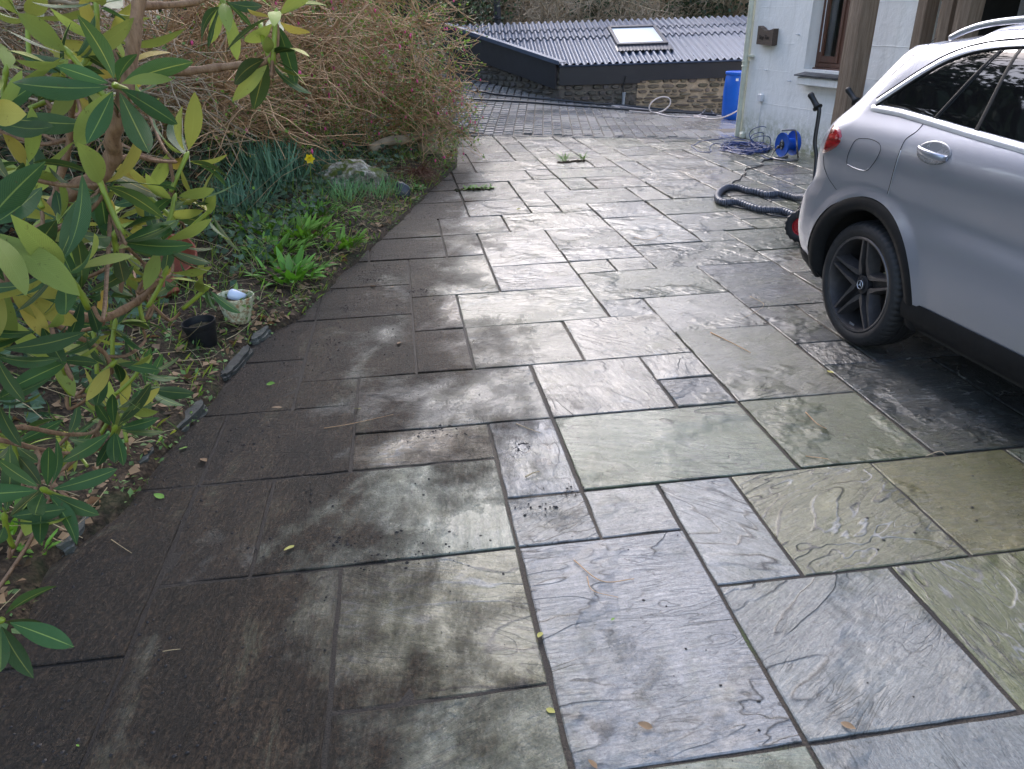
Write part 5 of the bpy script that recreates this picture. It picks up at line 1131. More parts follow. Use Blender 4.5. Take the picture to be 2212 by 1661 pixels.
# ------------------------------------------------------------------ foliage materials
def leaf_material(name, top, under, vein, rough=.25, veinw=.035, spec=.5, blot=.25):
    k = NT(name); uv = k.coord('UV'); s_ = k.n('SeparateXYZ'); k.L.new(uv, s_.inputs[0]); geo = k.n('NewGeometry'); P = geo.outputs['Position']; t = k.attr('tint')
    n = k.noise(P, 14, 4, .6); d = k.math('ABSOLUTE', k.math('SUBTRACT', s_.outputs[0], .5))
    mid = k.ramp(d, (veinw*.5, 1.0), (veinw, 0.0))
    c1 = k.mix(k.ramp(n, (.35, 0.0), (.65, blot)), top, tuple(q*.45 for q in top)); 
    wv = k.n('TexWave'); wv.bands_direction = 'Y'; cmb = k.n('CombineXYZ'); k.L.new(k.math('MULTIPLY_ADD', d, -.5, s_.outputs[1]), cmb.inputs[1]); k.L.new(cmb.outputs[0], wv.inputs[0]); wv.inputs['Scale'].default_value = 9
    c1 = k.mix(k.ramp(wv.outputs['Fac'], (.86, 0.0), (1.0, .10)), c1, vein)
    c = k.mix(geo.outputs['Backfacing'], c1, under); c = k.mix(k.math('MULTIPLY', mid, .62), c, vein); c = k.mix(k.math('MULTIPLY', k.ramp(k.noise(P, 75, 4, .7), (.64, 0.0), (.70, 1.0)), .6), c, (.09, .055, .02)); c = k.mix(1.0, c, t, 'MULTIPLY')
    k.bs(Base_Color=c, Roughness=k.mix(geo.outputs['Backfacing'], k.ramp(n, (.3, rough), (.7, rough+.18)), (.6, .6, .6)), Normal=k.bump(k.math('ADD', wv.outputs['Fac'], k.noise(P, 160, 2)), .25, .002)); k.b.inputs['Specular IOR Level'].default_value = spec
    tr = k.n('BsdfTranslucent'); k.L.new(c, tr.inputs[0]); mx = k.n('MixShader'); k.set(mx.inputs[0], .24)
    k.L.new(k.b.outputs[0], mx.inputs[1]); k.L.new(tr.outputs[0], mx.inputs[2]); k.L.new(mx.outputs[0], k.t.nodes['Material Output'].inputs[0]); return k.m
M_RHODO = leaf_material('rhododendron_leaf', (.045, .105, .034), (.28, .34, .08), (.30, .37, .09), .42, spec=.24)
M_IVY = leaf_material('ivy_leaf', (.040, .10, .042), (.07, .12, .05), (.12, .18, .12), .3, .05)
M_STRAP = leaf_material('strap_leaf', (.14, .30, .18), (.16, .30, .18), (.12, .22, .14), .4, .02)
M_FRESH = leaf_material('fresh_green_leaf', (.17, .36, .025), (.20, .38, .05), (.2, .36, .08), .35)
M_SMALL = leaf_material('small_leaf', (.22, .36, .06), (.13, .22, .06), (.2, .3, .1), .45)
M_DEAD = leaf_material('dead_leaf', (.26, .14, .07), (.30, .19, .10), (.26, .17, .09), .6, .04)
M_YELLOW = leaf_material('yellow_leaf', (.42, .38, .05), (.45, .42, .10), (.55, .5, .2), .5)
M_TREELEAF = leaf_material('evergreen_leaf', (.030, .060, .022), (.06, .09, .04), (.1, .13, .06), .35)
def bark(name, a, b, sc=(20, 20, 3)): 
    return wood_material(name, a, b, .8, sc)
M_BARK_O = simple('orange_twig_bark', (.52, .31, .155), .7, var=.35, scale=5); M_BARK_D = bark('dark_bark', (.03, .022, .016), (.09, .07, .05)); M_BARK_R = bark('rhododendron_bark', (.16, .075, .035), (.38, .23, .13), (30, 30, 8))
M_STEMG = simple('green_stem', (.24, .30, .03), .45, var=.2); M_STRAW = simple('dry_stem', (.40, .30, .16), .7, var=.3, scale=9); M_PINK = simple('pink_blossom', (.80, .10, .26), .5, var=.3); M_YFL = simple('yellow_petal', (.95, .68, .01), .5, var=.1)
M_BARK_T = simple('grey_twig_bark', (.38, .29, .19), .75, var=.35, scale=5)

def norm(v): v = np.asarray(v, dtype=float); return v/(np.linalg.norm(v)+1e-12)
class Leaves:                       # many leaves gathered as one foliage mesh, numpy batched
    def __init__(s): s.P = []; s.U = []; s.F = []; s.T = []; s.n = 0
    def leaf(s, base, d, nrm, L, W, curl=.15, fold=.12, nu=7, prof=None, tint=(1, 1, 1), stalk=0.0, wav=.0):
        d = norm(d); nrm = np.asarray(nrm, dtype=float); nrm = norm(nrm-d*(nrm@d)); side = np.cross(d, nrm); t = np.linspace(0, 1, nu)
        w_ = W*.5*(prof(t) if prof else np.sin(np.pi*np.clip(t, 0, 1)**.85)**.8)
        c = base+d*(stalk+t*L)[:, None]-nrm*(curl*L*t**2)[:, None]
        ph = s.n*.7; e1 = c+side*w_[:, None]+nrm*(fold*w_+wav*L*np.sin(t*9+ph))[:, None]; e2 = c-side*w_[:, None]+nrm*(fold*w_-wav*L*np.sin(t*8+ph))[:, None]
        V = np.stack([e1, c, e2], 1).reshape(-1, 3); U = np.stack([np.stack([np.zeros(nu), t], 1), np.stack([np.full(nu, .5), t], 1), np.stack([np.ones(nu), t], 1)], 1).reshape(-1, 2)
        F = [];
        for i in range(nu-1): a = s.n+i*3; F += [(a, a+1, a+4, a+3), (a+1, a+2, a+5, a+4)]
        s.P.append(V); s.U.append(U); s.F += F; s.T.append(np.tile([*tint, 1.0], (len(V), 1))); s.n += len(V)
    def quads(s, C, D, N, L, W, tint):   # batch of simple folded leaves: arrays of centres, directions, normals
        C, D, N = (np.asarray(a, dtype=float) for a in (C, D, N)); D /= np.linalg.norm(D, axis=1)[:, None]; N = N-D*(N*D).sum(1)[:, None]; N /= np.linalg.norm(N, axis=1)[:, None]+1e-9; S = np.cross(D, N)
        L = np.asarray(L)[:, None]; W = np.asarray(W)[:, None]
        pts = [C, C+D*L*.45+S*W*.5+N*W*.12, C+D*L*.45-S*W*.5+N*W*.12, C+D*L-N*L*.12, C+D*L*.45]
        V = np.stack(pts, 1).reshape(-1, 3); n = len(C); b = s.n+np.arange(n)*5
        F = np.concatenate([np.stack([b, b+4, b+1, b], 1)[:, :3], np.stack([b, b+2, b+4], 1), np.stack([b+1, b+4, b+3], 1), np.stack([b+4, b+2, b+3], 1)])
        s.P.append(V); s.U.append(np.tile([[.5, 0], [1, .5], [0, .5], [.5, 1], [.5, .5]], (n, 1)).reshape(-1, 2)); s.F += [tuple(f) for f in F.tolist()]; s.T.append(np.repeat(np.concatenate([np.asarray(tint), np.ones((n, 1))], 1), 5, 0)); s.n += len(V)
    def build(s, name, mat, parent=None, loc=None):
        V = np.concatenate(s.P)
        if loc is not None: V = V-np.array(loc)
        elif parent is not None: V = V-wloc(parent)
        return mesh_obj(name, V, s.F, mat, parent, smooth=True, loc=loc, uv=np.concatenate(s.U), attrs={'tint': ('FLOAT_COLOR', np.concatenate(s.T))})
class Twigs:                        # many tapering three-sided twigs in one mesh
    def __init__(s): s.V = []; s.F = []; s.n = 0
    def twig(s, P, r0, r1):
        P = np.asarray(P, dtype=float); m_ = len(P); T = np.gradient(P, axis=0); T /= np.linalg.norm(T, axis=1)[:, None]+1e-9; ref = np.array([.3, .2, .93]); N = np.cross(T, ref); N /= np.linalg.norm(N, axis=1)[:, None]+1e-9; B = np.cross(T, N); r = np.linspace(r0, r1, m_)[:, None]
        R3 = np.stack([P+r*N, P+r*(-.5*N+.866*B), P+r*(-.5*N-.866*B)], 1).reshape(-1, 3); s.V.append(R3)
        for i in range(m_-1):
            a = s.n+i*3; s.F += [(a, a+1, a+4, a+3), (a+1, a+2, a+5, a+4), (a+2, a, a+3, a+5)]
        s.n += m_*3
    def build(s, name, mat, parent=None, loc=None):
        V = np.concatenate(s.V)
        if loc is not None: V = V-np.array(loc)
        elif parent is not None: V = V-wloc(parent)
        return mesh_obj(name, V, s.F, mat, parent, smooth=True, loc=loc)
def wander(p, d, L, n, jit, droop=0.0, g=rng):
    P = [np.array(p, dtype=float)]; d = norm(d); st = L/n
    for i in range(n): d = norm(d+g.normal(0, jit, 3)+np.array([0, 0, -droop])); P.append(P[-1]+d*st)
    return np.array(P), d
def rhprof(t): return np.sin(np.pi*np.clip(t, 0, 1)**1.25)**.75*(1-.1*t)+.03

# ------------------------------------------------------------------ rhododendron in front at the left
rh = empty('rhododendron', (-1.95, 2.2, .1), 0, 'leggy rhododendron with large glossy leaves leaning in at the left foreground', 'shrub')
WH = [  # pixel, distance, leaf length, number, tilt of the rosette axis (x right, y up in the picture, z to the viewer), underside share
 (152,118,1.75,.155,9,(-.2,.3,.2)),(250,185,1.55,.15,8,(.1,-.1,.3)),(207,2,1.9,.15,7,(0,.9,.1)),(230,90,2.0,.16,5,(.4,.6,-.1)),(401,341,1.95,.15,6,(.2,.7,-.2)),(376,433,1.85,.15,8,(.1,.9,-.2)),
 (450,458,1.95,.13,6,(.5,.5,-.1)),(218,398,1.6,.15,6,(-.2,.6,.1)),(58,361,1.65,.15,8,(-.2,.6,0)),(157,172,1.8,.14,6,(-.4,-.7,.1)),(247,518,1.6,.15,8,(.1,.4,.3)),(347,530,1.7,.14,9,(.3,.5,.1)),
 (133,581,1.35,.15,10,(-.1,.4,.5)),(356,590,1.8,.115,8,(.3,.6,.1)),(443,625,1.85,.10,6,(.6,.5,.1)),(115,781,1.7,.12,7,(0,.5,.3)),(240,789,1.75,.13,8,(.5,.4,.1)),(248,703,1.9,.13,7,(.1,.7,0)),(203,726,2.0,.13,7,(-.1,.8,0)),
 (245,886,1.85,.13,8,(.3,.6,.0)),(248,926,1.75,.13,8,(.3,.3,.4)),(98,1059,1.5,.14,10,(.05,.35,.85)),(596,37,1.75,.14,8,(.1,.8,.1)),(583,127,1.75,.14,7,(.2,-.5,.1)),(0,1340,1.3,.13,7,(.7,.2,.5)),(-10,860,1.4,.11,6,(.3,.3,.3)),
 (-40,500,1.3,.15,8,(.4,.2,.3)),(90,700,1.5,.14,8,(-.1,.5,.3)),(12,160,1.9,.15,8,(.2,.5,.2)),(60,40,2.1,.15,8,(0,.5,0)),(-30,250,1.6,.15,8,(.5,.2,.2)),(340,470,2.05,.14,6,(0,.7,0)),(300,640,2.0,.13,7,(0,.4,.1)),(20,620,1.5,.15,8,(.3,-.1,.5)),
 (180,640,1.55,.14,7,(.1,.2,.5)),(300,800,2.0,.11,6,(.4,.5,0)),(30,960,1.9,.12,7,(0,.5,.2)),(-20,760,1.4,.13,7,(.5,.3,.3)),(130,480,1.75,.14,7,(-.1,.5,.1)),(480,0,1.9,.13,6,(.2,-.6,0)),(10,1120,1.5,.12,7,(.2,.5,.4))]
wh3 = []; rs = np.random.default_rng(5)
for _ in range(12):
    px = rs.uniform(-30, 400); py = rs.uniform(150, 1000)
    if px > 330-.0*py and py > 560: px -= 160
    WH.append((px, py, rs.uniform(1.95, 2.6), .13, 7, (rs.normal(0, .4), rs.uniform(.1, .9), rs.normal(.1, .2))))

for wi, (px, py, dist, LL, nl, ax) in enumerate(WH):
    c = at(px, py, dist); axis = norm(RT*ax[0]+UP*ax[1]-FW*ax[2]); wh3.append((c, axis))
    lv = Leaves(); e1 = norm(np.cross(axis, [.3, .5, .8])); e2 = np.cross(axis, e1); ph = rs.uniform(0, 6.28)
    for k_ in range(nl+2):
        a = ph+k_*2*math.pi*.618*1.0+rs.normal(0, .15); el = rs.uniform(-.2, .95)-.3*(k_ % 3 == 0); rad = e1*math.cos(a)+e2*math.sin(a); d = norm(rad*math.cos(el)+axis*math.sin(el)+np.array([0, 0, -rs.uniform(.0, .45)])); nrm = norm(axis*math.cos(el)-rad*math.sin(el)+rs.normal(0, .42, 3))
        L = LL*.86*rs.uniform(.62, 1.08); g_ = rs.uniform(.75, 1.35); yl = 1+max(0, rs.normal(0, .35))*.8
        lv.leaf(c+axis*rs.uniform(-.012, .012), d, -nrm if rs.random() < .8 else nrm+rad*.8, L, L*rs.uniform(.27, .36), curl=rs.uniform(.05, .55), fold=rs.uniform(.05, .40), nu=11, prof=rhprof, tint=(g_*yl, g_, g_*.9), stalk=.012, wav=rs.uniform(.003, .014))
    o = lv.build('leaf_whorl', M_RHODO, rh)
    st = MB(); st.tube(spline([c-axis*.09+rs.normal(0, .006, 3), c-axis*.04, c+axis*.006], 4), [.0052]*8+[.0045], 7); st.lathe([(.0, .02), (.004, .014), (.0065, .004), (.005, -.004)], 8, M=frame(c, axis)); st.build('shoot', M_STEMG, rh, smooth=True)
main = [[(50, 560, 1.9), (140, 430, 1.88), (200, 385, 1.85), (240, 335, 1.83), (243, 290, 1.8), (272, 200, 1.78), (285, 130, 1.78), (300, 0, 1.8), (308, -80, 1.8)],
        [(-60, 640, 1.7), (0, 632, 1.72), (60, 655, 1.74), (190, 683, 1.78), (245, 682, 1.8), (300, 650, 1.85), (340, 610, 1.8)],
        [(305, 165, 1.8), (350, 155, 1.8), (440, 150, 1.78), (520, 138, 1.76), (553, 138, 1.76), (590, 110, 1.75), (598, 50, 1.75)],
        [(300, 10, 1.85), (420, 3, 1.85), (470, -30, 1.86)], [(130, 505, 1.9), (120, 430, 1.88), (145, 300, 1.85), (155, 215, 1.8), (152, 130, 1.76)],
        [(60, 640, 1.72), (120, 700, 1.73), (190, 740, 1.75), (225, 765, 1.76), (240, 789, 1.75)], [(0, 923, 1.75), (60, 925, 1.75), (150, 940, 1.78), (200, 935, 1.8), (222, 900, 1.83)],
        [(-40, 935, 1.7), (60, 965, 1.7), (120, 978, 1.72), (190, 975, 1.75)], [(240, 345, 1.84), (290, 340, 1.86), (330, 350, 1.88), (380, 350, 1.93)], [(225, 400, 1.62), (240, 460, 1.65), (262, 520, 1.7), (300, 560, 1.75), (350, 600, 1.76)]]
rr_ = [.021, .013, .0095, .008, .009, .007, .006, .006, .006, .005]
base_pt = np.array([-1.95, 2.2, .12])
for b, r_ in zip(main, rr_):
    P = [at(*q) for q in b]; mb = MB(); S = spline(P, 7); S = S+np.array([[noise.noise(Vector(p*9))*.006, noise.noise(Vector(p*9+5))*.006, noise.noise(Vector(p*9+9))*.006] for p in S]); n = len(S)
    mb.tube(S, np.linspace(r_, r_*.55, n)*(1+.10*np.sin(np.arange(n)*1.3)), 9); mb.build('branch', M_BARK_R, rh, smooth=True)
mb = MB(); mb.tube(spline([base_pt+np.array([-.1, .1, -.1]), base_pt+np.array([-.05, .0, .25]), at(-60, 700, 1.95), at(50, 560, 1.9)], 8), .026, 10); mb.tube(spline([base_pt, base_pt+np.array([.05, -.1, .3]), at(-60, 640, 1.7)], 6), .018, 8); mb.tube(spline([base_pt, at(-60, 950, 1.8), at(0, 923, 1.75)], 5), .012, 8); mb.build('trunk', M_BARK_R, rh, smooth=True)
tw = Twigs(); 
P_main = np.concatenate([spline([at(*q) for q in b], 4) for b in main])
for c, axis in wh3:
    e = c-axis*.085; dd_ = np.linalg.norm(P_main-e, axis=1)+np.where(P_main[:, 2] > e[2]+.1, .3, 0); q = P_main[int(np.argmin(dd_))]
    mb_ = spline([q, q+(e-q)*.45+np.array([0, 0, -.03]), e-axis*.03, e], 6); tw.twig(mb_, .005, .0042)
o = tw.build('side_branches', M_BARK_R, rh); o['kind'] = 'stuff'

# ------------------------------------------------------------------ flowering currant and tangled shrubs
def twig_shrub(name, label, stems, n_tw, mat, leafd, flowers, seed, Lr=(.5, 1.5), droop=.05, box=None, r=.0042, pull=(0, 0, 0), lsz=.022, thick=.016):
    g = np.random.default_rng(seed); root = empty(name, tuple(stems[0][0]), 0, label, 'shrub'); mb = MB(); pts = []
    for S in stems:
        P = spline(S, 8); P = P+g.normal(0, .012, P.shape); mb.tube(P, np.linspace(thick, thick*.35, len(P)), 6); pts.append(P[len(P)//4:])
    for _ in range(14):
        q = pts[int(g.integers(len(pts)))]; Q, _d = wander(q[int(g.integers(len(q)))], g.normal(0, 1, 3)*np.array([1, .7, .35])+np.array([.4, -.3, .1]), g.uniform(.9, 2.0), 9, .17, .03, g)
        if box is None or (box[0] < Q[-1][0] < box[1] and Q[-1][2] > .35): mb.tube(Q, np.linspace(thick*.75, thick*.25, len(Q)), 6)
    mb.build('stem', mat, root, smooth=True); pts = np.concatenate(pts)
    tw = Twigs(); tips = []; second = []
    for i in range(n_tw):
        src = pts if (i < n_tw*.35 or not second) else second[g.integers(len(second))]
        p = src[g.integers(len(src))]; d = norm(g.normal(0, 1, 3)*np.array([1, .8, .55])+np.array(pull)); L = g.uniform(*Lr)*(1.0 if i < n_tw*.35 else .6)
        P, dl = wander(p, d, L, 7, .20, droop)
        if box is not None and not (box[0] < P[-1][0] < box[1] and box[2] < P[-1][1] < box[3] and box[4] < P[-1][2] < box[5]): continue
        if P[:, 2].min() < .12: P[:, 2] = np.maximum(P[:, 2], .12)
        r_ = r*(1.25 if i < n_tw*.35 else .72)*g.uniform(.7, 1.3); tw.twig(P, r_, r_*.4); tips.append(P)
        if i < n_tw*.6: second.append(P)
    tw.build('branches', mat, root)
    if leafd:
        lv = Leaves(); A = np.concatenate([P[2:] for P in tips]); idx = g.integers(len(A), size=leafd); C = A[idx]+g.normal(0, .015, (leafd, 3)); D = g.normal(0, 1, (leafd, 3)); N = g.normal(0, .6, (leafd, 3))+np.array([0, 0, 1]); L = g.uniform(.6, 1.4, leafd)*lsz; gg = g.uniform(.7, 1.5, (leafd, 1))
        lv.quads(C, D, N, L, L*.8, gg*np.array([1, 1, .8])); o = lv.build('leaves', M_SMALL, root); o['kind'] = 'stuff'
    if flowers:
        fb_ = MB(); A = np.array([P[-1-int(g.integers(3))] for P in tips]); sel = A[(A[:, 0] > np.quantile(A[:, 0], .35))]; idx = g.integers(len(sel), size=flowers)
        for q in sel[idx]:
            L = g.uniform(.028, .048); fb_.lathe([(.003, 0), (.010, -.3*L), (.013, -.6*L), (.004, -L), (.0, -L*1.05)], 5, M=frame(q+g.normal(0, .02, 3), (g.normal(0, .15), g.normal(0, .15), 1)))
        o = fb_.build('blossoms', M_PINK, root, smooth=True); o['kind'] = 'stuff'
    return root
def S3(*L): return [np.array(p, dtype=float) for p in L]
twig_shrub('flowering_currant', 'arching flowering currant with pink blossoms spilling over the far end of the bed', [
   S3((-1.92, 10.2, .1), (-1.82, 10.0, .9), (-1.52, 9.8, 1.5), (-1.02, 9.9, 1.7)), S3((-1.92, 10.2, .1), (-1.62, 10.3, .7), (-1.12, 10.4, 1.05), (-0.57, 10.3, .95)), S3((-1.92, 10.2, .1), (-1.42, 10.2, .5), (-0.92, 10.0, .55), (-0.52, 9.9, .4)), S3((-2.02, 10.3, .1), (-2.32, 9.6, .9), (-2.62, 9.0, 1.4), (-2.42, 8.2, 1.6)), S3((-2.02, 10.3, .1), (-2.62, 10.0, 1.0), (-3.42, 9.6, 1.5), (-4.02, 9.0, 1.7)), S3((-2.02, 10.3, .1), (-2.02, 10.8, 1.2), (-1.72, 11.2, 1.9), (-1.32, 11.4, 2.2)),
   S3((-2.02, 10.3, .1), (-2.42, 9.4, .5), (-2.92, 8.6, .8), (-2.42, 7.9, .7)), S3((-2.02, 10.3, .1), (-2.32, 9.4, 1.3), (-2.12, 8.9, 1.9), (-1.62, 8.8, 2.3))],
   3000, M_BARK_O, 14500, 250, 3, Lr=(.45, 1.25), pull=(.26, -.15, .0), box=(-5.5, -.20, 7.2, 12.3, .1, 3.2), droop=.06, lsz=.034, r=.0062)
twig_shrub('tangled_shrub', 'bare orange-twigged tangled shrub behind the rhododendron', [
   S3((-3.4, 7.4, .4), (-3.3, 7.0, 1.2), (-2.6, 6.6, 1.7), (-1.9, 6.5, 1.9)), S3((-3.4, 7.4, .4), (-3.8, 6.6, 1.4), (-3.6, 5.8, 2.0), (-2.8, 5.4, 2.2)), S3((-3.4, 7.4, .4), (-3.0, 7.6, 1.0), (-2.2, 7.8, 1.5), (-1.5, 7.9, 1.55)), S3((-3.5, 7.4, .4), (-4.4, 6.8, 1.4), (-4.8, 6.0, 1.9), (-4.0, 5.2, 2.0)), S3((-3.4, 7.4, .4), (-3.2, 8.0, 1.6), (-2.6, 8.6, 2.3), (-1.8, 8.9, 2.6)), S3((-3.4, 7.4, .4), (-2.9, 6.8, 1.0), (-2.4, 6.2, 1.3), (-1.9, 6.0, 1.2))],
   2800, M_BARK_O, 6500, 20, 4, Lr=(.5, 1.4), pull=(.35, -.1, .0), box=(-6.5, -1.0, 4.2, 10.0, .75, 3.4), droop=.03, lsz=.024, r=.0056)
twig_shrub('tangled_shrub', 'grey-brown tangle of bare stems at the top left corner under the dark tree', [
   S3((-4.2, 5.0, .5), (-4.0, 4.6, 1.3), (-3.2, 4.4, 1.7), (-2.4, 4.5, 1.8)), S3((-4.2, 5.0, .5), (-4.6, 4.4, 1.4), (-4.2, 3.6, 1.9), (-3.4, 3.4, 2.0)), S3((-4.2, 5.0, .5), (-3.8, 5.2, 1.2), (-3.0, 5.4, 1.4), (-2.3, 5.5, 1.35))],
   1300, M_BARK_T, 900, 0, 14, Lr=(.4, 1.2), pull=(.4, -.1, .0), box=(-6, -1.7, 2.6, 7, .6, 3.0), droop=.03, r=.0048)

# ------------------------------------------------------------------ ivy, litter and low plants of the bed
def bed_pt(g, y0=1.0, y1=12.5, d0=.05, d1=5.0, pw=1.0):
    y = g.uniform(y0, y1); d = d0+(d1-d0)*g.uniform()**pw; x = float(edge_x(y))-d; return np.array([x, y, bed_zn(x, y)])
g = np.random.default_rng(31); n = 21000; C = []; 
ivy = Leaves(); 
Yv = g.uniform(1.2, 13, n); dv = .45+5.2*g.uniform(size=n)**.9; keep = np.array([noise.noise(Vector((d_*.9, y*.7, 7)))+ .25 > 0 or d_ > 1.6 for d_, y in zip(dv, Yv)]); Yv, dv = Yv[keep], dv[keep]; n = len(Yv)
Xv = edge_x(Yv)-dv; Zv = np.array([bed_zn(x, y) for x, y in zip(Xv, Yv)])+g.uniform(.01, .16, n)*(1+.6*(dv > 1.6))
gg = g.uniform(.55, 1.5, (n, 1)); Lv = g.uniform(.035, .075, n)
ivy.quads(np.stack([Xv, Yv, Zv], 1), g.normal(0, 1, (n, 3))*np.array([1, 1, .35]), g.normal(0, .45, (n, 3))+np.array([.35, -.5, .8]), Lv, Lv*.9, gg*np.array([1, 1, 1.05]))
o = ivy.build('ivy_undergrowth', M_IVY, loc=(-3, 6, 0)); tag(o, 'dark ivy carpeting the shaded bank under the shrubs', 'ivy', kind='stuff')
lit = Leaves(); n = 5200; Yv = g.uniform(.6, 12.5, n); dv = .03+3.2*g.uniform(size=n)**1.6; Xv = edge_x(Yv)-dv; Zv = np.array([bed_zn(x, y) for x, y in zip(Xv, Yv)])+g.uniform(.002, .02, n); Lv = g.uniform(.02, .065, n); gg = g.uniform(.4, 1.5, (n, 1))
lit.quads(np.stack([Xv, Yv, Zv], 1), g.normal(0, 1, (n, 3))*np.array([1, 1, .2]), g.normal(0, .5, (n, 3))+np.array([0, 0, 1]), Lv, Lv*g.uniform(.35, .9, n), gg*np.array([1, .95, .9]))
o = lit.build('leaf_litter', M_DEAD, loc=(-2, 5, 0)); tag(o, 'brown dead leaf litter scattered over the bed soil', 'leaf litter', kind='stuff')
tw = Twigs()
for i in range(1500):
    p = bed_pt(g, .8, 12, .05, 3.5, 1.3); a = g.uniform(0, 6.28); P, _ = wander(p+np.array([0, 0, .015]), (math.cos(a), math.sin(a), g.uniform(0, .35)), g.uniform(.08, .5), 5, .16, .02, g); P[:, 2] = np.maximum(P[:, 2], np.array([float(bed_z(q[0], q[1])) for q in P])+.012); P = P[P[:, 0] < edge_x(P[:, 1])+.05]
    if len(P) > 2: tw.twig(P, g.uniform(.0012, .003), .001)
o = tw.build('dry_stems', M_STRAW, loc=(-2, 5, 0)); tag(o, 'fallen straw-coloured stems littering the bed', 'dry stems', kind='stuff')
tw = Twigs()
for i in range(260):            # long leaning canes through the ivy bank
    p = bed_pt(g, 2.0, 9, 1.0, 4.5); P, _ = wander(p, (g.normal(0, .7)+.3, g.normal(0, .5)-.2, g.uniform(.3, 1.2)), g.uniform(.5, 1.6), 8, .10, .08, g); P[:, 2] = np.maximum(P[:, 2], .15); tw.twig(P, g.uniform(.002, .004), .0012)
o = tw.build('dry_brambles', M_STRAW, loc=(-3, 5, 0)); tag(o, 'pale leaning bramble canes through the ivy behind the rhododendron', 'brambles', kind='stuff')
# small weeds hugging the bed edge
wl = Leaves(); n = 3600; Yv = g.uniform(1.0, 12.5, n); dv = -.03+.75*g.uniform(size=n)**1.5; clump = np.array([noise.noise(Vector((y*2.1, d_*2.0, 3))) for y, d_ in zip(Yv, dv)]); k_ = clump > -.05; Yv, dv = Yv[k_], dv[k_]; n = len(Yv); Xv = edge_x(Yv)-dv; Zv = np.array([bed_zn(x, y) for x, y in zip(Xv, Yv)])+g.uniform(.0, .05, n); Zv = np.maximum(Zv, .006); Lv = g.uniform(.012, .04, n); gg = g.uniform(.6, 1.4, (n, 1))
wl.quads(np.stack([Xv, Yv, Zv], 1), g.normal(0, 1, (n, 3))*np.array([1, 1, .5])+np.array([0, 0, .3]), g.normal(0, .4, (n, 3))+np.array([0, 0, 1]), Lv, Lv*g.uniform(.3, .8, n), gg*np.array([1, 1, .9]))
o = wl.build('low_weeds', M_SMALL, loc=(-1.6, 5, 0)); tag(o, 'small green weeds creeping along the edge of the paving', 'weeds', kind='stuff')

# fine grass and sprouts through the bed
gl = Leaves(); g = np.random.default_rng(55); n = 0
for i in range(7500):
    y = g.uniform(2.2, 12.3); d = -.01+2.7*g.uniform()**1.2; x = float(edge_x(y))-d
    if noise.noise(Vector((x*1.6, y*1.3, 9)))+.18 < g.uniform(-.25, .35): continue
    a = g.uniform(0, 6.28); L = g.uniform(.05, .17)*(1.15 if d > .4 else .6); gg = g.uniform(.6, 1.5)
    gl.leaf((x, y, max(.0, bed_zn(x, y)-.005)), (math.cos(a)*g.uniform(.1, 1), math.sin(a)*g.uniform(.1, 1), g.uniform(.5, 1.3)), (math.cos(a+1), math.sin(a+1), .5), L, g.uniform(.004, .011), curl=g.uniform(.1, .7), nu=4, tint=(gg*g.uniform(.8, 1.5), gg, gg*.7))
o = gl.build('low_grass', M_SMALL, loc=(-2, 6, 0)); tag(o, 'thin green grass and sprouts all through the bed', 'grass', kind='stuff')

def strap_clump(name, px, py, n, L, label, group, W=.012, mat=M_STRAP, spread=.22, seed=1, tint=(1, 1, 1), cat='plant', tall=1.0):
    q = gz(px, py, .12); q = np.array([q[0], q[1], bed_zn(q[0], q[1])]) if q[0] < edge_x(q[1]) else np.array([q[0], q[1], 0]); g = np.random.default_rng(seed); root = empty(name, tuple(q), 0, label, cat, group); lv = Leaves()
    for i in range(n):
        a = g.uniform(0, 6.28); r_ = spread*g.uniform()**.7; b = q+np.array([r_*math.cos(a), r_*math.sin(a), -.01]); lean = g.uniform(.1, .9); d = norm((math.cos(a)*lean+g.normal(0, .2), math.sin(a)*lean+g.normal(0, .2), tall)); l = L*g.uniform(.55, 1.1); gg = g.uniform(.6, 1.35)
        lv.leaf(b, d, (math.cos(a+.3*g.normal()), math.sin(a), .4), l, W*g.uniform(.7, 1.2), curl=-g.uniform(.0, .1) if g.random() < .2 else g.uniform(.05, .75), fold=.3, nu=8, prof=lambda t: np.clip(np.sin(np.pi*np.clip(t*.93+.05, 0, 1))**.35, .05, 1), tint=(tint[0]*gg, tint[1]*gg, tint[2]*gg))
    lv.build('leaves', mat, root); return root, q
d1, dq = strap_clump('daffodil_clump', 590, 428, 320, .42, 'large blue-green daffodil clump carrying the one open yellow flower', 'daffodil clumps', W=.015, spread=.34, seed=2, cat='daffodils')
strap_clump('daffodil_clump', 520, 480, 170, .34, 'smaller blue-green daffodil clump half hidden by rhododendron leaves', 'daffodil clumps', W=.013, spread=.28, seed=3, cat='daffodils')
strap_clump('daffodil_clump', 700, 395, 110, .28, 'low daffodil clump just left of the mossy rock', 'daffodil clumps', W=.011, spread=.2, seed=4, cat='daffodils')
strap_clump('snowdrop_clump', 745, 440, 150, .20, 'fine grassy clump of snowdrop leaves in front of the mossy rock', 'snowdrop clumps', W=.008, spread=.26, seed=5, tint=(1.3, 1.25, .8))
strap_clump('snowdrop_clump', 820, 425, 120, .18, 'fine grassy clump to the right of the mossy rock near the slabs', 'snowdrop clumps', W=.007, spread=.22, seed=6, tint=(1.3, 1.25, .8))
strap_clump('iris_clump', 890, 320, 60, .55, 'upright dark strap-leaved clump under the currant beside the tree stump', None, W=.02, spread=.12, seed=8, tint=(.7, .8, .5), tall=2.2)
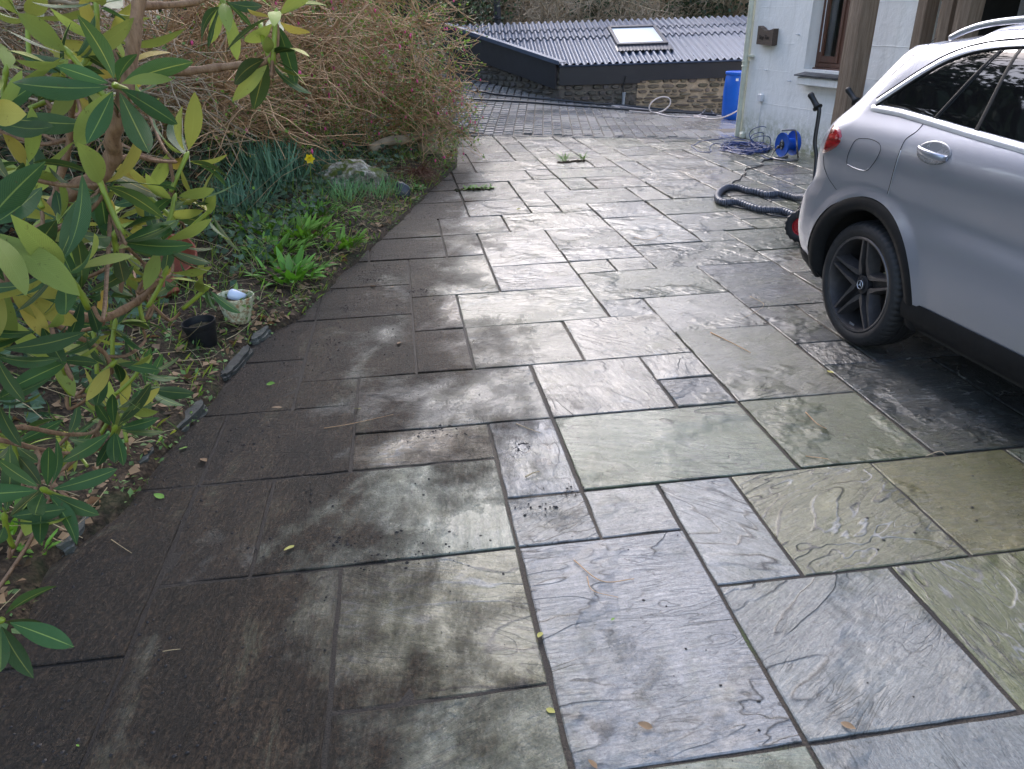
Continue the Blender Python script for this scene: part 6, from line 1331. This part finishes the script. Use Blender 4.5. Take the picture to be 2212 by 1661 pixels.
def broad_clump(px, py, n, L, label, seed, tint=(1, 1, 1), spread=.2, group='wild garlic clumps'):
    q = gz(px, py, .10); q = np.array([q[0], q[1], bed_zn(q[0], q[1])]); g = np.random.default_rng(seed); root = empty('wild_garlic', tuple(q), 0, label, 'plant', group); lv = Leaves()
    for i in range(n):
        a = g.uniform(0, 6.28); r_ = spread*g.uniform()**.6; b = q+np.array([r_*math.cos(a), r_*math.sin(a), 0]); d = norm((math.cos(a)*.8+g.normal(0, .3), math.sin(a)*.8+g.normal(0, .3), g.uniform(.5, 1.5))); l = L*g.uniform(.6, 1.15); gg = g.uniform(.65, 1.3)
        lv.leaf(b, d, (-math.cos(a), -math.sin(a), 1.2), l, l*.25, curl=g.uniform(.1, .6), fold=.25, nu=8, tint=(tint[0]*gg, tint[1]*gg, tint[2]*gg), wav=.01)
    lv.build('leaves', M_FRESH, root); return root
broad_clump(600, 560, 90, .15, 'bright green garlic clump farthest left, below the daffodils', 1)
broad_clump(650, 525, 110, .15, 'bright green garlic clump in the middle of the bed below the rock', 2, spread=.26)
broad_clump(625, 595, 80, .17, 'lush garlic clump with drooping leaves above the plant pots', 3, (.85, 1, 1))
broad_clump(735, 525, 60, .14, 'small garlic clump closest to the muddy slab edge', 4, spread=.16); broad_clump(690, 480, 70, .13, 'garlic clump behind the others beside the snowdrop leaves', 5, (.9, 1, 1), spread=.25)
broad_clump(560, 520, 90, .15, 'garlic clump between the daffodils and the rhododendron', 11, (1, .95, 1), spread=.25); broad_clump(670, 470, 70, .12, 'garlic clump farthest back beside the rock', 12, (.9, 1, 1), spread=.22); broad_clump(770, 480, 40, .09, 'sparse garlic sprouts right at the bend of the bed edge', 13, spread=.2)
broad_clump(20, 1140, 22, .10, 'little green weed clump under the lowest rhododendron leaves', 7, spread=.08, group=None); broad_clump(70, 1170, 16, .07, 'tiny green weed on the soil beside the slate edging', 8, spread=.05, group=None)
# daffodil flowers
def daffodil(px, py, dist, label, face):
    c = at(px, py, dist); root = empty('daffodil', (c[0], c[1], float(bed_z(c[0], c[1]))), 0, label, 'flower', 'daffodil flowers'); mb = MB(); f = norm(face)
    mb.tube(spline([np.array([c[0]-.02, c[1]+.02, float(bed_z(c[0], c[1]))]), c+np.array([-.01, 0, -.15]), c+np.array([0, 0, .0])-f*.03, c], 6), .003, 6); mb.build('stalk', M_STEMG, root)
    lv = Leaves(); e1 = norm(np.cross(f, [0, 0, 1])); e2 = np.cross(f, e1)
    for k_ in range(6): a = k_*math.pi/3; d = e1*math.cos(a)+e2*math.sin(a); lv.leaf(c, d+f*.15, f, .052, .034, curl=-.1, fold=.1, nu=6)
    k = bpy.data.objects; o = lv.build('petals', M_YFL, root); mb = MB(); mb.lathe([(.006, 0), (.011, .012), (.013, .022), (.018, .028), (.016, .026), (.010, .014)], 14, M=frame(c, f)); mb.build('trumpet', M_YFL, root, smooth=True)
daffodil(669, 343, 7.5, 'single open yellow daffodil above the blue-green clump', (.2, -1, .1)); daffodil(545, 338, 8.2, 'fading daffodil half hidden at the back left of the clump', (.8, -.5, .3))
# mossy rock
def rock(name, c, d, seed, mat, label, cat, group=None, rz=0.0, sub=4, amp=.25):
    import bmesh
    bm = bmesh.new(); bmesh.ops.create_icosphere(bm, subdivisions=sub, radius=.5)
    for v in bm.verts:
        p = v.co.copy(); q = noise.noise(p*2.2+Vector((seed, 0, 0)))*amp+noise.noise(p*6+Vector((seed, 3, 0)))*amp*.35+abs(noise.noise(p*3+Vector((0, seed, 0))))*amp*.5; v.co = p*(1+q); 
        if v.co.z < -.25: v.co.z = -.25
        v.co.x *= d[0]; v.co.y *= d[1]; v.co.z *= d[2]
    me = bpy.data.meshes.new(name); bm.to_mesh(me); bm.free(); me.materials.append(mat); me.polygons.foreach_set('use_smooth', np.ones(len(me.polygons), dtype=bool)); o = bpy.data.objects.new(name, me); COL.objects.link(o); o.location = c; o.rotation_euler = (0, 0, rz); return tag(o, label, cat, group)
kr = NT('mossy_limestone'); P = kr.pos(); n = kr.noise(P, 16, 6, .7); geo = kr.n('NewGeometry'); sz_ = kr.n('SeparateXYZ'); kr.L.new(geo.outputs['Normal'], sz_.inputs[0]); ms = kr.math('MULTIPLY', kr.ramp(kr.noise(P, 9, 4), (.45, 0.0), (.55, 1.0)), kr.ramp(sz_.outputs[2], (-.2, .2), (.6, 1.0)))
kr.bs(Base_Color=kr.mix(ms, kr.ramp(n, (.38, (.13, .11, .08)), (.5, (.40, .34, .25)), (.62, (.66, .60, .50))), (.12, .14, .02)), Roughness=.85, Normal=kr.bump(n, 1.0, .03))
q = gz(757, 412, .1); rock('mossy_rock', (q[0], q[1], bed_zn(q[0], q[1])+.08), (.62, .42, .36), 4, kr.m, 'pale rough rock with yellow-green moss in the bed', 'rock', amp=.45)
q = gz(868, 418, .1); rock('grey_rock', (q[0], q[1], bed_zn(q[0], q[1])+.03), (.17, .12, .22), 9, M_SLATE, 'small pointed grey stone at the bed edge near the ferny tuft', 'rock')
# slate edging stones set along the bed
M_EDGE = stone_mat('mossy_slate_edging', (.025, .025, .022), (.10, .10, .085))
EDS = [(300, 1010, 330, 960, .055, 'broad dark slate edging stone nearest the camera'), (375, 930, 440, 870, .05, 'thin dark slate edging stone between two leaf-strewn gaps'), (480, 815, 540, 748, .045, 'mossy slate edging stone just in front of the black plant pot'), (545, 735, 578, 705, .04, 'flat slate slab under the rim of the lichen pot'), (640, 655, 690, 612, .04, 'small layered slate stone below the garlic clump'), (700, 600, 745, 565, .035, 'weathered slate stone at the middle of the bed edge'), (120, 1190, 190, 1120, .05, 'sunken slate edging stone beside the lowest rhododendron whorl')]
for i, (x0, y0, x1, y1, h, lb_) in enumerate(EDS):
    A = gz(x0, y0, .03); B = gz(x1, y1, .03); L = np.linalg.norm(B-A); c = (A+B)/2; mb = MB(); rs2 = random.Random(i+40); ang = math.atan2(B[1]-A[1], B[0]-A[0])
    for l in range(3):
        n_ = 26; off = [(L/2*(1.02-.05*l)*math.copysign(abs(math.cos(t))**.6, math.cos(t))*(1+.10*rs2.uniform(-1, 1)), (.040-.008*l)*math.copysign(abs(math.sin(t))**.7, math.sin(t))*(1+.28*rs2.uniform(-1, 1))) for t in np.linspace(0, 2*math.pi, n_, endpoint=False)]
        g_ = rs2.uniform(.7, 1.5); cr, sr = math.cos(ang), math.sin(ang); T = np.array([[cr, -sr, 0, c[0]], [sr, cr, 0, c[1]], [0.02*rs2.uniform(-3, 3), .05, 1, -.015+l*(h*.5+.035)/3], [0, 0, 0, 1]]); mb.prism(off, 0, (h*.5+.035)/3-.001, M=T, c=(g_, g_, g_*.95))
    V = np.concatenate(mb.V)-np.array([c[0], c[1], 0]); o = mesh_obj('edging_stone', V, mb.F, M_EDGE, smooth=False, loc=(c[0], c[1], 0), attrs={'tint': ('FLOAT_COLOR', np.concatenate(mb.C))}); tag(o, lb_, 'edging stone', 'slate stones edging the bed')
# pots
def pot(name, px, py, r1, r0, h, mat, label, tilt=(0, 0), soil=True, rim=.02, z0=None, seedl=0):
    q = gz(px, py, .02); z = (bed_zn(q[0], q[1]) if z0 is None else z0); root = empty(name, (q[0], q[1], z), 0, label, 'plant pot'); M4 = frame((q[0], q[1], z), (tilt[0], tilt[1], 1))
    mb = MB(); mb.lathe([(0, 0), (r0*.96, 0), (r0, .006), (r1*.955, h*.80), (r1, h*.81), (r1*1.02, h*.83), (r1*1.035, h), (r1*.97, h*1.0), (r1*.93, h*.8), (r0*.9, .02), (0, .02)], 40, M=M4); mb.build('shell', mat, root, smooth=True, sharp=40)
    if soil: mb = MB(); mb.lathe([(0, h*.80), (r1*.5, h*.82), (r1*.93, h*.76)], 24, M=M4); mb.build('compost', M_SOIL, root, smooth=True)
    return root, q, z, M4
kp = NT('lichen_clay'); P = kp.pos(); n1 = kp.noise(P, 34, 6, .75); n2 = kp.noise(P, 12, 4, .6); kp.bs(Base_Color=kp.mix(kp.ramp(n1, (.42, 0.0), (.56, 1.0)), kp.mix(kp.ramp(n2, (.42, 0.0), (.6, 1.0)), (.42, .22, .10), (.26, .27, .15)), (.72, .70, .46)), Roughness=.85, Normal=kp.bump(n1, .5, .004))
r1_, q, z, M4 = pot('lichen_pot', 519, 712, .105, .070, .165, kp.m, 'cream clay plant pot crusted with lichen, standing on the edging', z0=.075, tilt=(.05, 0))
g = np.random.default_rng(9); lv = Leaves()
for i in range(16):
    a = g.uniform(0, 6.28); b = q+np.array([.05*math.cos(a), .05*math.sin(a), z+.13-q[2]]); lv.leaf(b, (math.cos(a), math.sin(a), g.uniform(-.2, 1.2)), (0, 0, 1), g.uniform(.05, .13), .025, curl=.3, nu=6, tint=tuple(np.array([1, 1, .7])*g.uniform(.6, 1.5)))
o = lv.build('pot_weeds', M_SMALL, r1_)
mb = MB(); c = q+np.array([.0, .04, z+.145-q[2]]); mb.lathe([(0, -.05), (.035, -.05), (.036, .03), (.028, .045), (.0, .047)], 20, M=frame(c, (-.8, .1, .35))); kb_ = NT('cloudy_bottle_plastic'); kb_.bs(Base_Color=(.62, .66, .75), Roughness=.12); o = mb.build('plastic_bottle', kb_.m, smooth=True, loc=c); tag(o, 'crumpled clear plastic bottle lying in the lichen pot', 'bottle')
pot('black_pot', 448, 762, .088, .066, .165, simple('black_pot_plastic', (.012, .012, .013), .45, var=.3, scale=30, bump=.2), 'black plastic nursery pot leaning beside the lichen pot', tilt=(-.06, -.05), z0=.05)
kt_ = simple('terracotta', (.30, .085, .045), .8, var=.3, scale=14, bump=.3); r1_, q, z, M4 = pot('terracotta_pot', 405, 648, .14, .10, .20, kt_, 'terracotta pot lying on its side under the rhododendron', tilt=(.25, -1.0), z0=.24, soil=False)
q2 = gz(375, 690, .1); pot('terracotta_pot', 372, 690, .12, .09, .12, kt_, 'second terracotta pot, sunk and tipped behind the black pot', tilt=(-.7, .3), z0=.16)
# stump and old log under the currant
q = gz(925, 352, 0); q[0] = min(q[0], edge_x(q[1])-.1); st_ = empty('tree_stump', (q[0], q[1], 0), 0, 'short cut tree stump under the flowering currant', 'stump'); mb = MB(); n = 16; V = []; F = []
for j in range(9):
    for k_ in range(n): a = k_*2*math.pi/n; r_ = (.12+.05*math.exp(-j*.9))*(1+.18*noise.noise(Vector((math.cos(a)*2, math.sin(a)*2, j*.25)))); V.append((q[0]+r_*math.cos(a), q[1]+r_*math.sin(a), .02+j*.066))
F = [(j*n+k_, j*n+(k_+1) % n, (j+1)*n+(k_+1) % n, (j+1)*n+k_) for j in range(8) for k_ in range(n)]+[tuple(8*n+k_ for k_ in range(n))]; mb.add(V, F); mb.build('trunk', M_BARK_T, st_, smooth=True, sharp=50); mb = MB(); mb.lathe([(0, .0), (.11, -.002)], 16, M=frame((q[0], q[1], .556), (0, 0, 1))); mb.build('cut_face', M_STRAW, st_)
A = gz(800, 322, .3); B = gz(880, 300, .35); mb = MB(); mb.tube(spline([A, (A+B)/2+np.array([0, 0, .03]), B, B+np.array([.3, .3, .05])], 6), .06, 10); o = mb.build('old_log', M_BARK_T, smooth=True, loc=A); tag(o, 'thick weathered log lying under the currant twigs', 'log')
# dead fern by the stump
q = gz(930, 395, .05); tw = Twigs(); g = np.random.default_rng(12)
for i in range(110): P, _ = wander(q+g.normal(0, .05, 3)*np.array([1, 1, .2])+np.array([-.12, 0, .12]), (g.normal(.35, .6), g.normal(-.3, .6), g.uniform(.3, 1)), g.uniform(.2, .42), 6, .12, .28, g); P[:, 2] = np.maximum(P[:, 2], .02); tw.twig(P, .004, .001)
o = tw.build('dead_fern', simple('rust_brown_fern', (.13, .05, .022), .8, var=.4, scale=20), loc=q); tag(o, 'rust-brown dead fern drooping over the bed corner', 'fern')
g = np.random.default_rng(14)
lv = Leaves(); q = gz(890, 410, .06)
for i in range(34): a = g.uniform(0, 6.28); lv.leaf(q+g.normal(0, .06, 3)*np.array([1, 1, .1]), (math.cos(a), math.sin(a), .8), (0, 0, 1), .11, .035, curl=.4, nu=6, tint=tuple(np.array([.5, .8, 1.0])*g.uniform(.5, 1.0)))
o = lv.build('hart_fern', M_FRESH, loc=q); tag(o, 'low dark green plant at the corner of the bed', 'plant')

# ------------------------------------------------------------------ debris on the paving
cr_ = MB(); g = np.random.default_rng(77); n = 0
def crumb(p, s):
    k_ = 5; a = g.uniform(0, 6.28, 1)[0]; V = [(p[0]+s*math.cos(a+t)*g.uniform(.6, 1.2), p[1]+s*math.sin(a+t)*g.uniform(.6, 1.2), .001) for t in np.linspace(0, 2*math.pi, k_, endpoint=False)]+[(p[0], p[1], .001+s*g.uniform(.4, .9))]; cr_.add(V, [(i, (i+1) % k_, k_) for i in range(k_)])
for i in range(6500):
    y = 1.1+12*g.uniform()**1.5; d = abs(g.normal(0, .55 if y < 5 else .3)) if g.random() < .8 else g.uniform(0, 4.5); x = float(edge_x(y))+d
    if noise.noise(Vector((x*3, y*3, 1)))+.25 < g.uniform(-.1, .5): continue
    crumb((x, y), .0016+.006*g.uniform()**3)
for (px, py, m_, sp_) in ((700, 630, 60, .06), (800, 605, 60, .05), (750, 668, 50, .05), (915, 628, 60, .05), (470+260, 740, 30, .05), (745, 1170, 40, .03), (930, 935, 60, .08), (890, 1190, 60, .12), (1130, 965, 30, .04), (1150, 1100, 30, .05), (1240, 1060, 30, .04), (1400, 665, 10, .02), (1640, 700, 30, .06), (1080, 408, 25, .05), (1290, 390, 20, .04)):
    q = gz(px, py, 0)
    for i in range(m_): crumb((q[0]+g.normal(0, sp_), q[1]+g.normal(0, sp_*.5)), .0022+.007*g.uniform()**2.5)
o = cr_.build('soil_crumbs', simple('black_soil_crumbs', (.018, .013, .010), .6, var=.4, scale=80), loc=(0, 5, 0)); tag(o, 'dark soil crumbs scattered over the slabs near the bed', 'soil crumbs', kind='stuff')
# individual fallen leaves
FL = [(636, 1178, M_YELLOW, .045, 'small yellow leaf on the big olive slab near the bed', 0), (575, 830, M_FRESH, .05, 'dark green ivy leaf fallen on the muddy slabs', 1), (598, 702, M_YELLOW, .06, 'pale yellow leaf curled up beside the edging', 2), (1787, 800, M_YELLOW, .055, 'yellow and white leaf on the slab by the rear wheel', 3), (780, 882, M_YELLOW, .035, 'tiny pale leaf on the dark slab joint', 4), (640, 675, M_DEAD, .07, 'brown curled leaf on the mud beside the garlic', 5),
      (435, 990, M_DEAD, .06, 'brown leaf lying on the mud near the slate edging', 6), (370, 945, M_YELLOW, .055, 'yellow-green leaf at the bed edge', 7), (1115, 452, M_YELLOW, .05, 'yellow blob-like leaf on the far slabs', 8), (680, 648, M_DEAD, .05, 'tan leaf fragment on the dark paving', 9), (865, 738, M_DEAD, .05, 'pale tan leaf on the brown slab', 10), (355, 1075, M_FRESH, .05, 'green ivy leaf by the paving joint lower left', 11), (232, 1075, M_FRESH, .10, 'pale green long leaf poking over the paving', 12),
      (405, 965, M_FRESH, .04, 'bright green leaf below the slate stone', 13), (1320, 1340, M_FRESH, .015, 'tiny green seedling on the grey slab', 14), (165, 1608, M_FRESH, .015, 'tiny green speck at the bottom left joint', 15), (800, 618, M_DEAD, .05, 'brown leaf on the slab joint mid left', 16), (720, 560, M_FRESH, .05, 'green leaf fallen near the garlic', 17), (840, 620, M_DEAD, .045, 'ochre leaf on the muddy slab', 18), (1170, 665+700, M_YELLOW, .03, 'straw coloured chip in the joint near the bottom', 19), (1180, 1530, M_YELLOW, .03, 'straw coloured chip in the lowest joint', 20), (1410, 1572, M_DEAD, .04, 'dark shrivelled leaf on the bottom middle slab', 21), (1290, 1680-20, M_DEAD, .03, 'brown crumpled scrap at the bottom edge', 22), (1815, 1560, M_DEAD, .04, 'dark curled leaf with a pale stalk lower right', 23), (610, 880, M_DEAD, .05, 'thin brown strip of leaf on the mud', 24), (705, 600, M_DEAD, .04, 'brown scrap by the muddy joint', 25)]
for (px, py, mt, L, lb_, sd_) in FL:
    g2 = np.random.default_rng(sd_+200); q = gz(px, py, .006); a = g2.uniform(0, 6.28); lv = Leaves(); lv.leaf(q-q*0, (math.cos(a), math.sin(a), .05), (g2.normal(0, .2), g2.normal(0, .2), 1), L, L*g2.uniform(.35, .6), curl=-.12, fold=g2.uniform(.1, .5), nu=8, wav=.02, tint=(1, 1, 1)); o = lv.build('fallen_leaf', mt, loc=q); tag(o, lb_, 'leaf', 'leaves fallen on the paving')
TWG = [((1535, 718), (1590, 745), (1622, 762), .006, 'long curved brown twig on the greenish slab'), ((1740, 890), (1765, 915), (1785, 926), .004, 'thin red-brown twig on the slab in front of the car wheel'), ((1240, 1210+0), (1300, 1255), (1370, 1250), .004, 'forked dry twig on the wet patch of the large slab'), ((1268, 1245), (1280, 1275), (1335, 1290), .003, 'small dry twig below the forked one'), ((1115, 915), (1140, 925), (1168, 935), .005, 'short dark stick on the bluish slab'), ((1135, 1030), (1150, 1022), (1165, 1018), .006, 'pale splintered stick on the bluish slab'), ((700, 925), (760, 915), (850, 895), .0025, 'long fine stem lying across the muddy slabs'), ((240, 1165), (262, 1180), (285, 1195), .003, 'yellow-green stem piece near the bed corner'), ((352, 1407), (370, 1404), (390, 1402), .003, 'short straw on the dark foreground slab'), ((1740, 985), (1780, 990), (1790, 992), .003, 'small brown twig beside the car shadow'), ((2000, 985), (2030, 975), (2045, 985), .004, 'dark twig on the shaded slab under the car'), ((1620, 640), (1650, 660), (1600, 690), .004, 'dark curled stem on the slab left of the car wheel'), ((1370, 512), (1400, 518), (1430, 506), .004, 'thin brown stalk on the bright far slabs')]
for a_, b_, c_, r_, lb_ in TWG:
    mb = MB(); P = spline([gz(*a_, .006), gz(*b_, .010), gz(*c_, .005)], 6); mb.tube(P, np.linspace(r_, r_*.5, len(P))*.55, 6); o = mb.build('twig', M_STRAW if 'straw' in lb_ or 'pale' in lb_ or 'yellow' in lb_ else M_BARK_T if 'dark' in lb_ else M_BARK_O, smooth=True, loc=P[0]); tag(o, lb_, 'twig', 'twigs dropped on the paving')
# ferny weeds pulled up and left on the slabs
def weed_heap(x0, x1, y, n, label, seed, grassy):
    g2 = np.random.default_rng(seed); A = gz(x0, y, 0); B = gz(x1, y-4, 0); root = empty('uprooted_weed', tuple((A+B)/2), 0, label, 'weed', 'uprooted weeds on the slabs'); mb = MB()
    for i in range(90): f = g2.uniform(); p = A+(B-A)*f+g2.normal(0, .025, 3)*np.array([1, 1.2, 0]); s = g2.uniform(.008, .024); mb.lathe([(s, -.002), (s*.8, s*.5), (0, s*.9)], 6, M=frame((p[0], p[1], .002), (g2.normal(0, .3), g2.normal(0, .3), 1)))
    mb.build('root_soil', M_SOIL, root); lv = Leaves()
    for i in range(n):
        f = g2.uniform(.25, 1) if not grassy else g2.choice([g2.uniform(.0, .35), g2.uniform(.85, 1)]); p = A+(B-A)*f; a = g2.uniform(0, 6.28); L = g2.uniform(.05, .10) if not grassy else g2.uniform(.10, .20); lv.leaf(p+np.array([0, 0, .01]), (math.cos(a), math.sin(a), g2.uniform(.2, .9) if not grassy else g2.uniform(.8, 2.2)), (0, 0, 1), L, L*(.22 if not grassy else .06), curl=.3, nu=6, tint=tuple(np.array([.8, .9, .8])*g2.uniform(.5, 1.3)))
    lv.build('leaves', M_FRESH, root)
weed_heap(988, 1062, 412, 50, 'long ragged uprooted weed lying on a slab close to the bed', 1, False); weed_heap(1208, 1262, 352, 46, 'grassy tuft with dark roots alone on the far slabs', 2, True)

# ------------------------------------------------------------------ trees
def tree(name, label, base, H, crown_r, nleaf, leafmat, bmat, seed, trunk_r=.14, crown_z=.45, lsz=.09, twig=900, cat='tree', group=None, squash=.8, twr=.008, twL=(.4, 1.3)):
    g = np.random.default_rng(seed); b = np.array(base, dtype=float); root = empty(name, tuple(b), 0, label, cat, group); mb = MB(); top = b+np.array([g.normal(0, .3), g.normal(0, .3), H*.85]); P = spline([b+np.array([0, 0, -.4]), b+(top-b)*.35+g.normal(0, .12, 3), b+(top-b)*.7+g.normal(0, .2, 3), top], 8); mb.tube(P, np.linspace(trunk_r, trunk_r*.25, len(P)), 10)
    limbs = []; 
    for i in range(13):
        f = g.uniform(.25, .95); p = P[int(f*(len(P)-1))]; a = g.uniform(0, 6.28); L = crown_r*g.uniform(.6, 1.1)*(1.1-.4*f); Q, _ = wander(p, (math.cos(a), math.sin(a), g.uniform(.3, .9)), L, 7, .16, .0, g); mb.tube(Q, np.linspace(trunk_r*.4*(1.1-f*.6), .012, len(Q)), 6); limbs.append(Q)
    mb.build('trunk', bmat, root, smooth=True); tw = Twigs(); tips = []; src = list(limbs)
    for i in range(twig):
        S = src[g.integers(len(src))]; p = S[g.integers(2, len(S))]; Q, _ = wander(p, g.normal(0, 1, 3)+np.array([0, 0, .25]), g.uniform(*twL), 6, .2, .0, g); tw.twig(Q, twr*g.uniform(.5, 1.2), twr*.25); tips.append(Q)
        if i < twig*.3: src.append(Q)
    tw.build('twigs', bmat, root)
    if nleaf:
        lv = Leaves(); A = np.concatenate([Q[2:] for Q in tips]); A = A[g.permutation(len(A))[:max(60, len(A)//3)]]; idx = g.integers(len(A), size=nleaf); C = A[idx]+g.normal(0, .16, (nleaf, 3)); L = g.uniform(.6, 1.3, nleaf)*lsz; gg = g.uniform(.55, 1.5, (nleaf, 1)); lv.quads(C, g.normal(0, 1, (nleaf, 3)), g.normal(0, .7, (nleaf, 3))+np.array([0, 0, .8]), L, L*.6, gg*np.ones((1, 3))); o = lv.build('crown', leafmat, root)
    return root
tree('evergreen_tree', 'dark evergreen tree with ivy behind the currant, left of the outhouse', (-1.9, 15.5, .3), 3.6, 1.35, 9000, M_TREELEAF, M_BARK_D, 61, .14, lsz=.075, twig=420)
tree('dark_tree', 'dark-barked evergreen at the top left behind the tangled stems', (-3.3, 4.6, .6), 4.2, 1.5, 3500, M_TREELEAF, M_BARK_D, 62, .09, lsz=.08, twig=350)
for i, (x, y, H, r_, nl, lb_) in enumerate(((-6.0, 9.5, 8.5, 2.9, 12000, 'tall evergreen beyond the tangled shrubs on the left bank'), (-7.0, 5.0, 8.0, 2.8, 10000, 'tall evergreen farthest left on the bank'), (-5.2, 13.5, 8.0, 2.5, 11000, 'broad evergreen beyond the far end of the bed'), (-5.5, 20.5, 5.0, 1.8, 5000, 'evergreen by the far left corner of the yard'))):
    tree('evergreen_tree', lb_, (x, y, .8), H, r_, nl, M_TREELEAF, M_BARK_D, 70+i, .18, lsz=.24, twig=520, twL=(.6, 1.7), group='evergreen trees on the left bank')
BT = [(-3.0, 26, 'bare twiggy tree left of the black flue pipe'), (0.2, 28, 'bare twiggy tree right of the black flue pipe'), (2.6, 27, 'bare tree with ivy above the left part of the roof ridge'), (4.8, 29, 'pale forked bare tree above the roof window'), (6.8, 27, 'bare tree behind the right part of the ridge'), (9.2, 28, 'bare tree glimpsed beside the house corner'), (1.4, 31, 'far bare tree in the gap over the ridge middle'), (7.8, 32, 'far bare tree near the house downpipe')]
for i, (x, y, lb_) in enumerate(BT): tree('bare_tree', lb_, (x, y-2.6, float(bank_z(np.array(x), np.array(y-2.6)))-.1), 5.0, 2.4, 0, None, M_BARK_T, 90+i, .13, twig=1500, twr=.017, group='bare trees on the wooded bank')
IB = [(-1.2, 24.2, 'ivy bush left of the flue pipe behind the ridge'), (2.6, 24.0, 'dark ivy bush over the left half of the ridge'), (6.2, 24.5, 'ivy bush near the right end of the ridge'), (8.3, 24.8, 'ivy bush next to the house gable')]
for i, (x, y, lb_) in enumerate(IB): tree('ivy_bush', lb_, (x, y, -.1), 2.5, 1.2, 3800, M_TREELEAF, M_BARK_T, 110+i, .06, lsz=.11, twig=520, cat='bush', twr=.010, group='ivy bushes behind the outhouse')
